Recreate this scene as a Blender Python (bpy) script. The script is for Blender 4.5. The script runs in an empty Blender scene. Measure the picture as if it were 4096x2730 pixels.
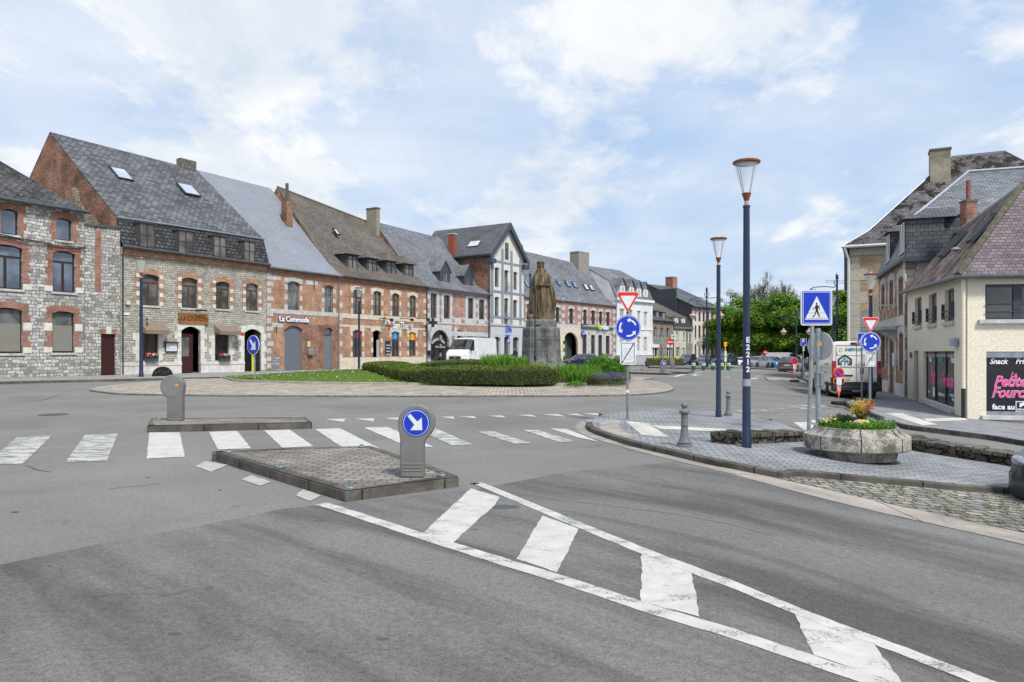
import bpy, bmesh, math, random
from mathutils import Vector, Matrix, noise
R = random.Random(7)
rad = math.radians
S = bpy.context.scene
COL = S.collection
# ------------------------------------------------------------ camera, world, sun, exposure
F, H, XC, YH = 2900.0, 1.5, 2048.0, 1413.5      # focal length (px of a 4096 px wide frame), eye height, centre, horizon
cd = bpy.data.cameras.new('camera'); cam = bpy.data.objects.new('camera', cd); COL.objects.link(cam)
cam.location = (0, 0, H); cam.rotation_euler = (rad(90), 0, 0)
cd.sensor_width = 36; cd.lens = F/4096*36; cd.shift_y = (YH-1365)/4096; cd.clip_start = .05; cd.clip_end = 6000
S.camera = cam
SUN_EL, SUN_AZ = 52, 150      # degrees; azimuth clockwise from +Y
sd = bpy.data.lights.new('sun', 'SUN'); sd.energy = 2.7; sd.angle = rad(11); sd.color = (1, .965, .91)
so = bpy.data.objects.new('sun', sd); COL.objects.link(so)
so.rotation_euler = (rad(90-SUN_EL), 0, rad(180-SUN_AZ)); so.location = (0, 0, 50)
W = bpy.data.worlds.new('World'); S.world = W; W.use_nodes = True
S.view_settings.view_transform = 'Standard'; S.view_settings.look = 'None'
S.view_settings.gamma = 1; S.view_settings.exposure = 0.66

class T:
    """tiny wrapper to write node trees"""
    def __init__(s, nt): s.t = nt; s.L = nt.links
    def n(s, kind, props=None, **ins):
        nd = s.t.nodes.new(kind)
        for k, v in (props or {}).items(): setattr(nd, k, v)
        for k, v in ins.items():
            key = int(k[1:]) if k[0] == 'i' and k[1:].isdigit() else k.replace('_', ' ')
            s.set(nd.inputs[key], v)
        return nd
    def set(s, sock, v):
        if isinstance(v, bpy.types.NodeSocket): s.L.new(v, sock)
        elif isinstance(v, bpy.types.Node): s.L.new(v.outputs[0], sock)
        else:
            if sock.type == 'RGBA' and len(v) == 3: v = (*v, 1)
            sock.default_value = v
    def math(s, op, a, b=0.0, clamp=False):
        nd = s.n('ShaderNodeMath', {'operation': op, 'use_clamp': clamp}); s.set(nd.inputs[0], a); s.set(nd.inputs[1], b); return nd.outputs[0]
    def mix(s, f, a, b, mode='MIX'):
        nd = s.n('ShaderNodeMix', {'data_type': 'RGBA', 'blend_type': mode}); s.set(nd.inputs[0], f); s.set(nd.inputs[6], a); s.set(nd.inputs[7], b); return nd.outputs[2]
    def ramp(s, f, *st):
        nd = s.n('ShaderNodeValToRGB'); s.set(nd.inputs[0], f); e = nd.color_ramp.elements
        while len(e) < len(st): e.new(.5)
        for el, (p, c) in zip(e, st):
            el.position = p; el.color = (c, c, c, 1) if not hasattr(c, '__len__') else (*c, 1)
        return nd.outputs[0]
    def noise(s, vec, scale, detail=4, rough=.5, dist=0):
        nd = s.n('ShaderNodeTexNoise', None, Scale=scale, Detail=detail, Roughness=rough, Distortion=dist); s.set(nd.inputs['Vector'], vec); return nd.outputs[0]
    def map(s, vec, loc=(0,0,0), rot=(0,0,0), sc=(1,1,1)):
        nd = s.n('ShaderNodeMapping', None, Location=loc, Rotation=rot, Scale=sc); s.set(nd.inputs[0], vec); return nd.outputs[0]

def world():
    t = T(W.node_tree); W.node_tree.nodes.clear()
    out = t.n('ShaderNodeOutputWorld')
    sky = t.n('ShaderNodeTexSky', {'sky_type': 'NISHITA', 'sun_disc': False, 'sun_elevation': rad(SUN_EL), 'sun_rotation': rad(SUN_AZ), 'air_density': 1.0, 'dust_density': 2.2, 'ozone_density': 1.2})
    tc = t.n('ShaderNodeTexCoord').outputs['Generated']
    sep = t.n('ShaderNodeSeparateXYZ', None, Vector=tc)
    z = t.math('ADD', t.math('MAXIMUM', sep.outputs[2], 0), .16)
    u = t.math('DIVIDE', sep.outputs[0], z); v = t.math('DIVIDE', sep.outputs[1], z)
    p = t.n('ShaderNodeCombineXYZ', None, X=u, Y=v, Z=0).outputs[0]
    p1 = t.map(p, loc=(3.3, 1.7, 0), rot=(0, 0, rad(-24)), sc=(1.0, .62, 1))
    big = t.noise(p1, 1.15, 12, .63, .2)
    soft = t.noise(t.map(p, loc=(9, 4, 2), rot=(0, 0, rad(-30)), sc=(.7, 1.3, 1)), .55, 5, .55, .35)
    fine = t.noise(p1, 5.2, 8, .66, .2)
    m = t.math('ADD', t.math('MULTIPLY', big, .72), t.math('ADD', t.math('MULTIPLY', soft, .42), t.math('MULTIPLY', fine, .16)))
    cover = t.ramp(m, (.585, 0), (.70, 1))
    veil = t.ramp(soft, (.32, .12), (.62, .74))
    low = t.ramp(sep.outputs[2], (.0, .55), (.26, 0))
    cl = t.math('MAXIMUM', t.math('MAXIMUM', t.math('MULTIPLY', cover, .95), veil), t.math('ADD', t.math('MULTIPLY', cover, .5), low), True)
    shade = t.ramp(t.noise(p1, 2.1, 8, .6, .6), (.28, (4.3, 4.85, 5.6)), (.60, (6.35, 6.4, 6.45)))
    skyc = t.mix(.72, sky.outputs[0], (2.25, 3.75, 6.1))
    c = t.mix(cl, skyc, shade)
    bg = t.n('ShaderNodeBackground', None, Color=c, Strength=.10)
    t.L.new(bg.outputs[0], out.inputs[0])
world()

# ------------------------------------------------------------ terrain and image-to-world helpers
K, CX, KM = .08, 2924.0, 12.0
M = (CX-XC)/F
def tz(X, Y): return -K*min(KM, max(0.0, X-M*Y))
def g(px, py, z=0.0):
    """where the line of sight through photo pixel (px, py) meets the ground (plus z)"""
    d = py-YH-(K*(px-CX) if px > CX else 0)
    Y = F*(H-z)/d; X = (px-XC)/F*Y
    return Vector((X, Y, tz(X, Y)+z))
def at(px, Y): return Vector(((px-XC)/F*Y, Y))
def zat(py, Y): return H-(py-YH)*Y/F
def ptG(px, Y): p = at(px, Y); return Vector((p.x, p.y, tz(p.x, p.y)))

# ------------------------------------------------------------ mesh builder
class MB:
    def __init__(s): s.v = []; s.f = []; s.uv = None
    def add(s, vs, fs):
        o = len(s.v); s.v += [Vector(p) for p in vs]; s.f += [[i+o for i in f] for f in fs]; return s
    def quad(s, a, b, c, d): return s.add([a, b, c, d], [(0, 1, 2, 3)])
    def box(s, x0, x1, y0, y1, z0, z1, bev=0.0, m=None):
        if bev > 0:
            b = bev; vs = []; 
            bm = bmesh.new(); bmesh.ops.create_cube(bm, size=1)
            for v in bm.verts: v.co = Vector(((x0+x1)/2+v.co.x*(x1-x0), (y0+y1)/2+v.co.y*(y1-y0), (z0+z1)/2+v.co.z*(z1-z0)))
            bmesh.ops.bevel(bm, geom=bm.edges[:], offset=b, segments=2, affect='EDGES', profile=.5)
            bm.verts.index_update(); vs = [v.co.copy() for v in bm.verts]; fs = [[v.index for v in f.verts] for f in bm.faces]; bm.free()
        else:
            vs = [Vector(p) for p in ((x0,y0,z0),(x1,y0,z0),(x1,y1,z0),(x0,y1,z0),(x0,y0,z1),(x1,y0,z1),(x1,y1,z1),(x0,y1,z1))]
            fs = [(0,3,2,1),(4,5,6,7),(0,1,5,4),(1,2,6,5),(2,3,7,6),(3,0,4,7)]
        if m: vs = [m @ v for v in vs]
        return s.add(vs, fs)
    def prism(s, pts, a, b, axis='z', m=None):
        """polygon pts extruded from a to b along axis"""
        def P(p, h): return {'z': (p[0], p[1], h), 'y': (p[0], h, p[1]), 'x': (h, p[0], p[1])}[axis]
        n = len(pts); vs = [Vector(P(p, a)) for p in pts]+[Vector(P(p, b)) for p in pts]
        if m: vs = [m @ v for v in vs]
        return s.add(vs, [list(range(n))[::-1], list(range(n, 2*n))]+[(i, (i+1) % n, n+(i+1) % n, n+i) for i in range(n)])
    def lathe(s, prof, n=16, c=(0,0,0), m=None, sx=1, sy=1, flute=0):
        vs = []; fs = []; k = len(prof)
        for r, z in prof:
            for i in range(n):
                a = 2*math.pi*i/n; q = r*(1-flute*(i % 2))
                vs.append(Vector((c[0]+q*math.cos(a)*sx, c[1]+q*math.sin(a)*sy, c[2]+z)))
        if m: vs = [m @ v for v in vs]
        for j in range(k-1):
            for i in range(n): fs.append((j*n+i, j*n+(i+1) % n, (j+1)*n+(i+1) % n, (j+1)*n+i))
        fs.append(list(range(n))[::-1]); fs.append([(k-1)*n+i for i in range(n)])
        return s.add(vs, fs)
    def tube(s, path, r, n=6, cap=True):
        path = [Vector(p) for p in path]; k = len(path); rs = r if hasattr(r, '__len__') else [r]*k
        vs = []; fs = []; up = None
        for i, p in enumerate(path):
            d = (path[min(i+1, k-1)]-path[max(i-1, 0)]).normalized()
            if up is None: up = Vector((0, 0, 1)) if abs(d.z) < .9 else Vector((1, 0, 0))
            a = d.cross(up).normalized(); b = a.cross(d).normalized(); up = b
            for j in range(n):
                t = 2*math.pi*j/n; vs.append(p+(a*math.cos(t)+b*math.sin(t))*rs[i])
        for i in range(k-1):
            for j in range(n): fs.append((i*n+j, i*n+(j+1) % n, (i+1)*n+(j+1) % n, (i+1)*n+j))
        if cap: fs.append(list(range(n))[::-1]); fs.append([(k-1)*n+j for j in range(n)])
        return s.add(vs, fs)
    def ball(s, c, r, n=12, k=8, sc=(1,1,1)):
        prof = []
        for i in range(k+1):
            a = math.pi*i/k; prof.append((max(1e-4, math.sin(a))*r, -math.cos(a)*r*sc[2]))
        return s.lathe(prof, n, c, None, sc[0], sc[1])
    def build(s, name, mat, parent=None, smooth=False, loc=None, rot=None, uv=True, fix=True):
        me = bpy.data.meshes.new(name); me.from_pydata([tuple(v) for v in s.v], [], s.f)
        if fix:
            bm = bmesh.new(); bm.from_mesh(me); bmesh.ops.recalc_face_normals(bm, faces=bm.faces[:]); bm.to_mesh(me); bm.free()
        me.update()
        if uv:
            ul = me.uv_layers.new(name='UVMap').data; vv = me.vertices
            if s.uv: 
                for p in me.polygons:
                    for li in p.loop_indices: ul[li].uv = s.uv[me.loops[li].vertex_index]
            else:
                for p in me.polygons:
                    n = p.normal
                    if abs(n.z) > .93: a = Vector((1,0,0)); b = Vector((0,1,0))
                    else:
                        a = Vector((-n.y, n.x, 0)).normalized(); b = n.cross(a)
                        if b.z < 0: b = -b
                    for li in p.loop_indices:
                        c = vv[me.loops[li].vertex_index].co; ul[li].uv = (c.dot(a), c.dot(b))
        if mat: me.materials.append(mat)
        if smooth:
            me.polygons.foreach_set('use_smooth', [True]*len(me.polygons))
            try: me.set_sharp_from_angle(angle=rad(smooth if smooth is not True else 40))
            except Exception: pass
        o = bpy.data.objects.new(name, me); COL.objects.link(o)
        if parent: o.parent = parent
        if loc is not None: o.location = loc
        if rot is not None: o.rotation_euler = rot
        return o
def tag(o, label, cat, group=None):
    o['label'] = label; o['category'] = cat
    if group: o['group'] = group
    return o
def thing(name, label, cat, loc=(0,0,0), rz=0, group=None):
    o = bpy.data.objects.new(name, None); COL.objects.link(o); o.empty_display_size = .3
    o.location = loc; o.rotation_euler = (0, 0, rz); return tag(o, label, cat, group)
def dup(root, loc, rz, label, group=None, sc=None):
    kids = {}
    for o in bpy.data.objects:
        if o.parent: kids.setdefault(o.parent.name, []).append(o)
    def cp(o, par):
        c = o.copy(); COL.objects.link(c)
        if par: c.parent = par
        for k in kids.get(o.name, []): cp(k, c)
        return c
    r = cp(root, None); r.location = loc; r.rotation_euler = (0, 0, rz); r['label'] = label
    if group: r['group'] = group
    if sc: r.scale = (sc, sc, sc)
    return r
def struct(o): o['kind'] = 'structure'; return o
def stuff(o): o['kind'] = 'stuff'; return o

# ------------------------------------------------------------ materials
def base(name, rough=.8, spec=.3, metal=0.0):
    m = bpy.data.materials.new(name); m.use_nodes = True; t = T(m.node_tree)
    b = m.node_tree.nodes['Principled BSDF']; b.inputs['Roughness'].default_value = rough
    b.inputs['Specular IOR Level'].default_value = spec; b.inputs['Metallic'].default_value = metal
    return m, t, b
def bump(t, b, h, strength=.4, dist=.02):
    nd = t.n('ShaderNodeBump', None, Strength=strength, Distance=dist, Height=h); t.L.new(nd.outputs[0], b.inputs['Normal'])
def UV(t): return t.n('ShaderNodeTexCoord').outputs['UV']
def OB(t): return t.n('ShaderNodeTexCoord').outputs['Object']
_pc = {}
def plain(name, c, rough=.6, metal=0.0, var=.12, scale=6, spec=.4, emit=0, coat=0):
    """paint, metal, plastic: one colour with slight dirt and wear"""
    if name in _pc: return _pc[name]
    m, t, b = base(name, rough, spec, metal)
    n = t.noise(OB(t), scale, 6, .6)
    n2 = t.noise(OB(t), scale*7, 3, .6)
    k = t.math('ADD', t.math('MULTIPLY', n, .7), t.math('MULTIPLY', n2, .3))
    lo = tuple(x*(1-var) for x in c); hi = tuple(min(1, x*(1+var)) for x in c)
    t.set(b.inputs['Base Color'], t.ramp(k, (.35, lo), (.65, hi)))
    t.set(b.inputs['Roughness'], t.ramp(n, (.3, max(.03, rough*.85)), (.7, min(1, rough*1.15))))
    if coat: b.inputs['Coat Weight'].default_value = coat; b.inputs['Coat Roughness'].default_value = .04
    if emit: b.inputs['Emission Color'].default_value = (*c, 1); b.inputs['Emission Strength'].default_value = emit
    _pc[name] = m; return m
def brick(name, c1, c2, mortar, bw=.23, bh=.075, ms=.012, off=.5, dirt=.35, rough=.9, bmp=.5, dscale=.9, dirtc=None, freq=2, rot=0, bias=0, wob=0):
    m, t, b = base(name, rough, .2)
    uv = UV(t)
    if rot: uv = t.map(uv, rot=(0, 0, rad(rot)))
    if wob:
        wv = t.n('ShaderNodeTexNoise', None, Vector=uv, Scale=3.0, Detail=2.0)
        uv = t.n('ShaderNodeVectorMath', {'operation': 'ADD'}, i0=uv, i1=t.n('ShaderNodeVectorMath', {'operation': 'SCALE'}, i0=t.n('ShaderNodeVectorMath', {'operation': 'SUBTRACT'}, i0=wv.outputs['Color'], i1=(.5, .5, .5)).outputs[0], Scale=wob).outputs[0]).outputs[0]
    bt = t.n('ShaderNodeTexBrick', {'offset': off, 'offset_frequency': freq}, Vector=uv, Color1=c1, Color2=c2, Mortar=mortar, Scale=1, Mortar_Size=ms, Mortar_Smooth=.25, Bias=bias, Brick_Width=bw, Row_Height=bh)
    d = t.ramp(t.noise(uv, dscale, 8, .65, .3), (.35, 1-dirt), (.65, 1+dirt*.35))
    d2 = t.ramp(t.noise(uv, 14, 3, .6), (.3, .85), (.7, 1.12))
    c = t.mix(1, t.mix(1, bt.outputs[0], d, 'MULTIPLY'), d2, 'MULTIPLY')
    if dirtc:
        k = t.ramp(t.noise(uv, dirtc[1], 9, .7, .4), (dirtc[2], 0), (dirtc[2]+dirtc[3], 1))
        c = t.mix(k, c, dirtc[0])
    t.set(b.inputs['Base Color'], c)
    bump(t, b, t.math('SUBTRACT', t.math('MULTIPLY', t.noise(uv, 25, 3), .4), bt.outputs['Fac']), bmp, .012)
    return m
def masonry(name, cols, mortar, bw=.34, bh=.16, ms=.022, wob=.07, rough=.95, bmp=.7, sq=.55, dirt=.3):
    """irregular coursed stone: brick pattern with squashed widths, warped joints and a colour per stone"""
    m, t, b = base(name, rough, .15); uv = UV(t)
    wv = t.n('ShaderNodeTexNoise', None, Vector=uv, Scale=3.4, Detail=4.0, Roughness=.6)
    uw = t.n('ShaderNodeVectorMath', {'operation': 'ADD'}, i0=uv, i1=t.n('ShaderNodeVectorMath', {'operation': 'SCALE'}, i0=t.n('ShaderNodeVectorMath', {'operation': 'SUBTRACT'}, i0=wv.outputs['Color'], i1=(.5, .5, .5)).outputs[0], Scale=wob*2).outputs[0]).outputs[0]
    def bt(off, w, h): return t.n('ShaderNodeTexBrick', {'offset': off, 'offset_frequency': 2, 'squash': sq, 'squash_frequency': 3}, Vector=uw, Color1=(0,0,0), Color2=(1,1,1), Mortar=(.5,.5,.5), Scale=1, Mortar_Size=ms, Mortar_Smooth=.3, Bias=0, Brick_Width=w, Row_Height=h)
    b1 = bt(.43, bw, bh); n2 = t.noise(uw, 1/bw*1.25, 2, .5)
    k = t.math('ADD', t.math('MULTIPLY', b1.outputs[0], .62), t.math('MULTIPLY', n2, .40))
    c = t.ramp(k, *[(.12+.78*i/(len(cols)-1), q) for i, q in enumerate(cols)])
    c = t.mix(1, c, t.ramp(t.noise(uv, 11, 6, .75), (.3, .62), (.7, 1.22)), 'MULTIPLY')
    c = t.mix(1, c, t.ramp(t.noise(uv, .5, 6, .65), (.35, 1-dirt), (.65, 1.06)), 'MULTIPLY')
    c = t.mix(b1.outputs['Fac'], c, mortar); t.set(b.inputs['Base Color'], c)
    bump(t, b, t.math('SUBTRACT', t.math('MULTIPLY', t.noise(uv, 14, 5), .6), b1.outputs['Fac']), bmp, .025); return m
def rubble(name, cols, mortar, sx=.36, sy=.19, edge=.07, dist=.10, rough=.95, bmp=.6, moss=None):
    m, t, b = base(name, rough, .15)
    uv = UV(t)
    wv = t.n('ShaderNodeTexNoise', None, Vector=uv, Scale=2.2, Detail=2.0)
    dv = t.n('ShaderNodeVectorMath', {'operation': 'SCALE'}, i0=t.n('ShaderNodeVectorMath', {'operation': 'SUBTRACT'}, i0=wv.outputs['Color'], i1=(.5,.5,.5)).outputs[0], Scale=dist).outputs[0]
    p = t.map(t.n('ShaderNodeVectorMath', {'operation': 'ADD'}, i0=uv, i1=dv).outputs[0], sc=(1/sx, 1/sy, 1))
    v1 = t.n('ShaderNodeTexVoronoi', {'voronoi_dimensions': '2D', 'distance': 'CHEBYCHEV'}, Vector=p, Scale=1, Randomness=.72)
    v2 = t.n('ShaderNodeTexVoronoi', {'voronoi_dimensions': '2D', 'feature': 'DISTANCE_TO_EDGE'}, Vector=p, Scale=1, Randomness=.72)
    r = t.n('ShaderNodeSeparateColor', None, Color=v1.outputs['Color'])
    st = [(i/(len(cols)-1), c) for i, c in enumerate(cols)]
    c = t.ramp(r.outputs[0], *st)
    c = t.mix(1, c, t.ramp(t.noise(uv, 9, 6, .7), (.3, .72), (.7, 1.15)), 'MULTIPLY')
    c = t.mix(1, c, t.ramp(t.noise(uv, .5, 5, .6), (.35, .8), (.65, 1.08)), 'MULTIPLY')
    e = t.ramp(v2.outputs['Distance'], (edge*.35, 0), (edge, 1))
    c = t.mix(e, mortar, c)
    if moss: c = t.mix(t.ramp(t.noise(uv, 3, 9, .7), (moss[1], 0), (moss[1]+.08, 1)), c, moss[0])
    t.set(b.inputs['Base Color'], c); bump(t, b, t.math('ADD', e, t.math('MULTIPLY', t.noise(uv, 12, 5), .5)), bmp, .02)
    return m
def slate(name, c1, c2, gap=(.02,.02,.022), bw=.3, bh=.2, ms=.012, rough=.55, spots=None, dirt=.3, bmp=.6):
    return brick(name, c1, c2, gap, bw, bh, ms, .5, dirt, rough, bmp, .35, spots, wob=.02)

M_ = {}
M_['asphalt'] = None
def asphalt(name, c, cool=0.0, streak=True):
    m, t, b = base(name, .88, .25)
    p = t.n('ShaderNodeNewGeometry').outputs['Position']
    gr = t.noise(p, 95, 2, .7)
    gr2 = t.noise(p, 22, 4, .8)
    lg = t.noise(p, .35, 6, .6, .5)
    st = t.noise(t.map(t.map(p, rot=(0, 0, rad(45))), sc=(.13, 1.0, 1)), 1.25, 6, .62, .35)
    k = t.math('ADD', t.math('MULTIPLY', gr, .5), t.math('MULTIPLY', gr2, .35))
    k = t.math('ADD', k, .15)
    col = t.ramp(k, (.45, tuple(x*.60 for x in c)), (.565, c), (.68, tuple(x*1.42 for x in c)))
    col = t.mix(1, col, t.ramp(lg, (.35, .84), (.65, 1.1)), 'MULTIPLY')
    if streak: col = t.mix(1, col, t.ramp(st, (.38, .62), (.56, 1.14)), 'MULTIPLY')
    # hairline cracks
    w = t.n('ShaderNodeTexNoise', None, Vector=p, Scale=1.2, Detail=6.0)
    pv = t.n('ShaderNodeVectorMath', {'operation': 'ADD'}, i0=p, i1=t.n('ShaderNodeVectorMath', {'operation': 'SCALE'}, i0=w.outputs['Color'], Scale=1.6).outputs[0]).outputs[0]
    vo = t.n('ShaderNodeTexVoronoi', {'feature': 'DISTANCE_TO_EDGE'}, Vector=pv, Scale=.33)
    ck = t.math('MULTIPLY', t.ramp(vo.outputs['Distance'], (.0, 1), (.006, 0)), t.ramp(t.noise(p, .5, 3), (.5, 0), (.62, .6)))
    col = t.mix(ck, col, tuple(x*.28 for x in c))
    sp = t.ramp(t.noise(p, 3.1, 5, .75), (.70, 0), (.76, .5)); col = t.mix(sp, col, tuple(x*1.9 for x in c))
    t.set(b.inputs['Base Color'], col)
    bump(t, b, t.math('ADD', gr, gr2), .55, .006)
    return m
M_['asphalt'] = asphalt('asphalt_old', (.172, .167, .157), streak=False)
M_['asphalt2'] = asphalt('asphalt_patch', (.134, .132, .127))
def paint(name, wear=.52, col=(.51, .50, .47), asph=(.17, .17, .165)):
    m, t, b = base(name, .75, .3)
    p = t.n('ShaderNodeNewGeometry').outputs['Position']
    a = t.noise(t.map(p, sc=(1.2, 2.2, 1)), 2.2, 10, .68, .0); f = t.noise(p, 60, 3, .8)
    k = t.math('ADD', t.math('MULTIPLY', a, .58), t.math('MULTIPLY', f, .44))
    e = t.ramp(k, (wear-.03, 0), (wear+.03, 1))
    c = t.mix(1, col, t.ramp(t.noise(p, 5, 6, .65), (.3, .80), (.7, 1.05)), 'MULTIPLY')
    ck = t.n('ShaderNodeTexVoronoi', {'feature': 'DISTANCE_TO_EDGE'}, Vector=t.map(p, sc=(1.6, 4, 1)), Scale=2.6)
    c = t.mix(t.math('MULTIPLY', t.ramp(ck.outputs['Distance'], (.0, .55), (.012, 0)), t.ramp(a, (.40, 1), (.52, 0))), c, (.30, .29, .28))
    t.set(b.inputs['Base Color'], t.mix(e, asph, c)); bump(t, b, f, .3, .004)
    return m
M_['paint'] = paint('road_paint', .425); M_['paint_worn'] = paint('road_paint_worn', .505); M_['paint_line'] = paint('road_paint_line', .465)
M_['paint_pale'] = paint('road_paint_faded', .44, (.42, .40, .37))
M_['pavers'] = brick('grey_pavers', (.24,.25,.27), (.32,.325,.34), (.075,.08,.055), .22, .11, .009, .5, .32, .75, .7, .8, rot=8, dirtc=((.09,.095,.06), 2.2, .62, .16))
M_['pavers2'] = brick('pavement_slabs', (.23,.24,.255), (.30,.305,.315), (.08,.08,.075), .32, .2, .012, .5, .25, .75, .5, .8, rot=-30)
M_['island_top'] = brick('island_bricks', (.22,.195,.17), (.31,.285,.255), (.085,.075,.065), .21, .105, .010, .5, .4, .85, .7, 1.1, rot=4)
M_['slabs'] = brick('concrete_slabs', (.26,.26,.255), (.30,.295,.285), (.12,.12,.115), 1.0, .5, .01, .5, .25, .85, .3)
M_['kerb_dark'] = brick('kerb_stone', (.090,.083,.072), (.140,.128,.11), (.03,.028,.025), 1.0, 2.0, .012, .5, .5, .9, .5, 2.2)
M_['kerb_pale'] = brick('concrete_kerb', (.30,.27,.235), (.36,.325,.285), (.10,.09,.08), 1.6, 3.0, .012, .5, .3, .9, .4, 1.6)
M_['cobbles'] = brick('pale_cobbles', (.36,.32,.27), (.56,.50,.42), (.13,.11,.085), .30, .21, .026, .5, .35, .85, 1.0, 1.1, wob=.10)
M_['cobbles_grey'] = brick('grey_cobbles', (.19,.185,.18), (.29,.28,.27), (.08,.08,.07), .17, .14, .02, .5, .35, .85, 1.0, 1.6, wob=.08, rot=-20)
M_['tactile'] = brick('white_tactile', (.50,.49,.44), (.56,.54,.48), (.36,.35,.31), .3, .3, .008, 0, .2, .85, .3)
M_['concrete'] = plain('beige_concrete', (.31,.285,.25), .9, var=.25, scale=3, spec=.2)

M_['cobbles_moss'] = masonry('mossy_cobbles', [(.19,.19,.195), (.27,.265,.255), (.36,.33,.29), (.42,.38,.34)], (.060,.066,.026), .20, .155, .016, .055, .8, 1.0, .85)
# ------------------------------------------------------------ ground sheets
def crease(bm):
    for k in (0.0, KM):
        n = Vector((1, -M, 0)); co = n*(k/n.length_squared)
        bmesh.ops.bisect_plane(bm, geom=bm.verts[:]+bm.edges[:]+bm.faces[:], dist=1e-5, plane_co=co, plane_no=n.normalized())
def sheet(name, pts, z, mat, skirt=0.0, uvrot=None):
    bm = bmesh.new(); vs = [bm.verts.new((p[0], p[1], 0)) for p in pts]
    f = bm.faces.new(vs); f.normal_update()
    if f.normal.z < 0: f.normal_flip()
    bmesh.ops.triangulate(bm, faces=bm.faces[:]); crease(bm)
    for v in bm.verts: v.co.z = tz(v.co.x, v.co.y)+z
    if skirt:
        for e in [e for e in bm.edges if e.is_boundary]:
            a, b = e.verts; c = bm.verts.new(a.co-Vector((0,0,skirt))); d = bm.verts.new(b.co-Vector((0,0,skirt)))
            bm.faces.new((a, c, d, b))
        bmesh.ops.remove_doubles(bm, verts=[v for v in bm.verts if v.co.z < tz(v.co.x, v.co.y)+z-skirt*.5], dist=1e-5)
        bmesh.ops.recalc_face_normals(bm, faces=bm.faces[:])
    bm.verts.index_update(); mb = MB(); mb.v = [v.co.copy() for v in bm.verts]; mb.f = [[v.index for v in q.verts] for q in bm.faces]; bm.free()
    return struct(mb.build(name, mat, fix=bool(skirt)))
def G(lst, z=0.0): return [g(a, b, z) for a, b in lst]
def smooth_path(pts, n=5, closed=False):
    out = []; k = len(pts); P = [Vector((p[0], p[1])) for p in pts]
    rng = range(k if closed else k-1)
    for i in rng:
        if closed: a, b, c, d = P[(i-1) % k], P[i], P[(i+1) % k], P[(i+2) % k]
        else: a, b, c, d = P[max(i-1, 0)], P[i], P[i+1], P[min(i+2, k-1)]
        for j in range(n):
            t = j/n; out.append(.5*((2*b)+(c-a)*t+(2*a-5*b+4*c-d)*t*t+(3*b-a-3*c+d)*t**3))
    if not closed: out.append(P[-1])
    return out
def ribbon(name, path, wl, wr, z, mat, skirt=0.0, closed=False, bev=0.0, zr=None):
    """band along a path: wl to the left, wr to the right; UV runs along the path"""
    P = [Vector((p[0], p[1])) for p in path]; k = len(P); mb = MB(); uvs = []; s = 0
    prof = [(wl, -skirt), (wl, -bev), (wl-bev, 0), (-wr+bev, 0), (-wr, -bev), (-wr, -skirt)] if skirt else [(wl, 0), (-wr, 0)]
    if zr is not None and not skirt: prof = [(wl, 0), (-wr, zr-z)]
    rows = []
    for i, p in enumerate(P):
        a = P[(i-1) % k] if closed or i else P[0]; b = P[(i+1) % k] if closed or i < k-1 else P[-1]
        d = (b-a).normalized(); nn = Vector((-d.y, d.x))
        jt = R.uniform(-.005, .005) if mat is M_.get('paint_line') else 0
        if i: s += (P[i]-P[i-1]).length
        row = []
        for o, h in prof:
            q = p+nn*(o+jt); row.append(len(mb.v)); mb.v.append(Vector((q.x, q.y, tz(q.x, q.y)+z+h))); uvs.append((s, o+h))
        rows.append(row)
    for i in range(k if closed else k-1):
        A, B = rows[i], rows[(i+1) % k]
        for j in range(len(prof)-1): mb.f.append([A[j], A[j+1], B[j+1], B[j]])
    mb.uv = uvs
    o = mb.build(name, mat, fix=False)
    me = o.data; me.update()
    if sum(p.normal.z for p in me.polygons) < 0: me.flip_normals()
    return struct(o)
def jag(P, a=.007, step=.05):
    out = []
    for i in range(len(P)):
        p, q = Vector((P[i][0], P[i][1])), Vector((P[(i+1) % len(P)][0], P[(i+1) % len(P)][1])); L = (q-p).length; n = min(60, max(1, int(L/(step*max(1, p.length/9))))); d = Vector((-(q-p).y, (q-p).x))/max(L, 1e-6)
        for j in range(n): w = p+(q-p)*(j/n); out.append(w+d*(noise.noise(Vector((w.x*9, w.y*9, 3)))*a*2+R.uniform(-a, a)*.5))
    return out
def road_mark(name, pts, mat, z=None):
    pm = mat in (M_['paint'], M_['paint_worn'], M_['paint_pale'], M_['paint_line'])
    if pm: pts = jag(pts)
    o = sheet(name, pts, (.0068 if pm else .010) if z is None else z, mat); return o
# ------------------------------------------------------------ setting: ground, roads, kerbs, markings
big = sheet('ground', [(-700, -30), (700, -30), (700, 1500), (-700, 1500)], 0, M_['asphalt'])
sheet('road_patch', G([(-400, 2345), (0, 2262), (400, 2178), (766, 2112), (1130, 2038), (1400, 2010), (1900, 1960), (2264, 1890), (2560, 1862), (2700, 1850), (2965, 1914), (3200, 1971), (3735, 2105), (4150, 2195), (4400, 2600)])+[Vector((2.6, 1.2, 0)), Vector((-4.5, 1.2, 0))], .004, M_['asphalt2'])
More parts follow.
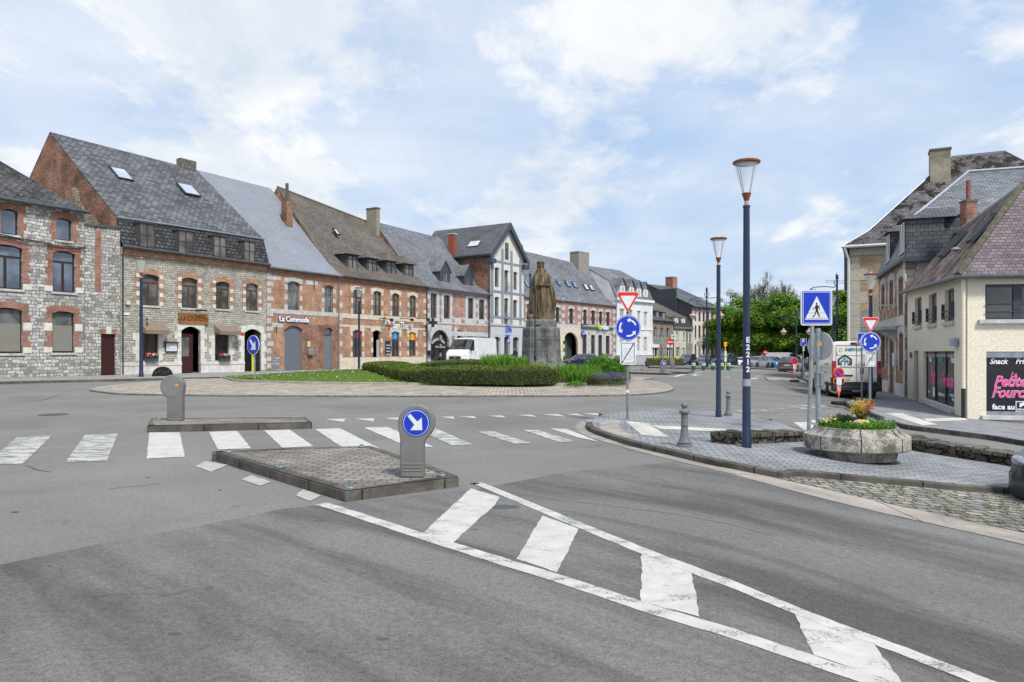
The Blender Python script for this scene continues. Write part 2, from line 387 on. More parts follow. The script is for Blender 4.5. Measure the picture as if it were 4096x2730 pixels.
# left pavement along the row of houses
ROW0 = Vector((-24.86, 46.3)); RD = Vector((.5276, .8495)); RN = Vector((-.8495, .5275))
def row(px):
    u = (px-XC)/F; t = (u*ROW0.y-ROW0.x)/(RD.x-u*RD.y); return ROW0+RD*t
kerbL = smooth_path([g(-260, 1549, 0), g(0, 1538, 0), g(500, 1526, 0), g(916, 1516, 0), g(1428, 1499, 0), g(1800, 1487, 0), g(2200, 1475, 0), g(2520, 1466, 0), g(2640, 1465, 0)], 6)
endc = [at(2640, 112), at(2560, 125), row(1958)+RN*8, row(0)+RN*8, row(-500)+RN*8]
sheet('pavement', kerbL[::-1]+[Vector((-38, 27))]+[endc[4], endc[3], endc[2], endc[1], endc[0]], .115, M_['slabs'], .13)
ribbon('kerb', kerbL, .14, .01, .128, M_['kerb_dark'], .14, bev=.015)
# far right bank of the street beyond the cars: pavement on which the cars stand is ground level
# roundabout: outer concrete band, cobble ring, grass kerb, grass mound
outer = smooth_path([g(a, b) for a, b in ((361,1566),(420,1574),(503,1580.6),(800,1586),(1154,1588),(1600,1589),(2000,1589),(2300,1588),(2500,1585),(2625,1577),(2680,1568),(2694,1558),(2680,1546),(2638,1532),(2570,1522))]+[Vector((8.2, 43)), Vector((4, 49)), Vector((-4, 52.5)), Vector((-12.5, 51)), Vector((-18.5, 46.2)), g(731,1521), g(526,1538), g(420,1550), g(372,1559)], 4, True)
inner = smooth_path([g(a, b) for a, b in ((908,1520),(935,1528),(1000,1533.5),(1200,1539),(1500,1543),(2000,1547.5),(2300,1547),(2430,1544.5),(2500,1540),(2524,1531),(2521,1521))]+[Vector((6.0, 43.5)), Vector((2.5, 47)), Vector((-4, 48.8)), Vector((-11, 48)), Vector((-15.5, 45.5)), Vector((-17, 42.6))], 4, True)
cx0 = sum(p.x for p in outer)/len(outer); cy0 = sum(p.y for p in outer)/len(outer)
sheet('roundabout_cobbles', outer, .05, M_['cobbles'], .05)
ribbon('roundabout_kerb', outer+[outer[0]], .62, 0, .062, M_['kerb_pale'], .07, bev=.02)
ribbon('grass_kerb', inner+[inner[0]], .07, .07, .15, M_['kerb_pale'], .12, bev=.02)
def mound():
    m, t, b = base('soil', .95, .1)
    p = t.n('ShaderNodeNewGeometry').outputs['Position']
    k = t.noise(p, .55, 4, .6, .4)
    gc = t.ramp(t.noise(p, 6, 6, .7), (.35, (.055, .10, .016)), (.65, (.13, .20, .035)))
    sc = t.ramp(t.noise(p, 9, 6, .7), (.35, (.045, .035, .025)), (.65, (.10, .08, .055)))
    sx = t.n('ShaderNodeSeparateXYZ', None, Vector=p)
    f = t.ramp(t.math('ADD', t.math('MULTIPLY', sx.outputs[0], .35), k), (.95, 0), (1.3, 1))
    t.set(b.inputs['Base Color'], t.mix(f, gc, sc)); bump(t, b, t.noise(p, 30, 4), .8, .03)
    c = Vector((-4.2, 41.0)); mb = MB(); n = len(inner); rings = 12
    for j in range(rings+1):
        f_ = 1-j/rings
        for q in inner:
            w = c+(q-c)*f_; h = .13+.42*math.sin(min(1, (1-f_)/.75)*math.pi/2)**1.3
            mb.v.append(Vector((w.x, w.y, tz(w.x, w.y)+h)))
    for j in range(rings):
        for i in range(n): mb.f.append([j*n+i, j*n+(i+1) % n, (j+1)*n+(i+1) % n, (j+1)*n+i])
    return struct(mb.build('roundabout_lawn', m, smooth=True))
mound()
MC = Vector((-4.2, 41.0))
def in_poly(p, poly):
    c = False; j = len(poly)-1
    for i in range(len(poly)):
        a, b = poly[i], poly[j]
        if (a.y > p.y) != (b.y > p.y) and p.x < (b.x-a.x)*(p.y-a.y)/(b.y-a.y)+a.x: c = not c
        j = i
    return c
def mound_z(x, y):
    # radial fraction towards the kerb
    d = Vector((x, y))-MC; L = d.length
    if L < 1e-3: return .55
    e = d/L; best = 1e9
    for i in range(len(inner)):
        a, b = inner[i], inner[(i+1) % len(inner)]; r = b-a
        den = e.x*r.y-e.y*r.x
        if abs(den) < 1e-9: continue
        q = a-MC; tt = (q.x*r.y-q.y*r.x)/den; uu = (q.x*e.y-q.y*e.x)/den
        if tt > 0 and 0 <= uu <= 1: best = min(best, tt)
    fr = min(1, L/best); return .13+.42*math.sin(min(1, (1-fr)/.75)*math.pi/2)**1.3+tz(x, y)
# peninsula of grey pavers on the right
pen_far = [(2412,1671),(2497,1661),(2582,1652),(2680,1646),(2795,1648),(2901,1661),(2990,1675),(3071,1692)]
gut_out = [(2412,1671),(2340,1682),(2306,1703),(2306,1724),(2370,1754),(2497,1792),(2625,1826),(2795,1867),(2965,1909),(3100,1946),(3312,2001),(3523,2052),(3735,2100),(3947,2147),(4200,2205)]
kerb_b = [(2412,1671),(2375,1690),(2372,1715),(2400,1735),(2463,1757),(2540,1782),(2600,1797),(2740,1829),(2918,1869),(3126,1911)]
kerb_c = [(3126,1911),(3180,1903),(3439,1926),(3650,1945),(3862,1964),(4035,1975),(4300,1990)]
go = smooth_path(G(gut_out), 5); kb = smooth_path(G(kerb_b), 5); kc = smooth_path(G(kerb_c), 4); pf = smooth_path(G(pen_far), 4)
sheet('gutter', [p for p in go]+[g(4200, 2150)]+list(reversed(smooth_path(G([(2412,1671),(2385,1690),(2385,1715),(2410,1733),(2463,1752),(2600,1794),(2740,1828),(2918,1869),(3100,1914),(3269,1952),(3557,2018),(3735,2056),(3913,2096),(4200,2155)]), 4))), .006, M_['kerb_pale'])
sheet('cobbled_bay', G([(3100,1912),(3126,1908)]+kerb_c[1:]+[(4300,2178),(4096,2132),(3913,2096),(3735,2056),(3557,2018),(3269,1952)]), .009, M_['cobbles_moss'])
edge2 = [(2412,1671)]+kerb_b[1:]
# paved area follows the walls behind the planter
pav = kb+kc[1:]+[g(4500, 1900), g(4500, 1840), g(4035,1850), g(3820,1818), g(3620,1780), g(3400,1752), g(3210,1745), g(3120,1705)]+pf[::-1]
sheet('paved_corner', pav, .075, M_['pavers'], .08)
ribbon('corner_kerb', kb[8:], .0, .13, .088, M_['kerb_dark'], .09, bev=.015)
ribbon('bay_kerb', [kb[-2]]+kc, .0, .10, .085, M_['kerb_dark'], .09, bev=.015)
ribbon('far_corner_kerb', pf, .12, .0, .082, M_['kerb_pale'], .09, bev=.01)
road_mark('dropped_kerb', G([(2400,1693),(2425,1684),(2483,1682),(2476,1700),(2490,1728),(2560,1748),(2480,1752),(2425,1738),(2402,1718)], .075), M_['concrete'], .080)
road_mark('tactile_paving', G([(2502,1686),(2591,1694),(2678,1751),(2565,1741)], .075), M_['tactile'], .081)
road_mark('tactile_strip', G([(2604,1703),(2914,1718),(2920,1731),(2640,1717)], .075), M_['tactile'], .081)
# right pavement in front of the cream shop
kr = [(3184,1510),(3227,1527),(3250,1545),(3420,1602),(3374,1613),(3380,1624),(3413,1639),(3498,1675),(3560,1700),(3608,1716),(3663,1725),(3800,1742),(3968,1764),(4096,1786),(4500,1850)]
krp = smooth_path(G(kr, .0), 4)
sheet('right_pavement', krp+[Vector((30, 14)), Vector((34, 26)), Vector((36, 60)), Vector((25, 62)), g(3184, 1490)], .105, M_['pavers2'], .11)
ribbon('right_kerb', krp, .13, .0, .118, M_['kerb_dark'], .12, bev=.015)
road_mark('tactile_paving', G([(3541,1655),(3608,1655),(3750,1700),(3690,1703)], .105), M_['tactile'], .112)
road_mark('tactile_strip', G([(3690,1676),(3860,1672),(3872,1683),(3712,1688)], .105), M_['tactile'], .112)
road_mark('drain_grate', G([(3371,1634),(3395,1631),(3425,1640),(3395,1646)]), plain('rusty_iron', (.10,.06,.045), .8), .012)
# cobbled parking strip and rounded build-out beside the van
road_mark('parking_cobbles', G([(3066,1524),(3134,1547),(3223,1579),(3300,1608),(3371,1640),(3420,1640),(3520,1600),(3320,1545),(3180,1498),(3120,1494),(3078,1500),(3050,1510)]), M_['cobbles_grey'], .006)
bo = smooth_path(G([(3034,1513),(3040,1505),(3071,1497),(3112,1493),(3170,1494),(3184,1508),(3166,1520),(3110,1524),(3062,1523)]), 4, True)
ribbon('buildout_kerb', bo+[bo[0]], .16, 0, .03, M_['kerb_pale'], .04)
sheet('buildout_strip', G([(3060,1512),(3160,1517),(3170,1523),(3072,1523)]), .06, M_['kerb_pale'], .06)
# far traffic islands
def island(name, pts, h, rim=.14):
    P = G(pts); cc = sum((Vector((p[0], p[1])) for p in P), Vector((0, 0)))/len(P); o = sheet(name, [Vector((p[0], p[1]))+(cc-Vector((p[0], p[1]))).normalized()*.05 for p in P], h, M_['island_top'])
    r = ribbon(name+'_kerb', P+[P[0]], .0, rim, h+.012, M_['kerb_dark'], h+.012, bev=.02) if ccw(P) else ribbon(name+'_kerb', P+[P[0]], rim, 0, h+.012, M_['kerb_dark'], h+.012, bev=.02)
    return o
def ccw(P): return sum(P[i].x*P[(i+1) % len(P)].y-P[(i+1) % len(P)].x*P[i].y for i in range(len(P))) < 0
def densify(P, n=8):
    out = []
    for i in range(len(P)):
        a, b = P[i], P[(i+1) % len(P)]
        for j in range(n): out.append((a[0]+(b[0]-a[0])*j/n, a[1]+(b[1]-a[1])*j/n))
    return out
island('far_island', [(2430,1494),(2674,1502),(2702,1498),(2662,1490),(2440,1486)], .12)
island('middle_island', [(2560,1487),(2742,1498),(2777,1493),(2748,1484),(2566,1478)], .13)
island('back_island', [(2591,1473),(2660,1476),(2825,1478),(3110,1482),(3110,1474),(2820,1468),(2600,1467)], .12)
sheet('parking_bank', G([(2825,1476),(2960,1476),(3110,1478),(3110,1466),(2825,1462)]), .10, M_['slabs'], .1)
# near traffic islands
island('near_island', [(848,1842),(1380,2010),(1835,1948),(1711,1895),(1486,1816),(1100,1828)], .11)
island('left_island', [(589,1731),(1248,1716),(1225,1694),(604,1699)], .12)
# markings
for q in ([(68,1750),(208,1745),(92,1857),(-60,1862)], [(340,1741),(472,1737),(429,1845),(262,1852)]):
    road_mark('zebra_stripe', G(q), M_['paint_worn'])
for q in ([(597,1732),(719,1731),(740,1829),(587,1837)], [(836,1730),(949,1726),(1006,1796),(872,1801)], [(1056,1724),(1160,1721),(1254,1788),(1129,1793)],
          [(1260,1718),(1360,1715),(1518,1796),(1363,1788)], [(1455,1712),(1550,1710),(1734,1790),(1640,1793)], [(2200,1716),(2264,1718),(2320,1738),(2395,1769),(2310,1752)]):
    road_mark('zebra_stripe', G(q), M_['paint'])
for q in ([(1655,1716),(1740,1714),(1890,1780),(1810,1784)], [(1905,1728),(1975,1728),(2130,1776),(2060,1778)], [(2090,1722),(2150,1722),(2304,1768),(2240,1772)]):
    road_mark('zebra_stripe', G(q), M_['paint_worn'])
for q in ([(1300,1678),(1383,1677),(1374,1690)], [(1419,1677),(1496,1675),(1495,1688)], [(1532,1674),(1606,1672),(1608,1684)], [(1645,1671),(1712,1670),(1715,1681)], [(1761,1669),(1812,1668),(1820,1678)], [(1838,1668),(1895,1667),(1908,1676)],
          [(1950,1665),(2008,1664),(2025,1673)], [(2068,1662),(2126,1661),(2150,1670)], [(2170,1660),(2232,1658),(2264,1669)], [(2262,1658),(2308,1657),(2344,1668)], [(2332,1656),(2383,1655),(2418,1666)]):
    road_mark('give_way_tooth', G(q), M_['paint'])
for q in ([(821,1847),(910,1862),(845,1890),(780,1868)], [(1003,1903),(1086,1930),(1040,1946),(967,1920)], [(1214,1960),(1285,1985),(1240,2008),(1182,1985)]):
    road_mark('worn_dash', G(q), M_['paint_pale'])
def C2(x, y): return (1200+x/.8125, 1900+y/.8125)
def gline(pts, w, mat, name):
    ribbon(name, smooth_path([g(*C2(a, b)) for a, b in pts], 9), w/2, w/2, .0078, mat)
gline([(66,97),(110,108),(300,170),(520,241),(900,360),(1250,474),(1700,620),(2050,736)], .135, M_['paint_line'], 'edge_line')
gline([(566,30),(605,40),(900,163),(1250,302),(1600,440),(2000,592),(2400,746)], .125, M_['paint_line'], 'edge_line')
for q in ([(556,46),(648,74),(636,98),(495,225),(400,190)], [(788,135),(905,178),(835,320),(705,275)], [(1112,260),(1272,320),(1298,465),(1105,415)], [(1608,455),(1862,545),(1965,690),(1672,590)]):
    road_mark('hatch_bar', [g(*C2(a, b)) for a, b in q], M_['paint'])
for q in ([(3174,1691),(3233,1690),(3290,1722),(3215,1722)], [(3227,1683),(3262,1682),(3400,1720),(3330,1722)], [(3272,1675),(3310,1673),(3455,1712),(3400,1715)], [(3320,1664),(3345,1662),(3440,1688),(3400,1692)], [(3358,1658),(3398,1657),(3440,1668),(3400,1670)], [(3500,1700),(3530,1698),(3600,1722),(3575,1725)], [(3440,1706),(3475,1704),(3540,1727),(3500,1730)]):
    road_mark('zebra_stripe', G(q), M_['paint'])
for q in ([(2803,1647),(2835,1645),(2868,1653)], [(2885,1648),(2915,1646),(2948,1654)], [(2940,1644),(2965,1643),(2985,1653)], [(2990,1645),(3010,1643),(3049,1648)], [(3029,1641),(3050,1640),(3093,1649)], [(3071,1638),(3090,1637),(3136,1645)], [(3103,1635),(3125,1634),(3171,1641)], [(3137,1631),(3160,1630),(3200,1637)]):
    road_mark('give_way_tooth', G(q), M_['paint_worn'])
for q in ([(3150,1626),(3180,1625),(3240,1637),(3210,1638)], [(3185,1621),(3215,1620),(3280,1631),(3255,1633)], [(3225,1616),(3250,1615),(3310,1626),(3290,1628)]):
    road_mark('zebra_stripe', G(q), M_['paint_worn'])
ribbon('edge_line', smooth_path(G([(2440,1496),(2560,1500),(2640,1504),(2692,1507.5)]), 4), .12, .12, .012, M_['paint'])
road_mark('edge_line', G([(2688,1508.5),(2706,1508.5),(2758,1496),(2738,1495)]), M_['paint'])
ribbon('edge_line', smooth_path(G([(2760,1496),(2810,1490),(2863,1487),(2970,1484.5),(3050,1484)]), 4), .12, .12, .012, M_['paint'])
road_mark('painted_arrow', G([(2764,1501),(2785,1497),(2783,1500),(2812,1499),(2794,1502),(2781,1504.5)]), M_['paint'])
road_mark('painted_arrow', G([(2897,1508),(2910,1509),(2922,1506),(2912,1511),(2905,1511)]), M_['paint'])
road_mark('painted_dash', G([(3002,1514),(3036,1511),(3030,1518),(2998,1517)]), M_['paint'])
for x in (2528, 2556, 2582, 2608, 2634): road_mark('painted_dash', G([(x,1474.5),(x+14,1475),(x+14,1476),(x,1475.5)]), M_['paint'])
def seam(pts, w=.012):
    P = smooth_path(G(pts), 14); P = [q+Vector((noise.noise(Vector((q.x*3, q.y*3, 0))), noise.noise(Vector((q.x*3, q.y*3, 7)))))*.03 for q in P]
    ribbon('road_seam', P, w/2, w/2, .0055, plain('tar_seam', (.045,.045,.045), .8))
seam([(-50,1716),(250,1712),(590,1705)]); seam([(60,1612),(160,1604),(230,1584),(290,1579)], .03); seam([(105,1865),(130,1875),(150,1882),(200,1890)], .014); seam([(430,1960),(480,1952),(560,1945),(640,1936)], .012); seam([(0,1630),(600,1627),(1500,1632)], .01)
seam([(1250,1716),(1700,1706),(2200,1690)], .012); seam([(2960,1655),(3200,1648),(3360,1630)], .02); seam([(2300,2010),(2700,2060),(3100,2150)], .008)
for px, py, r_ in ((60,2050,.03),(590,1912,.02),(880,1962,.02),(1280,2085,.05),(1900,2120,.03),(1530,2560,.03),(1250,2610,.025),(2900,2300,.02),(700,2540,.03),(2010,2030,.14)):
    p = g(px, py); struct(MB().lathe([(r_*1.3,0),(r_*.9,.0015),(.001,.002)], 9, (p.x, p.y, p.z+.0045), sy=.6).build('tar_spot', plain('tar_spot', (.07,.07,.07), .8)))
def manhole():
    mb = MB(); p = g(-0+215, 1660); mb.lathe([(.33,0),(.31,.006),(.29,.007),(.001,.008)], 20, (p.x, p.y, p.z+.006)); struct(mb.build('manhole_cover', plain('cast_iron', (.07,.07,.07), .7)))
manhole()
# ------------------------------------------------------------ building kit
def glassmat(name, c, metal=.0, rough=.06, c2=None, spec=.8):
    m, t, b = base(name, rough, spec, metal)
    n = t.noise(OB(t), .9, 3, .5, .5)
    t.set(b.inputs['Base Color'], t.ramp(n, (.42, c), (.6, c2 or tuple(min(1, x*1.9+.01) for x in c))))
    b.inputs['IOR'].default_value = 1.6
    return m
GL = glassmat('dark_pane', (.018,.020,.022)); GLC = glassmat('curtained_pane', (.05,.052,.05), c2=(.15,.15,.14), spec=.6)
GLB = glassmat('sky_pane', (.10,.125,.165), .35, .12, (.17,.205,.26)); GLW = glassmat('milky_pane', (.07,.075,.08), 0, .10, (.16,.165,.165))  # GLB: reflected sky tinted into the pane colour
GLK = glassmat('skylight_pane', (.62,.66,.70), .55, .12, (.75,.78,.82)); GLS = glassmat('shop_pane', (.012,.013,.015), .0, .08, (.05,.06,.065))
WOOD = plain('brown_wood', (.085,.035,.017), .55, var=.3); DARKW = plain('dark_brown_wood', (.030,.017,.014), .5, var=.3); REDW = plain('red_brown_door', (.040,.010,.009), .4, var=.25)
ANTH = plain('anthracite_frame', (.045,.055,.07), .5); GREYP = plain('grey_metal_door', (.13,.155,.185), .5); WHITE = plain('white_frame', (.72,.72,.70), .5)
BLACK = plain('black_recess', (.008,.008,.009), .8); ZINC = plain('zinc', (.30,.33,.36), .38, .55, var=.25); ZINCD = plain('dark_zinc', (.10,.11,.12), .45, .5, var=.3)
STONE = plain('cut_stone', (.44,.44,.42), .9, var=.28, scale=3, spec=.2); STONEW = plain('pale_cut_stone', (.58,.565,.52), .9, var=.22, scale=3, spec=.2); BLUEST = plain('blue_stone', (.44,.45,.45), .85, var=.25, scale=3, spec=.2)
CREAMST = plain('cream_stone', (.54,.49,.39), .9, var=.25, scale=3, spec=.2)
BRK = brick('orange_brick', (.30,.110,.050), (.50,.225,.115), (.44,.385,.31), dirt=.4, dscale=1.2)
BRKD = brick('red_brick', (.24,.07,.04), (.36,.12,.07), (.36,.31,.26), dirt=.35)
BRKP = brick('pink_brick', (.29,.125,.09), (.43,.205,.15), (.40,.36,.31), dirt=.3)
BRKO = brick('old_brick', (.20,.085,.055), (.44,.20,.12), (.22,.19,.16), dirt=.5, dscale=.7)
LATT = brick('slate_shingles', (.040,.042,.045), (.10,.10,.105), (.008,.008,.008), .34, .26, .03, dirt=.35, rough=.6, bmp=1.0, dirtc=((.19,.19,.18), 3.0, .63, .15))
def whitewall(name, c, d=.12):
    m, t, b = base(name, .9, .15); uv = UV(t)
    k = t.ramp(t.noise(uv, .6, 8, .65, .4), (.3, 1-d*1.8), (.65, 1.02)); v = t.ramp(t.noise(t.map(uv, sc=(3, .25, 1)), 1.2, 6, .6), (.35, 1-d), (.6, 1))
    t.set(b.inputs['Base Color'], t.mix(1, t.mix(1, c, k, 'MULTIPLY'), v, 'MULTIPLY')); bump(t, b, t.noise(uv, 40, 4), .2, .004); return m
WHITEW = whitewall('white_render', (.68,.665,.62)); WHITEW2 = whitewall('bright_white_render', (.72,.73,.74))
class House:
    def __init__(s, name, label, P0, P1, zb, D, wallm, side=None, cat='house', x_in=.01, gz0=None):
        s.P0 = Vector(P0[:2]); s.P1 = Vector(P1[:2]); d = s.P1-s.P0; s.L = d.length; s.d = d.normalized(); s.n = Vector((-s.d.y, s.d.x))
        if s.n.dot(s.P0) < 0 and s.n.dot(s.P1) < 0: s.flip = True
        s.zb = zb; s.D = D; s.wm = wallm; s.sm = side or wallm; s.xi = x_in
        s.root = thing(name, label, cat, (s.P0.x, s.P0.y, zb), math.atan2(s.d.y, s.d.x)); s.k = 0
        s.trim = MB(); s.tk = 0
    def ux(s, px, y=0.0):
        u = (px-XC)/F; o = s.P0+s.n*y; return (u*o.y-o.x)/(s.d.x-u*s.d.y)
    def Yd(s, x, y=0.0): return (s.P0+s.d*x+s.n*y).y
    def z(s, py, px=None, y=0.0, x=None):
        if x is None: x = s.ux(px, y)
        return zat(py, s.Yd(x, y))-s.zb
    def r(s, x0, x1, y0, y1):
        """photo rectangle -> facade rectangle (x0, x1, zbottom, ztop)"""
        a, b = s.ux(x0), s.ux(x1); m = (a+b)/2; return (a, b, s.z(y1, x=m), s.z(y0, x=m))
    def ridge(s, px, py, x):
        """local (y, z) of a point with known local x seen at a pixel"""
        u = (px-XC)/F; o = s.P0+s.d*x; y = (u*o.y-o.x)/(s.n.x-u*s.n.y); return y, zat(py, s.Yd(x, y))-s.zb
    def block(s, x0, x1, z0, z1, p=.018):
        s.tk = (s.tk+1) % 7; q = p+.0021*s.tk
        s.trim.box(x0, x1, -q, .05, z0, z1)
    def walls(s, holes, e0, e1, profL, profR, th=.24, tops=None):
        """facade with real openings; profL / profR: roof profile [(y, z)...] from front eave to back eave on each gable"""
        L = s.L; xi = s.xi; top = lambda x: e0+(e1-e0)*x/L
        for h in holes: h[0], h[1] = max(h[0], xi+.05), min(h[1], L-xi-.05)
        xs = sorted({xi, L-xi, *[h[0] for h in holes], *[h[1] for h in holes]}); zt = min(e0, e1)-.02
        zs = sorted({-3.0, zt, *[h[2] for h in holes], *[min(h[3], zt-.01) for h in holes]})
        mb = MB()
        for i in range(len(xs)-1):
            for j in range(len(zs)-1):
                cx, cz = (xs[i]+xs[i+1])/2, (zs[j]+zs[j+1])/2
                if any(h[0] < cx < h[1] and h[2] < cz < h[3] for h in holes): continue
                mb.quad((xs[i],0,zs[j]), (xs[i+1],0,zs[j]), (xs[i+1],0,zs[j+1]), (xs[i],0,zs[j+1]))
            mb.quad((xs[i],0,zt), (xs[i+1],0,zt), (xs[i+1],0,top(xs[i+1])), (xs[i],0,top(xs[i])))
        for x0, x1, z0, z1 in [h[:4] for h in holes]:
            z1 = min(z1, zt-.01)
            mb.quad((x0,0,z0), (x0,th,z0), (x0,th,z1), (x0,0,z1)); mb.quad((x1,0,z0), (x1,0,z1), (x1,th,z1), (x1,th,z0))
            mb.quad((x0,0,z1), (x0,th,z1), (x1,th,z1), (x1,0,z1)); mb.quad((x0,0,z0), (x1,0,z0), (x1,th,z0), (x0,th,z0))
        w = mb.build('wall', s.wm, s.root, fix=False)
        sb = MB()
        for x, pr in ((xi, profL), (L-xi, profR)):
            if pr: sb.add([(x, 0, -3)]+[(x, y, z-.06) for y, z in pr]+[(x, pr[-1][0], -3)], [list(range(len(pr)+2))])
        if profL or profR:
            yb = (profL or profR)[-1][0]; zbk = (profL or profR)[-1][1]
            sb.quad((xi, yb, -3), (L-xi, yb, -3), (L-xi, yb, zbk-.06), (xi, yb, zbk-.06))
            sb.build('side_wall', s.sm, s.root)
        s.holes = holes
    def roof(s, A, B, mat, th=.10, ov=.12, oe=.16, name='roof', ohL=0, ohR=0):
        """slab through profile A at the left gable and B at the right one; points (x, y, z)"""
        mb = MB(); n = len(A)
        for P in (A, B): 
            for p in P: mb.v.append(Vector(p))
        for P in (A, B):
            for p in P: mb.v.append(Vector((p[0], p[1], p[2]-th)))
        for i in range(n-1): mb.f += [[i, i+1, n+i+1, n+i], [2*n+i, 3*n+i, 3*n+i+1, 2*n+i+1], [i, 2*n+i, 2*n+i+1, i+1], [n+i, n+i+1, 3*n+i+1, 3*n+i]]
        mb.f += [[0, n, 3*n, 2*n], [n-1, 3*n-1, 4*n-1, 2*n-1]]
        s.A, s.B = [Vector(p) for p in A], [Vector(p) for p in B]
        return mb.build(name, mat, s.root)
    def ray(s, px, py):
        """ray in local coordinates"""
        d = Vector(((px-XC)/F, 1, -(py-YH)/F)); o = Vector((0, 0, H))-Vector((s.P0.x, s.P0.y, s.zb))
        loc = lambda v: Vector((v.x*s.d.x+v.y*s.d.y, v.x*s.n.x+v.y*s.n.y, v.z))
        return loc(o), loc(d)
    def onroof(s, px, py, seg=0):
        a, b, c = s.A[seg], s.A[seg+1], s.B[seg]; n = (b-a).cross(c-a); o, d = s.ray(px, py)
        return o+d*((a-o).dot(n)/d.dot(n))
    def slope_m(s, p, seg=0):
        up = (s.A[seg+1]-s.A[seg]).normalized(); ax = (s.B[seg]-s.A[seg]).normalized(); n = ax.cross(up).normalized(); up = n.cross(ax)
        m = Matrix((ax, up, n)).transposed().to_4x4(); m.translation = p; return m
    def skylight(s, q, seg=0, fm=None, pm=None):
        """q: photo corners bottom-left, bottom-right, top-right, top-left"""
        P = [s.onroof(a, b, seg) for a, b in q]; c = sum(P, Vector())/4; m = s.slope_m(c, seg); mi = m.inverted(); Q = [mi @ p for p in P]
        w = ((Q[1].x-Q[0].x)+(Q[2].x-Q[3].x))/4; h = ((Q[3].y-Q[0].y)+(Q[2].y-Q[1].y))/4; w, h = abs(w), abs(h); b = .07
        mb = MB()
        for r in ((-w, w, -h, -h+b), (-w, w, h-b, h), (-w, -w+b, -h+b, h-b), (w-b, w, -h+b, h-b)): mb.box(*r, -.03, .10, m=m)
        f = mb.build('skylight', fm or ZINCD, s.root)
        MB().box(-w+b, w-b, -h+b, h-b, -.02, .07, m=m).build('pane', pm or GLK, f)
        return f
    def window(s, x0, x1, z0, z1, style='double', fm=None, pm=None, arch=0.0, y=.16, sill=None, name='window', bar=.065, parent=None):
        fm = fm or WOOD; mb = MB(); b = bar; w = x1-x0; h = z1-z0
        B = lambda a, c, e, f, yy=0: mb.box(a, c, y-yy, y+.06, e, f)
        B(x0, x0+b, z0, z1); B(x1-b, x1, z0, z1); B(x0+b, x1-b, z0, z0+b); B(x0+b, x1-b, z1-b, z1)
        xm = (x0+x1)/2
        if style in ('double', 'cross', 'tall', 'french'): B(xm-b*.75, xm+b*.75, z0+b, z1-b, .01)
        if style == 'cross': zt = z0+h*.72; B(x0+b, xm-b*.75, zt-b/2, zt+b/2, .005); B(xm+b*.75, x1-b, zt-b/2, zt+b/2, .005)
        if style == 'transom': zt = z0+h*.74; B(x0+b, x1-b, zt-b*.6, zt+b*.6, .01); mb.box(xm-b*.8, xm+b*.8, y-.01, y+.06, z0+b, zt-b*.6)
        if style == 'tall':
            for f in (.36, .68): B(x0+b, xm-b*.75, z0+h*f-.015, z0+h*f+.015, .002); B(xm+b*.75, x1-b, z0+h*f-.015, z0+h*f+.015, .002)
        if style == 'french':
            zt = z0+h*.52; B(x0+b, xm-b*.75, zt-.02, zt+.02, .002); B(xm+b*.75, x1-b, zt-.02, zt+.02, .002)
        f = mb.build(name, fm, parent or s.root)
        MB().box(x0+b*.5, x1-b*.5, y+.025, y+.045, z0+b*.5, z1-b*.5).build('pane', pm or GL, f)
        if sill is not None:
            MB().box(x0-.09, x1+.09, -.07, y, z0-.13, z0-.002).build('sill', sill, f)
        return f
    def arch(s, x0, x1, z1, rise, mat, hh=.30, ext=.10, p=.03, key=None, mb=None, n=8):
        """lintel with a segmental soffit: fills the top corners of the opening"""
        own = mb is None; mb = mb or MB(); w = x1-x0; s.k += 1; p = p+.0013*(s.k % 5)
        pts = [(x0-ext, z1-rise), (x0, z1-rise)]
        for i in range(1, n): t = i/n; pts.append((x0+w*t, z1-rise+rise*4*t*(1-t)))
        pts += [(x1, z1-rise), (x1+ext, z1-rise), (x1+ext, z1+hh*.72)]
        for i in range(n-1, 0, -1): t = i/n; pts.append((x0+w*t, z1+hh*.72+min(rise, .12)*4*t*(1-t)))
        pts.append((x0-ext, z1+hh*.72)); mb.prism(pts, -p, .15, 'y')
        if own: return mb.build('lintel', mat, s.root)
        return mb
    def pilasters(s, wins, wd, hh, rel, mb, p=.016):
        """alternating blocks beside openings"""
        k = 0
        for x0, x1, z0, z1 in wins:
            for sd in (0, 1):
                z = z0; j = sd*0
                while z < z1-.05:
                    ww = wd*(1.35 if j % 2 else .85); e = min(z+hh, z1); k += 1; q = p+.0017*(k % 6)
                    if j % 2 == 0 or not rel: 
                        a, b = (x0-ww, x0-.001) if sd == 0 else (x1+.001, x1+ww); mb.box(a, b, -q, .04, z+.004, e-.004)
                    z += hh; j += 1
        return mb
    def gutter(s, A, B, r=.085, mat=None, pipe=None, pipez=0.0):
        f = MB().tube([A, B], r, 8).build('gutter', mat or ZINC, s.root, smooth=True)
        if pipe is not None:
            x = pipe; z = A[2]+(B[2]-A[2])*(x-A[0])/(B[0]-A[0])
            MB().tube([(x, A[1], z), (x, -.09, z-.35), (x, -.09, pipez)], .055, 8).build('downpipe', mat or ZINC, s.root, smooth=True)
        return f
    def chimney(s, x0, x1, y0, y1, z0, z1, mat, cap=True, pots=0, pipe=None, name='chimney', capm=None):
        mb = MB().box(x0, x1, y0, y1, z0, z1)
        c = mb.build(name, mat, s.root)
        if cap: MB().box(x0-.06, x1+.06, y0-.06, y1+.06, z1-.002, z1+.12).build('chimney_cap', capm or STONE, c)
        for i in range(pots):
            x = x0+(x1-x0)*(i+.5)/pots; MB().lathe([(.11,0),(.09,.3),(.11,.32),(.11,.36)], 10, (x, (y0+y1)/2, z1+.1)).build('chimney_pot', plain('clay_pot', (.35,.13,.07), .8), c)
        return c
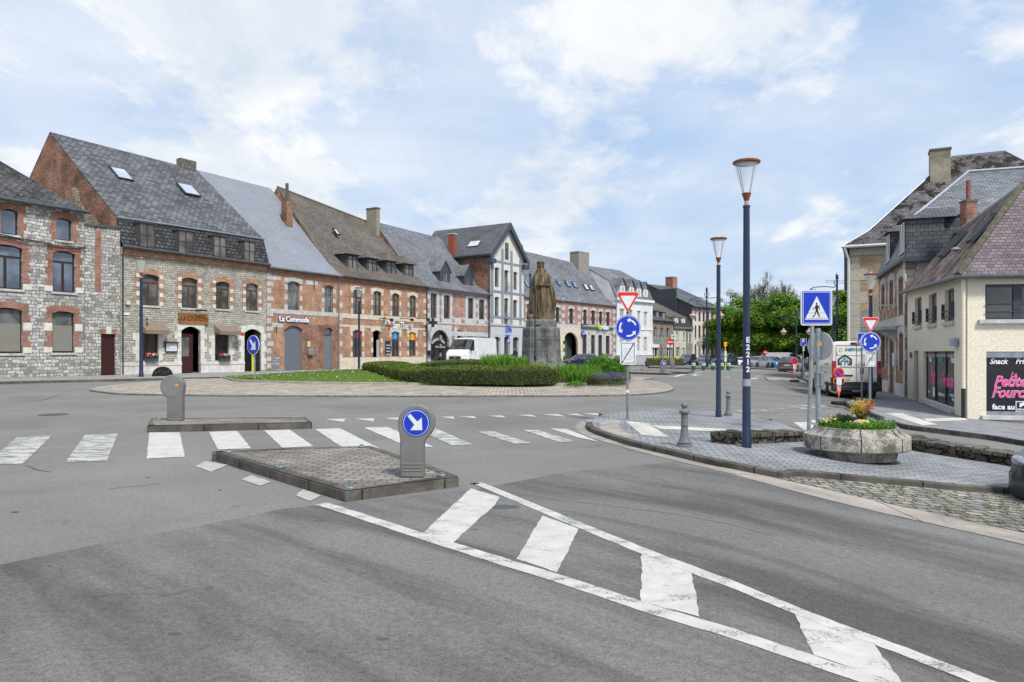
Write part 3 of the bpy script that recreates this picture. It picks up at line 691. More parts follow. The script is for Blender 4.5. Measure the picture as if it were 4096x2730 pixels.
    def dormer(s, px0, px1, pyt, pyb, seg=0, kind='hip', cheek=None, rm=None, fm=None, rise=.55, ov=.18, style='cross', side=.16, pm=None, depth=2.2, front=None):
        c = s.onroof((px0+px1)/2, pyb, seg); y = c.y; x0, x1 = s.ux(px0, y), s.ux(px1, y); zb_ = c.z; zt = s.z(pyt, x=(x0+x1)/2, y=y)
        a, b = x0-side, x1+side; zb = zb_-.08; zt2 = zt+.10; cheek = cheek or LATT; rm = rm or cheek
        d = MB().box(a, b, y, y+.06, zb, zb_+.0).box(a, x0, y, y+.06, zb_, zt2).box(x1, b, y, y+.06, zb_, zt2).box(x0, x1, y, y+.06, zt, zt2)
        D = depth
        d.quad((a, y, zb), (a, y, zt2), (a, y+D, zt2), (a, y+D, zb)); d.quad((b, y, zb), (b, y+D, zb), (b, y+D, zt2), (b, y, zt2))
        dm = d.build('dormer', cheek, s.root)
        xm = (a+b)/2; o = ov; r = MB(); T_ = zt2
        if kind == 'hip':
            e = [(a-o, y-o, T_), (b+o, y-o, T_), (b+o, y+D+.5, T_), (a-o, y+D+.5, T_)]; pk = (xm, y+(b-a)*.42, T_+rise); pb = (xm, y+D+.5, T_+rise)
            r.add([*e, pk, pb], [(0,1,4), (1,2,5,4), (3,0,4,5), (0,3,2,1), (2,3,5)])
        elif kind == 'gable':
            r.add([(a-o, y-o, T_), (xm, y-o, T_+rise), (b+o, y-o, T_), (a-o, y+D+.6, T_), (xm, y+D+.6, T_+rise), (b+o, y+D+.6, T_), (a-o, y-o, T_-.07), (xm, y-o, T_+rise-.08), (b+o, y-o, T_-.07), (a-o, y+D+.6, T_-.07), (xm, y+D+.6, T_+rise-.08), (b+o, y+D+.6, T_-.07)],
                  [(0,1,4,3), (1,2,5,4), (6,9,10,7), (7,10,11,8), (0,6,7,1), (1,7,8,2), (3,4,10,9), (4,5,11,10), (0,3,9,6), (2,8,11,5)])
            MB().prism([(a, T_-.02), (b, T_-.02), (xm, T_+rise-.09)], y, y+.08, 'y').build('dormer_gable', front or cheek, dm)
        else:
            r.box(a-o, b+o, y-o, y+D, T_, T_+.08)
        r.build('dormer_roof', rm, dm)
        s.window(x0, x1, zb_, zt, style, fm or DARKW, pm or GLC, y=y-.02, bar=.06, parent=dm)
        MB().box(x0-.05, x1+.05, y-.08, y+.05, zb_-.09, zb_-.002).build('dormer_sill', ZINC, dm)
        return dm
    def done(s, name='stone_trim', mat=None):
        if s.trim.v: s.absorb(s.trim.build(name, mat or STONE, s.root))
    def absorb(s, o):
        """stone or brick dressings are surface pattern of the facade: they join the wall mesh with a material of their own"""
        w = next(c for c in s.root.children if c.name.startswith('wall')); m = o.data.materials[0]; w.data.materials.append(m); k = len(w.data.materials)-1
        bm = bmesh.new(); bm.from_mesh(w.data); n = len(bm.faces); bm.from_mesh(o.data); bm.faces.ensure_lookup_table()
        for f in bm.faces[n:]: f.material_index = k
        bm.to_mesh(w.data); bm.free(); bpy.data.objects.remove(o)
def text(s, size, name, mat, parent, loc, rot=(rad(90), 0, 0), ext=.004, align='CENTER', shear=0, bold=0, sx=1.0, curve=None, spacing=1):
    cu = bpy.data.curves.new('t', 'FONT'); cu.body = s; cu.size = size; cu.extrude = ext; cu.align_x = align; cu.align_y = 'CENTER'; cu.shear = shear; cu.offset = bold; cu.resolution_u = 3; cu.space_character = spacing
    o = bpy.data.objects.new('t', cu); COL.objects.link(o); bpy.context.view_layer.update()
    me = bpy.data.meshes.new_from_object(o.evaluated_get(bpy.context.evaluated_depsgraph_get())); bpy.data.objects.remove(o); bpy.data.curves.remove(cu)
    me.name = name; me.materials.clear(); me.materials.append(mat)
    if sx != 1: 
        for v in me.vertices: v.co.x *= sx
    if curve:
        for v in me.vertices: a = v.co.x/curve; r = curve+v.co.y; v.co.x = math.sin(a)*r; v.co.y = math.cos(a)*r-curve
    m = bpy.data.objects.new(name, me); COL.objects.link(m); m.parent = parent; m.location = loc; m.rotation_euler = rot; return m
# ------------------------------------------------------------ the row of houses
RUB1 = masonry('light_rubble', [(.20,.195,.18), (.35,.34,.31), (.52,.51,.48), (.64,.63,.59), (.45,.43,.38)], (.19,.18,.165), .42, .20, .024, .15, sq=.45)
RUB2 = masonry('coursed_rubble', [(.28,.275,.25), (.42,.40,.345), (.54,.51,.44), (.60,.57,.49), (.46,.45,.40)], (.21,.20,.17), .36, .145, .022, .06)
RUB3 = masonry('grey_rubble', [(.24,.24,.24), (.34,.34,.33), (.42,.42,.41), (.50,.49,.47)], (.16,.16,.15), .5, .22, .035, .1)
SL_OLD = slate('old_slate', (.075,.078,.083), (.20,.205,.213), bw=.42, bh=.30, ms=.03, spots=((.035,.033,.026), 1.6, .60, .08))
SL_MOSS = slate('mossy_slate', (.05,.05,.05), (.12,.12,.12), bw=.4, bh=.26, ms=.03, rough=.8, spots=((.26,.26,.24), 3.2, .60, .06), dirt=.5)
SL_NEW = slate('new_slate', (.225,.24,.27), (.25,.265,.30), (.11,.12,.14), .6, .27, .014, .32, dirt=.12, bmp=.3)
SL_BRN = slate('brown_slate', (.105,.09,.078), (.19,.165,.142), (.06,.05,.045), .22, .13, .01, .75, spots=((.22,.20,.165), 5, .68, .1), dirt=.3)
SL_MID = slate('grey_slate', (.13,.137,.15), (.23,.24,.265), (.05,.05,.055), .3, .18, .014, .5, dirt=.3, spots=((.09,.08,.06), 1.0, .58, .15))
SL_DRK = slate('dark_slate', (.085,.088,.095), (.125,.13,.14), (.03,.03,.03), .32, .19, .014, .55, dirt=.3)
def HR(name, label, a, b, wall, side=None, D=12, **kw): return House(name, label, row(a), row(b), .115, D, wall, side, **kw)
def gable(h, e0, e1, rl, rr, knee=None, flare=None, roofm=SL_MID, ov=.28, back=None, inset=.0):
    """side profiles and roof from photo pixels of the ridge ends (and of a mansard knee)"""
    L = h.L; yl, zl = h.ridge(*rl, 0); yr, zr = h.ridge(*rr, L)
    pl, pr = [(0, e0)], [(0, e1)]
    if knee: k0 = h.ridge(*knee[0], 0); k1 = h.ridge(*knee[1], L); ky = (k0[0]+k1[0])/2; pl.append((ky, k0[1])); pr.append((ky, k1[1]))
    if flare: pl.append((flare[0], e0+flare[1])); pr.append((flare[0], e1+flare[1]))
    y = (yl+yr)/2; pl += [(y, zl), (2*y, e0)]; pr += [(y, zr), (2*y, e1)]
    h.pl, h.pr = pl, pr
    A = [(inset, -ov, e0-(.0 if knee else .12))]+[(inset, a, b+.05) for a, b in pl[1:]]; B = [(L-inset, -ov, e1-(.0 if knee else .12))]+[(L-inset, a, b+.05) for a, b in pr[1:]]
    return pl, pr, A, B
def build(h, e0, e1, rects, pl, pr, A, B, roofm):
    h.walls([list(q) for q in rects], e0, e1, pl, pr)
    h.roof(A, B, roofm)
def cornice(h, e0, e1, mat, z=.0, hh=.28, p=.10):
    L = h.L; mb = MB()
    mb.add([(0.012,-p,e0-hh-z),(L-.012,-p,e1-hh-z),(L-.012,-p,e1-z),(.012,-p,e0-z),(.012,.05,e0-hh-z),(L-.012,.05,e1-hh-z),(L-.012,.05,e1-z),(.012,.05,e0-z)], [(0,1,2,3),(0,4,5,1),(3,2,6,7),(0,3,7,4),(1,5,6,2)])
    return mb.build('cornice', mat, h.root)
def strip(h, px, y0, y1, mat, name='string_course', p=.04, a=None, b=None):
    """horizontal band given by its rows at one photo column"""
    x = h.ux(px); z1, z0 = h.z(y0, x=x), h.z(y1, x=x); a = .014 if a is None else a; b = h.L-.014 if b is None else b
    return MB().box(a, b, -p, .05, z0, z1).build(name, mat, h.root)

# --- house with the brick-framed windows at the left edge
h = HR('stone_house', 'grey rubble stone house at the left edge with red brick window surrounds and mossy roof', -420, 338, RUB1, D=12); B1 = h
e = h.z(812, px=100)
wr = [h.r(4,74,837,939), h.r(225,288,874,963), h.r(-42,91,980,1156), h.r(210,302,1006,1170), h.r(-35,91,1232,1414), h.r(208,298,1246,1412), h.r(-330,-215,950,1140), h.r(-330,-215,1220,1415)]
h.walls([list(q) for q in wr], e, e, [(0,e),(11,e)], [(0,e),(11,e)])
for i, q in enumerate(wr):
    h.window(*q, 'plain' if i < 2 else ('transom' if i in (2, 3, 6) else 'plain'), DARKW, GLB if i != 5 and i != 4 else GLW, sill=STONE, bar=.085)
    h.arch(q[0], q[1], q[3], .14, BRKD, hh=.34, ext=.3)
    if i in (4, 5): MB().box(q[0]+.08, q[1]-.08, .12, .14, q[2]+.1, q[2]+(q[3]-q[2])*.66).build('roller_blind', plain('striped_blind', (.20,.19,.165), .8), h.root)
h.pilasters(wr, .30, .36, False, h.trim); h.done('brick_surround', BRKD)
st = MB()
for q in wr[2:6]:
    for a, b in ((q[0]-.46, q[0]-.002), (q[1]+.002, q[1]+.46)): st.box(a, b, -.035, .05, q[2]+.01, q[2]+.34); 
for q in wr[4:6]:
    for a, b in ((q[0]-.46, q[0]-.002), (q[1]+.002, q[1]+.46)): st.box(a, b, -.037, .05, q[2]+1.3, q[2]+1.75)
h.absorb(st.build('stone_trim', STONEW, h.root))
x1 = h.ux(318); hz = 4.6
q1 = h.L+.15
rf = MB().add([(-2, -.35, e-.05), (q1, -.35, e-.05), (q1, 11.4, e-.05), (-2, 11.4, e-.05), (-2, 5.5, e+hz), (q1-5.2, 5.5, e+hz)], [(0,1,5,4), (1,2,5), (2,3,4,5), (0,3,2,1)])
rf.build('roof', SL_MOSS, h.root); h.gutter((-2,-.38,e-.02), (q1,-.38,e-.02), .10, ZINCD)
cb = MB()
for k, dz in enumerate((0, .09)):
    P = [(h.ux(px), -.14-.03*k, h.z(py, px=px)-dz) for px, py in ((-200, 920), (-20, 935), (55, 952), (110, 962), (165, 968), (225, 985), (338, 991))]
    cb.tube(P, .03, 5)
cb.build('cable', plain('black_cable', (.012,.012,.013), .6), h.root)
hw = h
h = HR('annex', 'annex', 338, 481, RUB1, D=5)
e0, e1 = h.z(905, px=351), h.z(914, px=470)
dr = h.r(404,463,1337,1507)
h.walls([[*dr[:2], 0, dr[3]]], e0, e1, [(0,e0),(5,e0)], [(0,e1),(5,e1)])
MB().box(dr[0], dr[1], .14, .2, .02, dr[3]).build('door', REDW, h.root)
h.arch(dr[0], dr[1], dr[3]+.0, .0, BRKD, hh=.42, ext=.06)
MB().box((dr[0]+dr[1])/2-.16, (dr[0]+dr[1])/2+.16, -.05, .0, dr[3]+.01, dr[3]+.45).build('keystone', STONEW, h.root)
MB().box(*h.r(380,404,921,1167)[:2], -.012, .05, h.z(1167, px=392), h.z(921, px=392)).build('brick_pier', BRKD, h.root)
MB().add([(0,-.1,e0),(h.L,-.1,e1),(h.L,5,e1),(0,5,e0),(0,-.1,e0+.1),(h.L,-.1,e1+.1),(h.L,5,e1+.1),(0,5,e0+.1)], [(0,1,5,4),(4,5,6,7),(1,2,6,5),(3,0,4,7),(2,3,7,6)]).build('parapet_cap', ZINCD, h.root)
def merge(a, b):
    bpy.context.view_layer.update(); mi = a.root.matrix_world.inverted() @ b.root.matrix_world
    for ch in list(b.root.children):
        mb_ = ch.matrix_basis.copy(); ch.parent = a.root; ch.matrix_parent_inverse = Matrix(); ch.matrix_basis = mi @ mb_
    bpy.data.objects.remove(b.root)
merge(hw, h)

# --- restaurant
h = HR('restaurant', 'pale rubble stone restaurant with rust-brown sign, brown awnings and a big mossy slate mansard roof', 481, 1066, RUB2, BRKO); RS = h
e0, e1 = h.z(984, px=484), h.z(1058, px=1064)
pl, pr, A, B = gable(h, e0, e1, (196,532), (788,681), knee=((466,868),(1049,956)))
up = [h.r(560,637,1098,1223), h.r(726,791,1112,1233), h.r(863,919,1127,1237), h.r(983,1033,1134,1244)]
gr = [h.r(560,633,1335,1444), h.r(859,915,1340,1444)]
d1, d2 = h.r(725,802,1307,1500), h.r(977,1044,1317,1490)
h.walls([list(q) for q in up+gr]+[[d1[0], d1[1], 0, d1[3]], [d2[0], d2[1], 0, d2[3]]], e0-.05, e1-.05, pl, pr)
h.roof(A, B, SL_OLD)
# slate-hung mansard face laid over the lower slope
n0 = (A[1][1]-A[0][1]); 
MB().add([(-.03,-.31,e0-.02),(h.L+.03,-.31,e1-.02),(h.L+.03,A[1][1]-.10,B[1][2]-.16),(-.03,A[1][1]-.10,A[1][2]-.16)], [(0,1,2,3)]).build('mansard', LATT, h.root, fix=False)
h.gutter((-.05,-.40,e0-.06), (h.L+.05,-.40,e1-.06), .09, ZINCD, pipe=.12)
MB().tube([(-.05, A[1][1]-.16, A[1][2]-.08), (h.L+.05, A[1][1]-.16, B[1][2]-.08)], .06, 6).build('lead_flashing', ZINC, h.root)
cornice(h, e0-.12, e1-.12, BRK, 0, .42, .12)
for q in up: h.window(*q, 'transom', WOOD, GLC, sill=STONE); h.arch(q[0], q[1], q[3], .16, BRK, hh=.32, ext=.3)
h.pilasters(up, .34, .30, False, h.trim, .012); h.done('brick_surround', BRK)
sb = MB(); h.pilasters(up, .31, .30, True, sb, .030)
for q in gr: h.window(*q, 'double', WOOD, GL, sill=STONE); h.pilasters([q], .36, .45, False, sb, .02)
for q in (d1, d2): h.pilasters([(q[0], q[1], .1, q[3]-.3)], .36, .45, False, sb, .02)
pz = h.z(1449, px=750)
for a, b in ((.02, d1[0]-.001), (d1[1]+.001, d2[0]-.001)): sb.box(a, b, -.05, .05, 0, pz-.2); sb.box(a, b, -.085, .05, pz-.2, pz)
h.absorb(sb.build('stone_trim', STONEW, h.root))
for q in (d1, d2): h.arch(q[0], q[1], q[3], .30, STONEW, hh=.26, ext=.28)
w = d1[1]-d1[0]
dd = MB().box(d1[0], d1[0]+w*.66, .14, .2, .02, d1[3]*.82).box(d1[0], d1[0]+w*.66, .13, .2, d1[3]*.82, d1[3]*.84).build('door', REDW, h.root)
MB().box(d1[0]+.12, d1[0]+w*.45, .125, .15, d1[3]*.36, d1[3]*.76).build('pane', GLC, dd)
MB().box(d1[0], d1[1], 1.2, 1.25, 0, d1[3]).build('dark_hallway', BLACK, h.root); MB().box(d2[0], d2[1], 1.0, 1.05, 0, d2[3]).build('dark_hallway', BLACK, h.root)
MB().box(d2[0]+w*.72, d2[1], .14, .2, .05, d2[3]*.95).build('door', BLACK, h.root)
for q, k in zip([(555,616,896,991), (710,770,925,1016), (851,900,946,1030), (972,1016,967,1047)], range(4)):
    c = h.onroof((q[0]+q[1])/2, q[3], 0); x0, x1 = h.ux(q[0], c.y), h.ux(q[1], c.y); z1 = h.z(q[2], x=(x0+x1)/2, y=c.y); y = c.y-.12
    dm = MB().add([(x0-.03,y,c.z),(x0-.03,y,z1),(x0-.03,y+1.3,z1),(x1+.03,y,c.z),(x1+.03,y,z1),(x1+.03,y+1.3,z1)], [(0,1,2),(3,5,4)]).box(x0-.1, x1+.1, y-.08, y+1.0, z1, z1+.06).build('dormer', SL_DRK, h.root)
    h.window(x0, x1, c.z, z1, 'french', WOOD, GLC, y=y, parent=dm, bar=.055)
h.skylight([(476,712),(544,730),(498,684),(425,661)], 1); h.skylight([(738,776),(809,789),(765,747),(703,728)], 1)
yy = A[2][1]; xa_, xb_ = h.ux(716, yy), h.ux(778, yy)
h.chimney(xa_, xb_, yy-.25, yy+.35, A[2][2]-1.5, h.z(641, x=(xa_+xb_)/2, y=yy), rubble('mossy_stone', [(.10,.10,.08),(.2,.19,.16),(.14,.15,.09)], (.06,.06,.05), .3, .2), cap=False)
def awning(px0, px1, yt, yb, parent=h):
    x0, x1 = h.ux(px0), h.ux(px1)-.35; zt, zm = h.z(yt, px=px0), h.z(yb, px=px1); d = .75
    m = MB().add([(x0,-.05,zt),(x1,-.05,zt),(x1,-d,zm+.26),(x0,-d,zm+.26),(x1,-d,zm),(x0,-d,zm),(x0,-.05,zm+.2),(x1,-.05,zm+.2)], [(0,1,2,3),(3,2,4,5),(0,3,5,6),(1,7,4,2)])
    return m.build('awning', plain('brown_canvas', (.20,.15,.115), .85), h.root, fix=False)
P_ = [(pl[0][0]+(q[0]), q[1]) for q in [h.ridge(a_, b_, 0) for a_, b_ in ((300,745),(318,765),(322,800),(345,840),(385,870),(400,905),(330,905),(290,870),(298,800),(285,760))]]
MB().add([(-.03, a_, b_) for a_, b_ in P_], [tuple(range(len(P_)))]).build('stone_repair', masonry('yellow_rubble', [(.30,.25,.16), (.46,.40,.28), (.55,.50,.38)], (.20,.16,.10), .3, .2, .03, .1), h.root)
awning(557, 672, 1287, 1339); awning(856, 954, 1301, 1342)
# things on the front of the restaurant
SX = RS
def onwall(hh, name, label, cat, px0, px1, y0, y1, mat, d=.06, off=.03, bev=.0, group=None):
    a, b, z0, z1 = hh.r(px0, px1, y0, y1); t = MB().box(-(b-a)/2, (b-a)/2, -d-off, -off, -(z1-z0)/2, (z1-z0)/2, bev)
    o = t.build(name, mat, None); c = hh.P0+hh.d*((a+b)/2); o.location = (c.x, c.y, hh.zb+(z0+z1)/2); o.rotation_euler = (0, 0, hh.root.rotation_euler[2]); tag(o, label, cat, group); o['w'] = b-a; return o
s_ = onwall(h, 'restaurant_sign', 'rusty brown board with black handwritten lettering above the restaurant door', 'sign', 712, 831, 1254, 1297, plain('rusted_steel', (.26,.10,.03), .7, var=.45, scale=1.4), .08, .02); text('La Charlotte', .52, 'lettering', plain('black_letter', (.012,.01,.008), .6), s_, (0,-.105,0), shear=.5, sx=.82)
s_ = onwall(h, 'menu_case', 'glazed menu case with white sheets beside the restaurant door', 'menu board', 660, 705, 1372, 1407, plain('menu_paper', (.62,.66,.70), .5), .07)
mw = s_['w']/2; MB().box(-mw-.06, mw+.06, -.24, -.02, .27, .36).build('case_roof', WOOD, s_); MB().box(-mw-.03, mw+.03, -.115, -.02, -.31, -.27).box(-mw-.03, -mw+.01, -.115, -.02, -.27, .27).box(mw-.01, mw+.03, -.115, -.02, -.27, .27).build('case_frame', DARKW, s_)
for k in range(9): MB().box(-mw*.8 if k % 2 else .03, -.03 if k % 2 else mw*.8, -.104, -.10, .2-.05*k, .21-.05*k).build('menu_text', plain('grey_ink', (.25,.27,.3), .6), s_) if k < 9 else 0
s_ = onwall(h, 'hanging_sign', 'dark red shield sign on a black bracket at the left of the restaurant', 'sign', 550, 560, 1272, 1304, plain('wine_red', (.15,.012,.02), .5), .04, .5); s_.rotation_euler[2] += rad(38)
MB().tube([(0, .5, .45), (0, -.3, .45)], .02, 6).tube([(0,.1,.45),(0,.1,.3)], .01, 5).build('bracket', BLACK, s_); text('CERAM', .09, 'lettering', WHITE, s_, (0,-.55,.02))
for q, lab in (((554,632),'left'), ((870,912),'right')):
    a, b, z0, z1 = h.r(q[0] if lab == 'right' else 575, q[1]-8 if lab == 'left' else 912, 1436, 1444); c = h.P0+h.d*((a+b)/2)-h.n*.18
    o = MB().box(-(b-a)/2, (b-a)/2, -.12, .12, 0, .2).build('flower_box', plain('grey_trough', (.05,.055,.07), .5)); o.location = (c.x, c.y, h.zb+z0+.0); o.rotation_euler = (0,0,h.root.rotation_euler[2])
    tag(o, f'grey window box of pink, red and white geraniums under the {lab} restaurant awning', 'flower box', 'window boxes of the restaurant')
    for cn, cm, n in (('leaves', (.04,.10,.02), 260), ('pink_flowers', (.75,.10,.25), 90), ('white_flowers', (.75,.72,.72), 50), ('red_flowers', (.45,.01,.02), 40)):
        fl = MB()
        for i in range(n):
            x = R.uniform(-(b-a)/2, (b-a)/2)*(1 if cn == 'leaves' else .9); zz = .18+R.random()*.22*(1-.2*abs(x)) if cn == 'leaves' else .28+R.random()*.20; y = R.uniform(-.16,.1)
            if cn == 'white_flowers': x = abs(x)*.9
            if cn == 'pink_flowers': x = -abs(x)*.9
            v = Vector((x, y, zz)); u = Vector((R.uniform(-1,1), R.uniform(-1,1), R.uniform(-1,1))).normalized()*.04; w_ = u.cross(Vector((R.uniform(-1,1), R.uniform(-1,1), R.uniform(-1,1)))).normalized()*.04
            fl.quad(v-u-w_, v+u-w_, v+u+w_, v-u+w_)
        stuff(fl.build(cn, plain(cn, cm, .6), o, fix=False))
s_ = onwall(h, 'house_number_plate', 'small white plate beside the downpipe of the restaurant', 'plate', 494, 516, 1252, 1261, WHITE, .02)
s_ = onwall(h, 'alarm_box', 'small cream alarm box high on the left of the restaurant wall', 'alarm box', 501, 517, 1204, 1220, CREAMST, .12, bev=.01)
s_ = onwall(h, 'alarm_sticker', 'small red and white plate left of the open dark doorway', 'plate', 961, 975, 1331, 1343, plain('sticker_red', (.5,.02,.03), .5), .01)
s_ = onwall(h, 'sign_light', 'thin black spotlight arm over the rusty restaurant sign', 'spotlight', 768, 815, 1240, 1246, plain('black_lamp', (.02,.02,.02), .5), .06, .35)

# --- garage house
h = HR('garage_house', 'orange brick house with stone bands, grey roller garage door and smooth new slate roof', 1066, 1357, BRK, BRKO); GH = h
e0, e1 = h.z(1061, px=1068), h.z(1098, px=1355)
pl, pr, A, B = gable(h, e0, e1, (788,681), (1079,757), flare=(1.3, .95))
up = [h.r(1150,1198,1126,1242), h.r(1297,1332,1142,1251)]; gd = h.r(1138,1209,1303,1483); dd = h.r(1296,1330,1311,1480)
h.walls([list(q) for q in up]+[[gd[0], gd[1], 0, gd[3]], [dd[0], dd[1], 0, dd[3]]], e0-.05, e1-.05, pl, pr); h.roof(A, B, SL_NEW)
h.gutter((-.02,-.36,e0-.16), (h.L,-.36,e1-.16), .09, ZINC, pipe=h.L-.12); cornice(h, e0-.12, e1-.12, BRKD, 0, .34, .12)
for q in up: h.window(*q, 'cross', GREYP, GLC, sill=None); h.pilasters([q], .34, .40, True, h.trim, .02)
h.arch(up[0][0], up[0][1], up[0][3], .16, STONE, hh=.3, ext=.3); h.arch(up[1][0], up[1][1], up[1][3], .16, BRKD, hh=.3, ext=.1)
z0 = h.z(1260, px=1200); z1 = h.z(1243, px=1200)
h.block(.02, h.L-.02, z0, z1, .03)
for k in range(14):
    z = .2+k*.58
    if z+.4 < e0-.5: h.block(.02, .42+(.22 if k % 2 else 0), z, z+.40 if not k % 2 else z+.34)
h.block(.0+.03, up[0][0]-.7, up[0][3]-.05, up[0][3]+.3); h.block(up[0][1]+.7, up[1][0]-.7, up[0][3]-.15, up[0][3]+.2)
h.block(.5, gd[0]-.02, gd[3]-.2, gd[3]+.15)
h.done('stone_trim', STONE)
MB().box(.42, gd[0]-.5, -.03, .05, 0, 1.15).build('stone_plinth', RUB3, h.root)
MB().box(gd[1]+.02, dd[0]-.02, -.008, .05, 0, h.z(1300, px=1250)).box(dd[1]+.02, h.L-.02, -.008, .05, 0, h.z(1300, px=1345)).build('old_brick_infill', BRKO, h.root)
h.arch(gd[0], gd[1], gd[3], .34, BRKD, hh=.3, ext=.12); h.arch(dd[0], dd[1], dd[3], .2, BRKO, hh=.3, ext=.12)
gm = MB()
for k in range(28):
    z = gd[3]*k/28; gm.box(gd[0], gd[1], .14+.0, .20, z+.004, z+gd[3]/28-.012)
gm.box(gd[0], gd[1], .16, .2, 0, gd[3]).build('garage_door', GREYP, h.root)
dm = MB().box(dd[0], dd[1], .14, .2, .03, dd[3]*.78).box(dd[0], dd[1], .13, .2, dd[3]*.78, dd[3]*.80).build('door', GREYP, h.root)
MB().box(dd[0]+.05, dd[1]-.05, .16, .18, dd[3]*.81, dd[3]).build('pane', GLC, dm)
text('La Commode', .58, 'lettering', plain('white_letter', (.75,.76,.80), .5), h.root, ((gd[0]+gd[1])/2, -.10, h.z(1280, px=1180)), bold=.012, sx=.95, ext=.03)
text('La Commode', .58, 'lettering_shadow', plain('navy_letter', (.03,.04,.16), .5), h.root, ((gd[0]+gd[1])/2, -.06, h.z(1280, px=1180)), bold=.05, sx=.95, ext=.01)
onwall(h, 'mailbox', 'rounded grey metal mailbox on the brick wall right of the garage door', 'mailbox', 1226, 1247, 1396, 1421, ZINC, .25, bev=.05)
onwall(h, 'notice', 'small yellowed notice above the grey mailbox', 'notice', 1228, 1241, 1366, 1388, plain('yellow_paper', (.5,.45,.25), .7), .01)
for k, (px, yy) in enumerate(((1255,1142), (1104,1318))): MB().tube([(h.ux(px), -.06, h.z(yy-16, px=px)), (h.ux(px), -.06, h.z(yy+16, px=px))], .03, 5).build('iron_anchor', BLACK, h.root)

# --- brick shop with four dormers
h = HR('dormer_shop', 'orange brick and cream stone shop with four hipped dormers in a brown roof', 1357, 1706, BRK, BRKO); DS = h
e0, e1 = h.z(1098, px=1359), h.z(1143, px=1703)
pl, pr, A, B = gable(h, e0, e1, (1079,757), (1500,888), flare=(1.6, 1.1))
up = [h.r(1412,1448,1158,1257), h.r(1492,1525,1165,1262), h.r(1568,1597,1174,1265), h.r(1637,1664,1182,1268)]
gr = [h.r(1410,1448,1320,1429), h.r(1565,1597,1326,1426), h.r(1635,1663,1328,1424)]; dd = h.r(1492,1522,1322,1449)
h.walls([list(q) for q in up+gr]+[[dd[0], dd[1], 0, dd[3]]], e0-.05, e1-.05, pl, pr); h.roof(A, B, SL_BRN)
h.gutter((-.0,-.36,e0-.16), (h.L,-.36,e1-.16), .08, ZINCD, pipe=h.L-.05); cornice(h, e0-.1, e1-.1, BRKD, 0, .42, .14)
for q in up: h.window(*q, 'tall', DARKW, GLC, bar=.06)
for q in gr: h.window(*q, 'tall', DARKW, GLS, bar=.06)
for q in up+gr+[dd]: h.arch(q[0], q[1], q[3], .16, CREAMST, hh=.28, ext=.3)
h.pilasters(up+gr+[(dd[0], dd[1], .5, dd[3]-.2)], .30, .46, True, h.trim, .02)
zs_, zt_ = up[0][2]-.42, up[0][2]-.02
h.block(.02, h.L-.02, zs_, zt_, .03); h.block(.02, h.L-.02, 0, 1.0, .03); h.block(.02, h.L-.02, gr[0][3]+.22, gr[0][3]+.4, .012)
for k in range(11):
    if k % 2 == 0: h.block(h.L-.5, h.L-.02, .9+k*.55, 1.3+k*.55); h.block(.02, .35, .9+k*.55, 1.3+k*.55)
h.done('stone_trim', CREAMST)
MB().box(dd[0], dd[1], 1.1, 1.15, 0, dd[3]).build('dark_hallway', BLACK, h.root); MB().box(dd[0]+.65*(dd[1]-dd[0]), dd[1], .14, .2, .05, dd[3]*.75).build('door', plain('pale_door', (.35,.33,.33), .6), h.root)
for q in ((1392,1428,1024,1079), (1473,1506,1039,1093), (1548,1581,1050,1102), (1620,1651,1062,1110)): h.dormer(q[0], q[1], q[2], q[3], 0 if q[3] > 1200 else 1, 'hip', SL_DRK, SL_BRN, DARKW, rise=.9, ov=.32, side=.14)
h.skylight([(1344,940),(1362,943),(1344,918),(1330,915)], 1, BLACK)
p = h.onroof(1156, 889, 1); h.chimney(p.x-.35, p.x+.35, p.y-.1, p.y+.6, p.z-1, h.z(807, x=p.x, y=p.y), BRKO, cap=False)
MB().tube([(p.x, p.y+.25, h.z(807, x=p.x, y=p.y)-.1), (p.x, p.y+.25, h.z(733, x=p.x, y=p.y))], .14, 8).build('flue', plain('sooty_flue', (.09,.08,.07), .9), h.root)
yy = B[3][1] if len(B) > 4 else B[2][1]; h.chimney(h.L-.55, h.L-.02, yy-1.7, yy-.3, e1+3, h.z(840, x=h.L, y=yy-1), plain('lichen_render', (.24,.22,.17), .95, var=.4), cap=True, capm=plain('cap_dark', (.12,.11,.1), .9))
MB().tube([(0, A[2][1], A[2][2]+.06), (h.L, B[2][1], B[2][2]+.06)], .09, 6).build('ridge_tiles', plain('ridge_lichen', (.24,.22,.16), .9, var=.4, scale=9), h.root)
s_ = onwall(h, 'shop_sign', 'white lettering with a coloured swirl on the front of the four-dormered brick shop', 'sign', 1530, 1644, 1286, 1312, BRKD, .02, .0)
L_ = plain('white_letter', (.75,.76,.80), .5)
text('SaniTherm', .95, 'lettering', L_, s_, (.75, -.07, -.10), bold=.012, sx=.70, ext=.02); text('FTR', .5, 'lettering', L_, s_, (-1.35, -.07, .12), bold=.01, sx=.8, ext=.02)
for k, c in enumerate(((.75,.08,.03), (.9,.35,.02), (.02,.35,.65), (.02,.25,.1))):
    P = [(-s_['w']/2+.20+.22*math.sin(i*.55+k*.1)-.08*k, -.09, .75-.16*i-.06*k) for i in range(9)]
    MB().tube(P, [.02+.05*math.sin(i/8*math.pi) for i in range(9)], 5).build('swirl', plain(f'swirl_{k}', c, .5), s_)
s_ = onwall(h, 'shop_board', 'tall black info board between the door and window of the brick shop', 'sign', 1539, 1561, 1364, 1419, plain('board_black', (.02,.025,.035), .4), .04)
for k in range(7): MB().box(-s_['w']*.35, s_['w']*.35, -.076, -.07, .2-.14*k, .25-.14*k).build('board_text', L_, s_) if k % 2 == 0 else 0
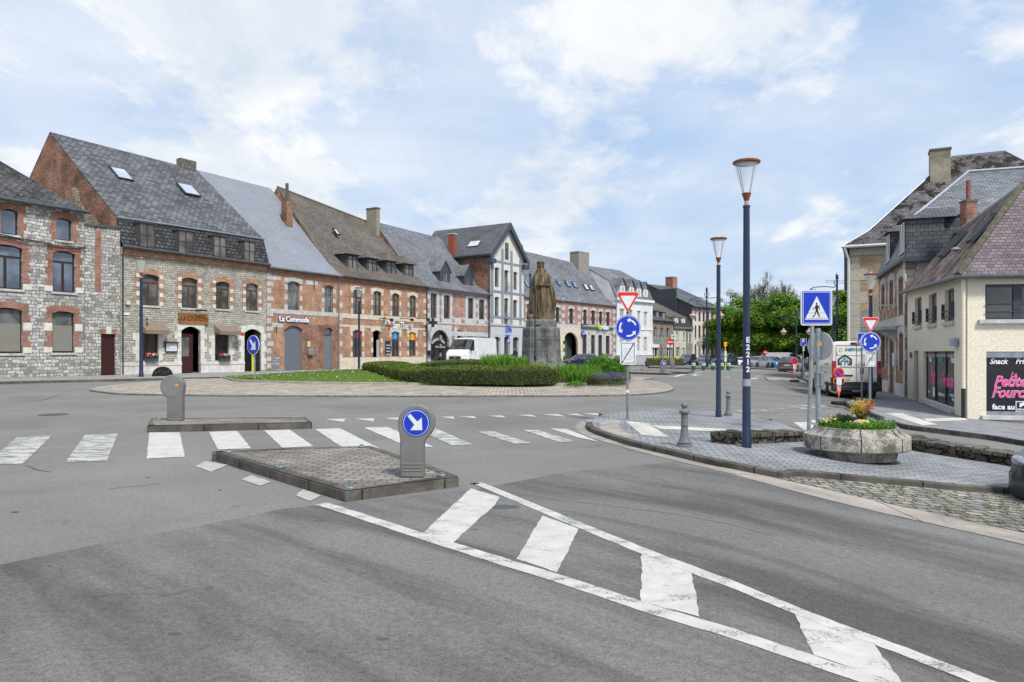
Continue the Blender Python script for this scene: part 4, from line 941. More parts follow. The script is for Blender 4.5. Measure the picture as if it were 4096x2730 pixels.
for px, c1, c2, yy in ((1571,(.02,.3,.75),(.75,.12,.03),1338), (1640,(.85,.30,.02),(.2,.5,.08),1341)):
    q = h.r(px+7, px+22, yy-11, yy+20); MB().box(q[0], q[1], .13, .15, q[2], q[3]).build('window_sticker', plain('st%d' % px, c1, .5), h.root)
    q = h.r(px-6, px+4, yy-6, yy+20); MB().box(q[0], q[1], .13, .15, q[2], q[3]).build('window_sticker', plain('su%d' % px, c2, .5), h.root)
q = h.r(1430,1446,1325,1352); MB().box(q[0], q[1], .12, .14, q[2], q[3]).build('window_sticker', plain('red_sticker', (.6,.02,.03), .5), h.root)
for px in (1516, 1600, 1668): MB().tube([(h.ux(px), -.02, h.z(1275, px=px)), (h.ux(px), -.5, h.z(1275, px=px)), (h.ux(px)+1.0, -.55, h.z(1277, px=px))], .035, 5).box(h.ux(px)+.95, h.ux(px)+1.25, -.65, -.45, h.z(1284, px=px), h.z(1274, px=px)).build('spot_arm', BLACK, h.root)

# --- gallery house with the pharmacy cross
h = HR('gallery_house', 'pink brick and grey stone house with arched gallery window and two slate dormers', 1706, 1958, BRKP, BRKO); GA = h
e0, e1 = h.z(1146, px=1710), h.z(1176, px=1955)
pl, pr, A, B = gable(h, e0, e1, (1500,888), (1760,955), flare=(1.7, 1.0))
up = [h.r(1722,1746,1174,1272), h.r(1775,1799,1182,1274), h.r(1872,1893,1193,1282), h.r(1916,1937,1199,1285)]
ar = h.r(1722,1796,1320,1447); sw = h.r(1828,1850,1322,1440); gd = h.r(1870,1952,1348,1462)
h.walls([list(q) for q in up]+[[ar[0], ar[1], .6, ar[3]], [*sw[:2], .2, sw[3]], [gd[0], gd[1], 0, gd[3]]], e0-.05, e1-.05, pl, pr); h.roof(A, B, SL_MID)
h.gutter((-.0,-.36,e0-.16), (h.L,-.36,e1-.16), .08, ZINCD, pipe=h.L-.3); cornice(h, e0-.1, e1-.1, BLUEST, 0, .2, .12)
for q in up: h.window(*q, 'double', ANTH, GL, bar=.06); h.arch(q[0], q[1], q[3], .08, BLUEST, hh=.25, ext=.45)
for q in up:
    for a, b in ((q[0]-.5, q[0]-.002), (q[1]+.002, q[1]+.5)): h.block(a, b, q[2]-.3, q[3], .012)
h.block(.02, h.L-.02, up[0][2]-.55, up[0][2]-.05, .02)
w = ar[1]-ar[0]; n = 14; zc = ar[3]-w/2
pts = [(ar[0]-.001, .3)]+[(ar[0]+w/2-w/2*math.cos(math.pi*i/n), zc+w/2*math.sin(math.pi*i/n)) for i in range(n+1)]+[(ar[1]+.001, .3), (ar[1]+.45, .3), (ar[1]+.45, ar[3]+.5), (ar[0]-.45, ar[3]+.5), (ar[0]-.45, .3)]
MB().prism(pts, -.05, .22, 'y').build('stone_arch', BLUEST, h.root)
h.block(ar[1]+.5, h.L-.02, gd[3]+.02, gd[3]+.5, .02); h.block(ar[1]+.45, h.L-.02, gd[3]+1.45, gd[3]+1.95, .022)
for q in (sw,): h.window(*q[:2], .2, q[3], 'plain', ANTH, GLS); h.block(q[0]-.5, q[0], 0, q[3]+.3); h.block(q[1], q[1]+.5, 0, q[3]+.3)
h.done('stone_trim', BLUEST)
bb = MB(); 
for px in (1713, 1762, 1812, 1848, 1855, 1908, 1945):
    x = h.ux(px)
    for k in range(9):
        z = 1.0+k*.9
        if z < e0-1: bb.box(x-.17, x+.17, -.045, -.01, z, z+.42)
h.absorb(bb.build('brick_blocks', BRKP, h.root))
h.window(ar[0], ar[1], .6, ar[3], 'plain', ANTH, GLS, y=.3, bar=.04)
MB().box(gd[0], gd[1], .2, .25, 0, gd[3]).build('garage_door', plain('grey_door2', (.28,.29,.30), .6), h.root)
text('Galerie Froiss\'', .44, 'lettering', L_, h.root, ((ar[0]+ar[1])/2+.0, .20, ar[3]-.95), curve=1.5, sx=.95, bold=.004); text('Achat   Vente', .30, 'lettering', L_, h.root, ((ar[0]+ar[1])/2+.3, .20, ar[3]-1.75))
for q in ((1771,1790,1092,1134), (1866,1882,1109,1149)): h.dormer(q[0], q[1], q[2], q[3], 1, 'gable', ANTH, SL_MID, ANTH, rise=1.3, ov=.12, side=.5, style='double')
s_ = onwall(h, 'mailbox', 'black mailbox on the stone pier left of the gallery arch', 'mailbox', 1708, 1723, 1403, 1422, plain('black_box', (.02,.025,.04), .4), .3, bev=.03)
# pharmacy cross stands out from the wall
c = h.P0+h.d*(-.25)-h.n*1.0; zc = h.z(1293, px=1716)+h.zb; o = thing('pharmacy_cross', 'unlit dark green pharmacy cross projecting between the two shops', 'pharmacy sign', (c.x, c.y, zc), rad(8))
a, b = .145, .43
pts = [(-a,-b),(a,-b),(a,-a),(b,-a),(b,a),(a,a),(a,b),(-a,b),(-a,a),(-b,a),(-b,-a),(-a,-a)]
MB().prism(pts, -.07, .07, 'y').build('cross_panel', plain('dark_green_led', (.010,.022,.016), .3), o); pp = [(x*1.08, z*1.08) for x, z in pts]
MB().prism(pp, -.05, .06, 'y').build('cross_frame', ZINC, o); MB().tube([(-.0, .1, 0), (.0, 1.0, 0)], .06, 6).build('bracket', ZINC, o)

# --- tall white gabled bank
h = HR('gabled_bank', 'tall narrow white rendered house with blue stone pilasters and a steep front gable', 1958, 2095, WHITEW, BRKO, D=16); BK = h
L = h.L; e0, e1 = h.z(1002, px=1958), h.z(1032, px=2095); e_ = (e0+e1)/2
za = h.z(894, px=2034); yb, zb2 = h.ridge(1740, 922, L/2); yb = min(yb, 24)
R_ = [h.r(1979,1995,1070,1149), h.r(2017,2033,1081,1175), h.r(2054,2068,1088,1160), h.r(1979,1995,1188,1269), h.r(2017,2033,1193,1300), h.r(2053,2068,1200,1274)]
G_ = [h.r(1975,2001,1348,1470), h.r(2016,2039,1346,1470), h.r(2051,2075,1349,1470)]
h.walls([list(q) for q in R_]+[[q[0], q[1], .1, q[3]] for q in G_], e_, e_, [(0,e_),(yb,e_)], [(0,e_),(yb,e_)])
MB().prism([(.01, e_), (L-.01, e_), (L/2, za-.25)], 0, .3, 'y').build('gable_wall', WHITEW, h.root)
rf = MB(); o = .45; sl = (za-e_)/(L/2)
for sx in (-1, 1):
    x0 = L/2+sx*(L/2+.45); z0 = e_-.45*sl
    a = [(x0,-o,z0),(L/2,-o,za),(L/2,yb,za),(x0,yb,z0)]; rf.add([*a, *[(p[0], p[1], p[2]-.16) for p in a]], [(0,1,2,3),(4,7,6,5),(0,4,5,1),(0,3,7,4),(2,6,7,3)])
rf.build('roof', SL_DRK, h.root)
vb = MB()
for sx in (-1, 1):
    x0 = L/2+sx*(L/2+.5); z0 = e_-.5*sl; a = [(x0, z0), (L/2, za+.05), (L/2, za-.75), (x0, z0-.65)]; vb.prism(a, -o-.08, -o, 'y'); vb.box(min(x0, x0-sx*1.1), max(x0, x0-sx*1.1), -o-.1, .1, z0-.95, z0-.45)
vb.build('barge_board', ANTH, h.root)
A = [Vector((L/2-L/2-.45, -o, e_-.45*sl)), Vector((L/2, -o, za))]; 
h.A = [Vector((-.45, yb, e_-.45*sl)), Vector((L/2, yb, za))]; h.B = [Vector((-.45, -o, e_-.45*sl)), Vector((L/2, -o, za))]
h.skylight([(1868,989),(1912,988),(1926,963),(1883,966)], 0)
MB().tube([(-.5, -o, e_-.45*sl-.1), (-.5, yb-6, e_-.45*sl-.1)], .2, 6).build('gutter', ANTH, h.root)
pc = h.onroof(1836, 985, 0); h.chimney(-.45, .15, pc.y-.3, pc.y+.5, e_-1.5, h.z(940, x=0, y=pc.y), plain('red_chimney', (.22,.07,.04), .9, var=.3), cap=True)
MB().tube([(-.06, -.12, e_-.4), (-.06, -.12, 0)], .07, 6).build('downpipe', ZINC, h.root)
for i, q in enumerate(R_):
    h.window(*q, 'double' if i not in (1, 4) else 'plain', DARKW, GLC, bar=.06); h.arch(q[0], q[1], q[3], .12, WHITEW, hh=.3, ext=.2, p=.05)
for q in G_: h.window(q[0], q[1], .1, q[3], 'plain', GREYP, GLS, y=.25); h.arch(q[0], q[1], q[3], .2, plain('bank_panel', (.40,.41,.43), .8), hh=.2, ext=.1, p=.03)
q = h.r(2019,2032,973,1037); MB().box(q[0]-.3, q[1]+.3, -.03, .02, q[2]-.1, q[3]+.35).build('gable_window_frame', WHITEW, h.root); h.window(*q, 'french', DARKW, GLC, y=-.08, bar=.06)
pz = h.z(1302, px=2030)
for px in (1968, 2009, 2045, 2081): x = h.ux(px); h.block(x-.22, x+.22, pz+.1, e_-.3 if px in (1968, 2081) else za-3.2, .06)
for yy in (1262, 1162, 1044): z = h.z(yy+10, px=2030); h.block(.02, L-.02, z-.12, z+.12, .045)
h.done('blue_stone_trim', plain('slate_blue_stone', (.20,.235,.29), .8, var=.2))
MB().box(.02, L-.02, -.14, .05, pz-.1, pz+.12).build('string_course', STONE, h.root)
gp = MB(); xs = [.02]+[v for q in G_ for v in (q[0]-.001, q[1]+.001)]+[L-.02]
for i in range(0, len(xs), 2): gp.box(xs[i], xs[i+1], -.03, .05, 0, pz-.1)
for q in G_: gp.box(q[0], q[1], -.03, .05, q[3]+.15, pz-.1)
gp.build('bank_facing', plain('bank_facing', (.46,.47,.49), .7), h.root)
s_ = onwall(h, 'bank_sign', 'bright blue capital letters on the grey ground floor of the tall white house', 'sign', 2014, 2046, 1312, 1341, plain('bank_facing', (.46,.47,.49), .7), .03, .03)
text('CPH', .80, 'lettering', plain('blue_letter', (.01,.08,.65), .4), s_, (0,-.16,.15), ext=.03, bold=.006, sx=.80, spacing=1.12); MB().box(-.45, .25, -.12, -.06, -.62, -.42).build('underline', plain('blue_letter', (.01,.08,.65), .4), s_)
for i, q in ((1, R_[1]), (4, R_[4]), (0, q)):
    bal = MB(); x0, x1, z0 = q[0]-.1, q[1]+.1, q[2]+(.0 if i else 0); z1 = z0+1.25
    for z in (z0+.05, z1): bal.box(x0, x1, -.3, -.26, z, z+.04)
    for x in (x0, x1, (x0+x1)/2): bal.tube([(x,-.28,z0),(x,-.28,z1)], .018, 5)
    bal.tube([(x0,-.28,z0),(x1,-.28,z1)], .015, 5); bal.tube([(x1,-.28,z0),(x0,-.28,z1)], .015, 5); bal.build('balcony_rail', ZINC, h.root)

# --- long bank with the arched gateway
P1 = Vector((14.73, 103.0)); h = House('long_bank', 'long red brick and stone bank building with arched carriage gateway and roof windows', row(2095), P1, .115, 12, BRK, BRKO); LB = h
h.wm = BRKP
e0, e1 = h.z(1180, px=2100), h.z(1219, px=2460)
pl, pr, A, B = gable(h, e0, e1, (1975,975), (2330,1064), flare=(1.7, 1.0))
up = [h.r(2222,2237,1229,1291), h.r(2277,2292,1234,1295), h.r(2333,2346,1239,1297), h.r(2365,2379,1242,1299), h.r(2396,2408,1246,1300), h.r(2425,2438,1248,1304), h.r(2108,2125,1215,1282)]
gr = [h.r(2330,2346,1337,1416), h.r(2364,2379,1340,1416), h.r(2423,2438,1343,1416), h.r(2393,2408,1340,1440)]; ar = h.r(2250,2310,1330,1460)
h.walls([list(q) for q in up+gr]+[[ar[0], ar[1], 0, ar[3]]], e0-.05, e1-.05, pl, pr); h.roof(A, B, SL_MID)
cornice(h, e0-.06, e1-.06, ZINC, 0, .2, .3)
for q in up+gr: h.window(*q, 'double', ANTH, GL, bar=.08); h.arch(q[0], q[1], q[3], .12, BLUEST, hh=.3, ext=.3)
h.pilasters(up, .34, .5, True, h.trim, .03); h.pilasters(gr, .5, .42, False, h.trim, .012)
z0 = h.z(1312, px=2390); h.block(.02, h.L-.02, up[3][2]-.6, up[3][2]-.15, .03); h.block(.02, h.L-.02, z0-.7, z0-.2, .03)
h.block(h.ux(2320), h.L-.02, 0, .9, .03)
for px in (2317, 2457, 2253): x = h.ux(px); [h.block(x-.3, x+.3, 1+k*1.0, 1.55+k*1.0) for k in range(8)]
h.done('stone_trim', BLUEST)
w = ar[1]-ar[0]; zc = ar[3]-w/2
pts = [(ar[0]-.001, 0)]+[(ar[0]+w/2-w/2*math.cos(math.pi*i/14), zc+w/2*math.sin(math.pi*i/14)) for i in range(15)]+[(ar[1]+.001, 0), (ar[1]+.6, 0), (ar[1]+.6, ar[3]+.6), (ar[0]-.6, ar[3]+.6), (ar[0]-.6, 0)]
MB().prism(pts, -.08, .22, 'y').build('stone_arch', CREAMST, h.root)
gp = brick('green_print', (.03,.12,.01), (.16,.22,.02), (.06,.15,.02), .5, .4, .1, wob=.5, dirt=.6, dscale=2)
MB().box(ar[0], ar[0]+w*.62, .9, .95, 0, ar[3]*.8).build('painted_panel', gp, h.root); MB().box(ar[0]-.3, ar[1]+.3, 1.2, 1.3, 0, ar[3]).build('gateway_back', plain('gate_grey', (.05,.06,.075), .6), h.root)
x0 = h.ux(2322); MB().box(x0, h.ux(2450), -.28, -.03, z0-.12, z0+.12).build('fascia', plain('green_fascia', (.06,.12,.05), .5), h.root)
text('crelan', 1.0, 'lettering', L_, h.root, (h.ux(2408), -.34, z0+.10), bold=.02, sx=.95, ext=.03)
MB().ball((h.ux(2395)-.35, -.33, z0+.15), .42, 10, 6, (1,.3,1)).build('round_logo', plain('lime_logo', (.30,.45,.02), .5), h.root)
s_ = onwall(h, 'bank_panel_sign', 'navy and red panel sign on the corner of the long bank', 'sign', 2325, 2349, 1297, 1309, plain('navy_sign', (.01,.02,.12), .5), .1, .06); MB().box(-s_['w']/2-.15, -s_['w']/2-.001, -.161, -.06, -.30, .30).build('red_edge', plain('sign_red', (.6,.02,.02), .5), s_); text('beobank', .3, 'lettering', L_, s_, (.05,-.165,0))
s_ = onwall(h, 'projecting_sign', 'small sign', 'sign', 2322, 2331, 1325, 1345, plain('insurer_blue', (.01,.03,.35), .5), .1, .2); s_['label'] = 'small dark blue projecting sign with white letters right of the gateway arch'; text('A/', .5, 'lettering', L_, s_, (0,-.31,0))
for q in ([(2104,1149),(2120,1152),(2106,1120),(2095,1118)], [(2238,1142),(2247,1145),(2231,1121),(2219,1119)], [(2276,1147),(2288,1151),(2268,1123),(2252,1121)], [(2302,1151),(2316,1155),(2297,1128),(2281,1126)], [(2345,1159),(2364,1163),(2340,1138),(2328,1136)], [(2367,1162),(2384,1166),(2362,1141),(2349,1139)]):
    h.skylight(q, 1, None, plain('blue_skylight', (.20,.34,.52), .15, .4) if q[0][0] < 2330 else GLK)
yy = B[2][1]; h.chimney(h.L-2.6, h.L-.1, yy-.9, yy+.7, e1+4, h.z(1014, x=h.L-1, y=yy), plain('grey_render', (.24,.23,.21), .95, var=.3), True, 0)
h.chimney(1.2, 3.2, 3.0, 4.4, e0+2, h.z(980, x=2, y=3.5), ANTH, False, 0)
text('Notaire', .3, 'lettering', L_, h.root, (h.ux(2180), -.05, -5)) if False else None

# --- white mansard house
P2 = Vector((21.34, 110.0)); h = House('white_house', 'white painted town house with slate mansard and four pointed white dormers', P1, P2, .10, 12, WHITEW2, WHITEW2); WH = h
e0, e1 = h.z(1192, px=2466), h.z(1207, px=2600); e0 = e1 = (e0+e1)/2
k0 = h.ridge(2447, 1118, 0); ky = 1.2; kz = h.z(1122, x=0, y=ky); yr_, zr_ = h.ridge(2330, 1062, 0); yr_ = min(max(yr_, 5), 9); zr0 = h.z(1062, x=0, y=yr_); zr1 = zr0
pl = [(0,e0),(ky,kz),(yr_,zr0),(2*yr_,e0)]; A = [(-.02,-.2,e0),(-.02,ky,kz+.05),(-.02,yr_,zr0+.05),(-.02,2*yr_,e0)]; B = [(h.L+.02, a[1], a[2]) for a in A]
wx = [h.r(a, b, c, d) for a, b, c, d in ((2480,2495,1235,1300),(2514,2528,1239,1302),(2549,2560,1243,1304),(2576,2587,1247,1308),(2480,2495,1346,1409),(2514,2528,1346,1409),(2548,2560,1346,1409),(2575,2587,1348,1409))]
h.walls([list(q) for q in wx], e0-.02, e0-.02, pl, pl); h.roof(A, B, SL_MID)
for q in wx: h.window(*q, 'french', WHITE, GLC, bar=.09, y=.14, sill=WHITE); h.arch(q[0], q[1], q[3], .12, WHITEW2, hh=.3, ext=.2, p=.06)
cornice(h, e0, e0, WHITE, -.1, .35, .35); strip(h, 2540, 1315, 1320, WHITE, p=.1); strip(h, 2540, 1424, 1458, plain('grey_plinth', (.36,.37,.39), .8), 'plinth', .05); strip(h, 2540, 1417, 1421, WHITE, 'plinth_moulding', .09)
for q in ((2486,2495,1147,1168), (2522,2531,1153,1172), (2552,2560,1158,1176), (2578,2586,1163,1198)): h.dormer(q[0], q[1], q[2], 1188, 0, 'gable', WHITEW2, SL_MID, WHITE, rise=1.25, ov=.2, side=.35, style='french', pm=GLC, depth=2.0, front=ZINC)
MB().tube([(0, .0, 0), (0, -.15, e0)], .09, 6).build('downpipe', ZINC, h.root)

# --- grey stone house with three dormers
P3 = Vector((25.9, 116.5)); h = House('small_stone_house', 'small grey stone house with red-framed narrow windows and three small dormers', P2, P3, .0, 11, RUB3, RUB3)
e0 = h.z(1278, px=2610); e1 = h.z(1286, px=2690); e0 = e1 = (e0+e1)/2
yr_, zr_ = h.ridge(2600, 1190, 0); yr_ = 6.5; zr_ = h.z(1195, x=0, y=yr_)
pl = [(0,e0),(yr_,zr_),(2*yr_,e0)]; A = [(-.02,-.3,e0-.1),(-.02,yr_,zr_+.05),(-.02,2*yr_,e0)]; B = [(h.L, a[1], a[2]) for a in A]
wx = [h.r(a, b, 1309+c, 1349+c) for a, b, c in ((2616,2626,0),(2642,2652,2),(2667,2677,4))]; g1 = h.r(2607,2634,1391,1445); g2 = h.r(2668,2688,1391,1440); dd = h.r(2642,2647,1384,1455)
h.walls([list(q) for q in wx]+[[*g1[:2], .3, g1[3]], [*g2[:2], .3, g2[3]], [*dd[:2], 0, dd[3]]], e0-.02, e0-.02, pl, pl); h.roof(A, B, SL_DRK)
for q in wx: h.window(*q, 'plain', WHITE, GL, bar=.05); h.arch(q[0], q[1], q[3], .1, BRKD, hh=.5, ext=.35)
h.pilasters(wx, .42, .5, True, h.trim, .02); h.done('brick_trim', BRKD)
h.window(*g1[:2], .3, g1[3], 'double', WHITE, GLC, bar=.12); h.window(*g2[:2], .3, g2[3], 'double', WHITE, GLC, bar=.12); MB().box(*dd[:2], .1, .15, 0, dd[3]).build('door', WOOD, h.root)
for q in (g1, g2): MB().box(q[0]-.1, q[1]+.1, -.1, .05, q[3], q[3]+.5).build('roller_box', WHITE, h.root)
for q in ((2603,2607,1245,1264), (2627,2632,1248,1267), (2652,2657,1252,1271)): h.dormer(q[0], q[1], q[2], q[3], 0, 'hip', SL_DRK, SL_DRK, WHITE, rise=.4, ov=.15, side=.5, style='plain')
h.gutter((0,-.35,e0-.1), (h.L,-.35,e0-.1), .09, ZINCD)

# --- cream house and grey neighbour
P4 = Vector((30.1, 121.0)); h = House('cream_house', 'narrow cream house with white dormers in a dark mansard', P3, P4, -.05, 10, whitewall('cream_render', (.62,.59,.49)), RUB3)
h2 = None; x2 = h.ux(2743); L = h.L
e0 = h.z(1310, px=2720); ky = .9; kz = h.z(1268, x=0, y=ky); zr_ = h.z(1192, x=0, y=8)
pl = [(0,e0),(ky,kz),(8,zr_),(14,e0)]; A = [(-.02,-.15,e0),(-.02,ky,kz),(-.02,8,zr_),(-.02,14,e0)]; B = [(L,a[1],a[2]) for a in A]
wx = [h.r(*q) for q in ((2704,2713,1329,1358),(2731,2740,1330,1359),(2745,2752,1332,1371),(2757,2764,1334,1371),(2704,2719,1390,1430),(2730,2739,1392,1440),(2745,2751,1392,1440),(2756,2763,1392,1440))]
h.walls([list(q) for q in wx], e0-.02, e0-.02, pl, pl); h.roof(A, B, SL_BRN)
MB().add([(-.02,-.25,e0),(L,-.25,e0),(L,ky-.08,kz-.02),(-.02,ky-.08,kz-.02)], [(0,1,2,3)]).build('mansard', plain('dark_mansard', (.03,.03,.033), .7), h.root, fix=False)
for q in wx: h.window(*q, 'double', WHITE if q[0] < x2 else DARKW, GLC, bar=.07, sill=STONE)
MB().box(x2, L-.02, -.02, .02, 0, wx[2][2]-.2).box(x2, L-.02, -.02, .02, wx[2][3]+.1, e0-.1).build('grey_stone_bay', RUB3, h.root); cornice(h, e0, e0, ZINC, -.05, .3, .3)
for q in ((2703,2709,1271,1295), (2731,2737,1273,1296)): h.dormer(q[0], q[1], q[2], q[3], 0, 'flat', WHITE, ZINC, WHITE, side=.3, style='double')

# --- tall brick house at the end of the row
P5 = Vector((36.4, 127.0)); h = House('tall_brick_house', 'tall three-storey pink brick house with white stone piers and long iron balcony', P4, P5, -.1, 14, BRKP, plain('dark_slate_hanging', (.045,.05,.06), .75, var=.2))
e0 = h.z(1222, px=2778); L = h.L; yr_ = 9; zr_ = h.z(1138, x=0, y=yr_)
pl = [(0,e0),(yr_,zr_),(18,e0)]; A = [(-.1,-.7,e0-.25),(-.1,yr_,zr_+.05),(-.1,18,e0-.25)]; B = [(L+.2,a[1],a[2]) for a in A]
wx = [h.r(a, b, c, d) for a, b in ((2777,2784),(2794,2801),(2811,2818),(2828,2835),(2844,2851)) for c, d in ((1250,1288),(1302,1349),(1378,1420))]
h.walls([list(q) for q in wx], e0-.02, e0-.02, pl, pl); h.roof(A, B, SL_DRK)
for q in wx: h.window(*q, 'double', REDW, GL, bar=.08); h.arch(q[0], q[1], q[3], .1, STONEW, hh=.25, ext=.25)
for px in (2774, 2789, 2806, 2823, 2840, 2857): x = h.ux(px); h.block(x-.32, x+.32, 0, e0-.3, .03)
for yy in (1294, 1366): z = h.z(yy, px=2820); h.block(.02, L-.02, z-.25, z+.25, .04)
h.done('stone_trim', STONEW)
zz = h.z(1366, px=2820); bal = MB().box(L*.3, L, -1.0, 0, zz-.2, zz)
for i in range(26): x = L*.3+.03+i*(L*.7-.06)/25; bal.tube([(x,-.97,zz),(x,-.97,zz+1.6)], .035, 4)
bal.box(L*.3, L, -1.0, -.94, zz+1.55, zz+1.65).build('balcony', plain('iron_black', (.02,.02,.022), .5), h.root)
for q in ([(2775,1205),(2785,1207),(2775,1197),(2765,1196)], [(2795,1209),(2803,1211),(2793,1201),(2785,1200)], [(2812,1213),(2820,1214),(2810,1205),(2802,1204)], [(2835,1218),(2843,1219),(2834,1212),(2827,1211)]): h.skylight(q, 0)
h.chimney(L-2.2, L-.8, yr_-.8, yr_+.8, zr_-1, zr_+1.7, BRKD, True); MB().box(-.3, -.01, 3, 9, 5, e0+3).build('party_wall', plain('dark_slate_hanging', (.045,.05,.06), .75, var=.2), h.root)

# --- gable of a house behind the row
c = at(2585, 150); h = House('back_house', 'slate gabled roof of a house rising behind the white house', at(2520, 140), at(2680, 152), 0, 12, plain('dark_slate_hanging', (.045,.05,.06), .75, var=.2))
zt = zat(1114, 146)
mb = MB(); Lq = h.L; ze = zt-7
mb.add([(0,0,0),(Lq,0,0),(Lq,14,0),(0,14,0),(0,0,ze),(Lq,0,ze),(Lq,14,ze),(0,14,ze)], [(0,1,5,4),(1,2,6,5),(2,3,7,6),(3,0,4,7)]).build('wall', h.wm, h.root)
MB().add([(-.4,-.4,ze),(Lq+.4,-.4,ze),(Lq+.4,14.4,ze),(-.4,14.4,ze),(Lq*.62,7,zt),(-.4,7,zt-3.2)], [(0,1,4,5),(1,2,4),(2,3,5,4),(0,5,3),(0,3,2,1)]).build('roof', SL_MID, h.root)
# ------------------------------------------------------------ houses on the right
CREAM = brick('painted_brick', (.74,.67,.54), (.76,.69,.56), (.67,.60,.475), .23, .08, .004, .5, .06, .7, .5, .5)
MIXT = brick('mottled_tiles', (.115,.085,.075), (.40,.27,.225), (.03,.025,.022), .30, .17, .014, .5, .45, .8, .9, .7, dirtc=((.055,.052,.045), .9, .50, .12), wob=.03)
PURP = brick('purple_slate', (.115,.092,.10), (.21,.165,.185), (.05,.04,.045), .2, .13, .010, .5, .3, .6, .8, .6, dirtc=((.34,.32,.35), 4.5, .66, .04), wob=.02)
MOSSR = slate('moss_roof', (.13,.12,.125), (.21,.20,.20), bw=.26, bh=.16, ms=.02, rough=.85, spots=((.022,.017,.013), 1.1, .49, .06), dirt=.4)
YBRK = brick('yellow_old_brick', (.40,.27,.14), (.50,.38,.23), (.36,.31,.24), .26, .085, .012, .5, .35, .9, .5, .5, dirtc=((.36,.15,.07), .8, .60, .06))
YSTN = rubble('yellow_block_stone', [(.32,.29,.24), (.42,.38,.31), (.37,.34,.29)], (.24,.21,.17), .7, .45, .03, .03)
E_ = Vector((18.0, 33.0)); C_ = Vector((13.68, 21.8)); R__ = Vector((25.0, 20.0))
gzc = tz(C_.x, C_.y)+.105
h = House('cream_shop', 'cream painted corner snack shop with black window film and a mossy tiled roof', E_, C_, gzc, 4, CREAM); CS = h
L = h.L
e0 = h.z(1170, px=3627); e1 = h.z(1095, px=3866)
wu = [h.r(3659,3686,1191,1304), h.r(3715,3746,1175,1296), h.r(3779,3816,1157,1287)]
sh = h.r(3694,3817,1406,1612); dr = h.r(3655,3673,1404,1592)
h.walls([list(q) for q in wu]+[list(sh), [dr[0], dr[1], dr[2]-.3, dr[3]]], e0, e1, None, None, th=.22)
for q in wu:
    h.window(*q, 'double', ANTH, GLC, bar=.06, y=.12, sill=BLUEST)
    rl = MB()
    for k in (.13, .30): z = q[2]+(q[3]-q[2])*k; rl.box(q[0]-.05, q[1]+.05, -.10, -.07, z, z+.035)
    for x in (q[0]-.05, q[1]+.02): rl.box(x, x+.03, -.10, 0, q[2]+.1, q[2]+.62)
    rl.build('window_rail', ANTH, h.root)
MB().box(dr[0], dr[1], .14, .2, dr[2]-.3, dr[3]).build('door', GREYP, h.root)
FILM = plain('black_film', (.012,.012,.014), .18, spec=.6)
f = h.window(*sh, 'plain', DARKW, FILM, bar=.05, y=.10); x0, x1, z0, z1 = sh
for t_ in (.33, .67): MB().box(x0+(x1-x0)*t_-.03, x0+(x1-x0)*t_+.03, .09, .14, z0, z1).build('mullion', DARKW, f)
MB().box(x0+.06, x1-.06, .115, .12, z1-.20, z1-.10).build('blind_edge', ZINC, f)
MB().box(x0-.25, x1+.1, -.14, .12, z0-.16, z0-.01).build('sill', BLUEST, f)
PINK = plain('pink_letter', (.75,.05,.30), .5); PINKW = plain('pink_outline', (.8,.62,.7), .5); WL = plain('white_letter', (.75,.76,.80), .5)
def fancy(s, size, hh, x, z, y, sx=.8, name='lettering', shear=.35):
    text(s, size, name, PINK, hh.root, (x, y-.012, z), shear=shear, bold=size*.008, sx=sx); text(s, size, name+'_outline', PINKW, hh.root, (x, y-.004, z), shear=shear, bold=size*.032, sx=sx)
w = x1-x0; H_ = z1-z0
fancy('La', .34, h, x0+w*.22, z0+H_*.66, .118); fancy('Petite', .58, h, x0+w*.24, z0+H_*.46, .118, .72); fancy('Fourchette', .58, h, x0+w*.70, z0+H_*.44, .118, .72)
text('Snack', .30, 'lettering', WL, h.root, (x0+w*.14, .112, z0+H_*.84), shear=.3, bold=.01, sx=.8); text('Friterie', .30, 'lettering', WL, h.root, (x0+w*.86, .112, z0+H_*.84), shear=.3, bold=.01, sx=.8)
text('+32(0)60 73 04 43', .15, 'lettering', WL, h.root, (x0+w*.52, .112, z0+H_*.16), bold=.003); text('face au', .14, 'lettering', WL, h.root, (x0+w*.10, .112, z0+H_*.16), bold=.003)
text('la petite fourchette\nChimay', .13, 'lettering', WL, h.root, (x0+w*.86, .112, z0+H_*.17), bold=.002)
MB().box(x0+w*.72, x0+w*.755, .108, .114, z0+H_*.08, z0+H_*.22).build('blue_logo', plain('logo_blue', (.03,.12,.5), .5), h.root)
MB().box(x0+w*.23, x0+w*.30, .108, .114, z0+H_*.08, z0+H_*.27).build('shop_logo', WL, h.root); MB().box(x0+w*.43, x0+w*.56, .108, .114, z0+H_*.80, z0+H_*.86).build('green_print_line', plain('green_line', (.02,.25,.08), .5), h.root)
onwall(h, 'wall_light_box', 'small grey blue alarm box on the cream wall above the shop window', 'alarm box', 3819, 3837, 1355, 1385, plain('alarm_blue', (.26,.33,.45), .5), .12, bev=.01)
onwall(h, 'wall_plaque', 'small red brown plaque high beside the cream shop door', 'plaque', 3643, 3649, 1410, 1432, plain('plaque_red', (.25,.05,.05), .6), .02)
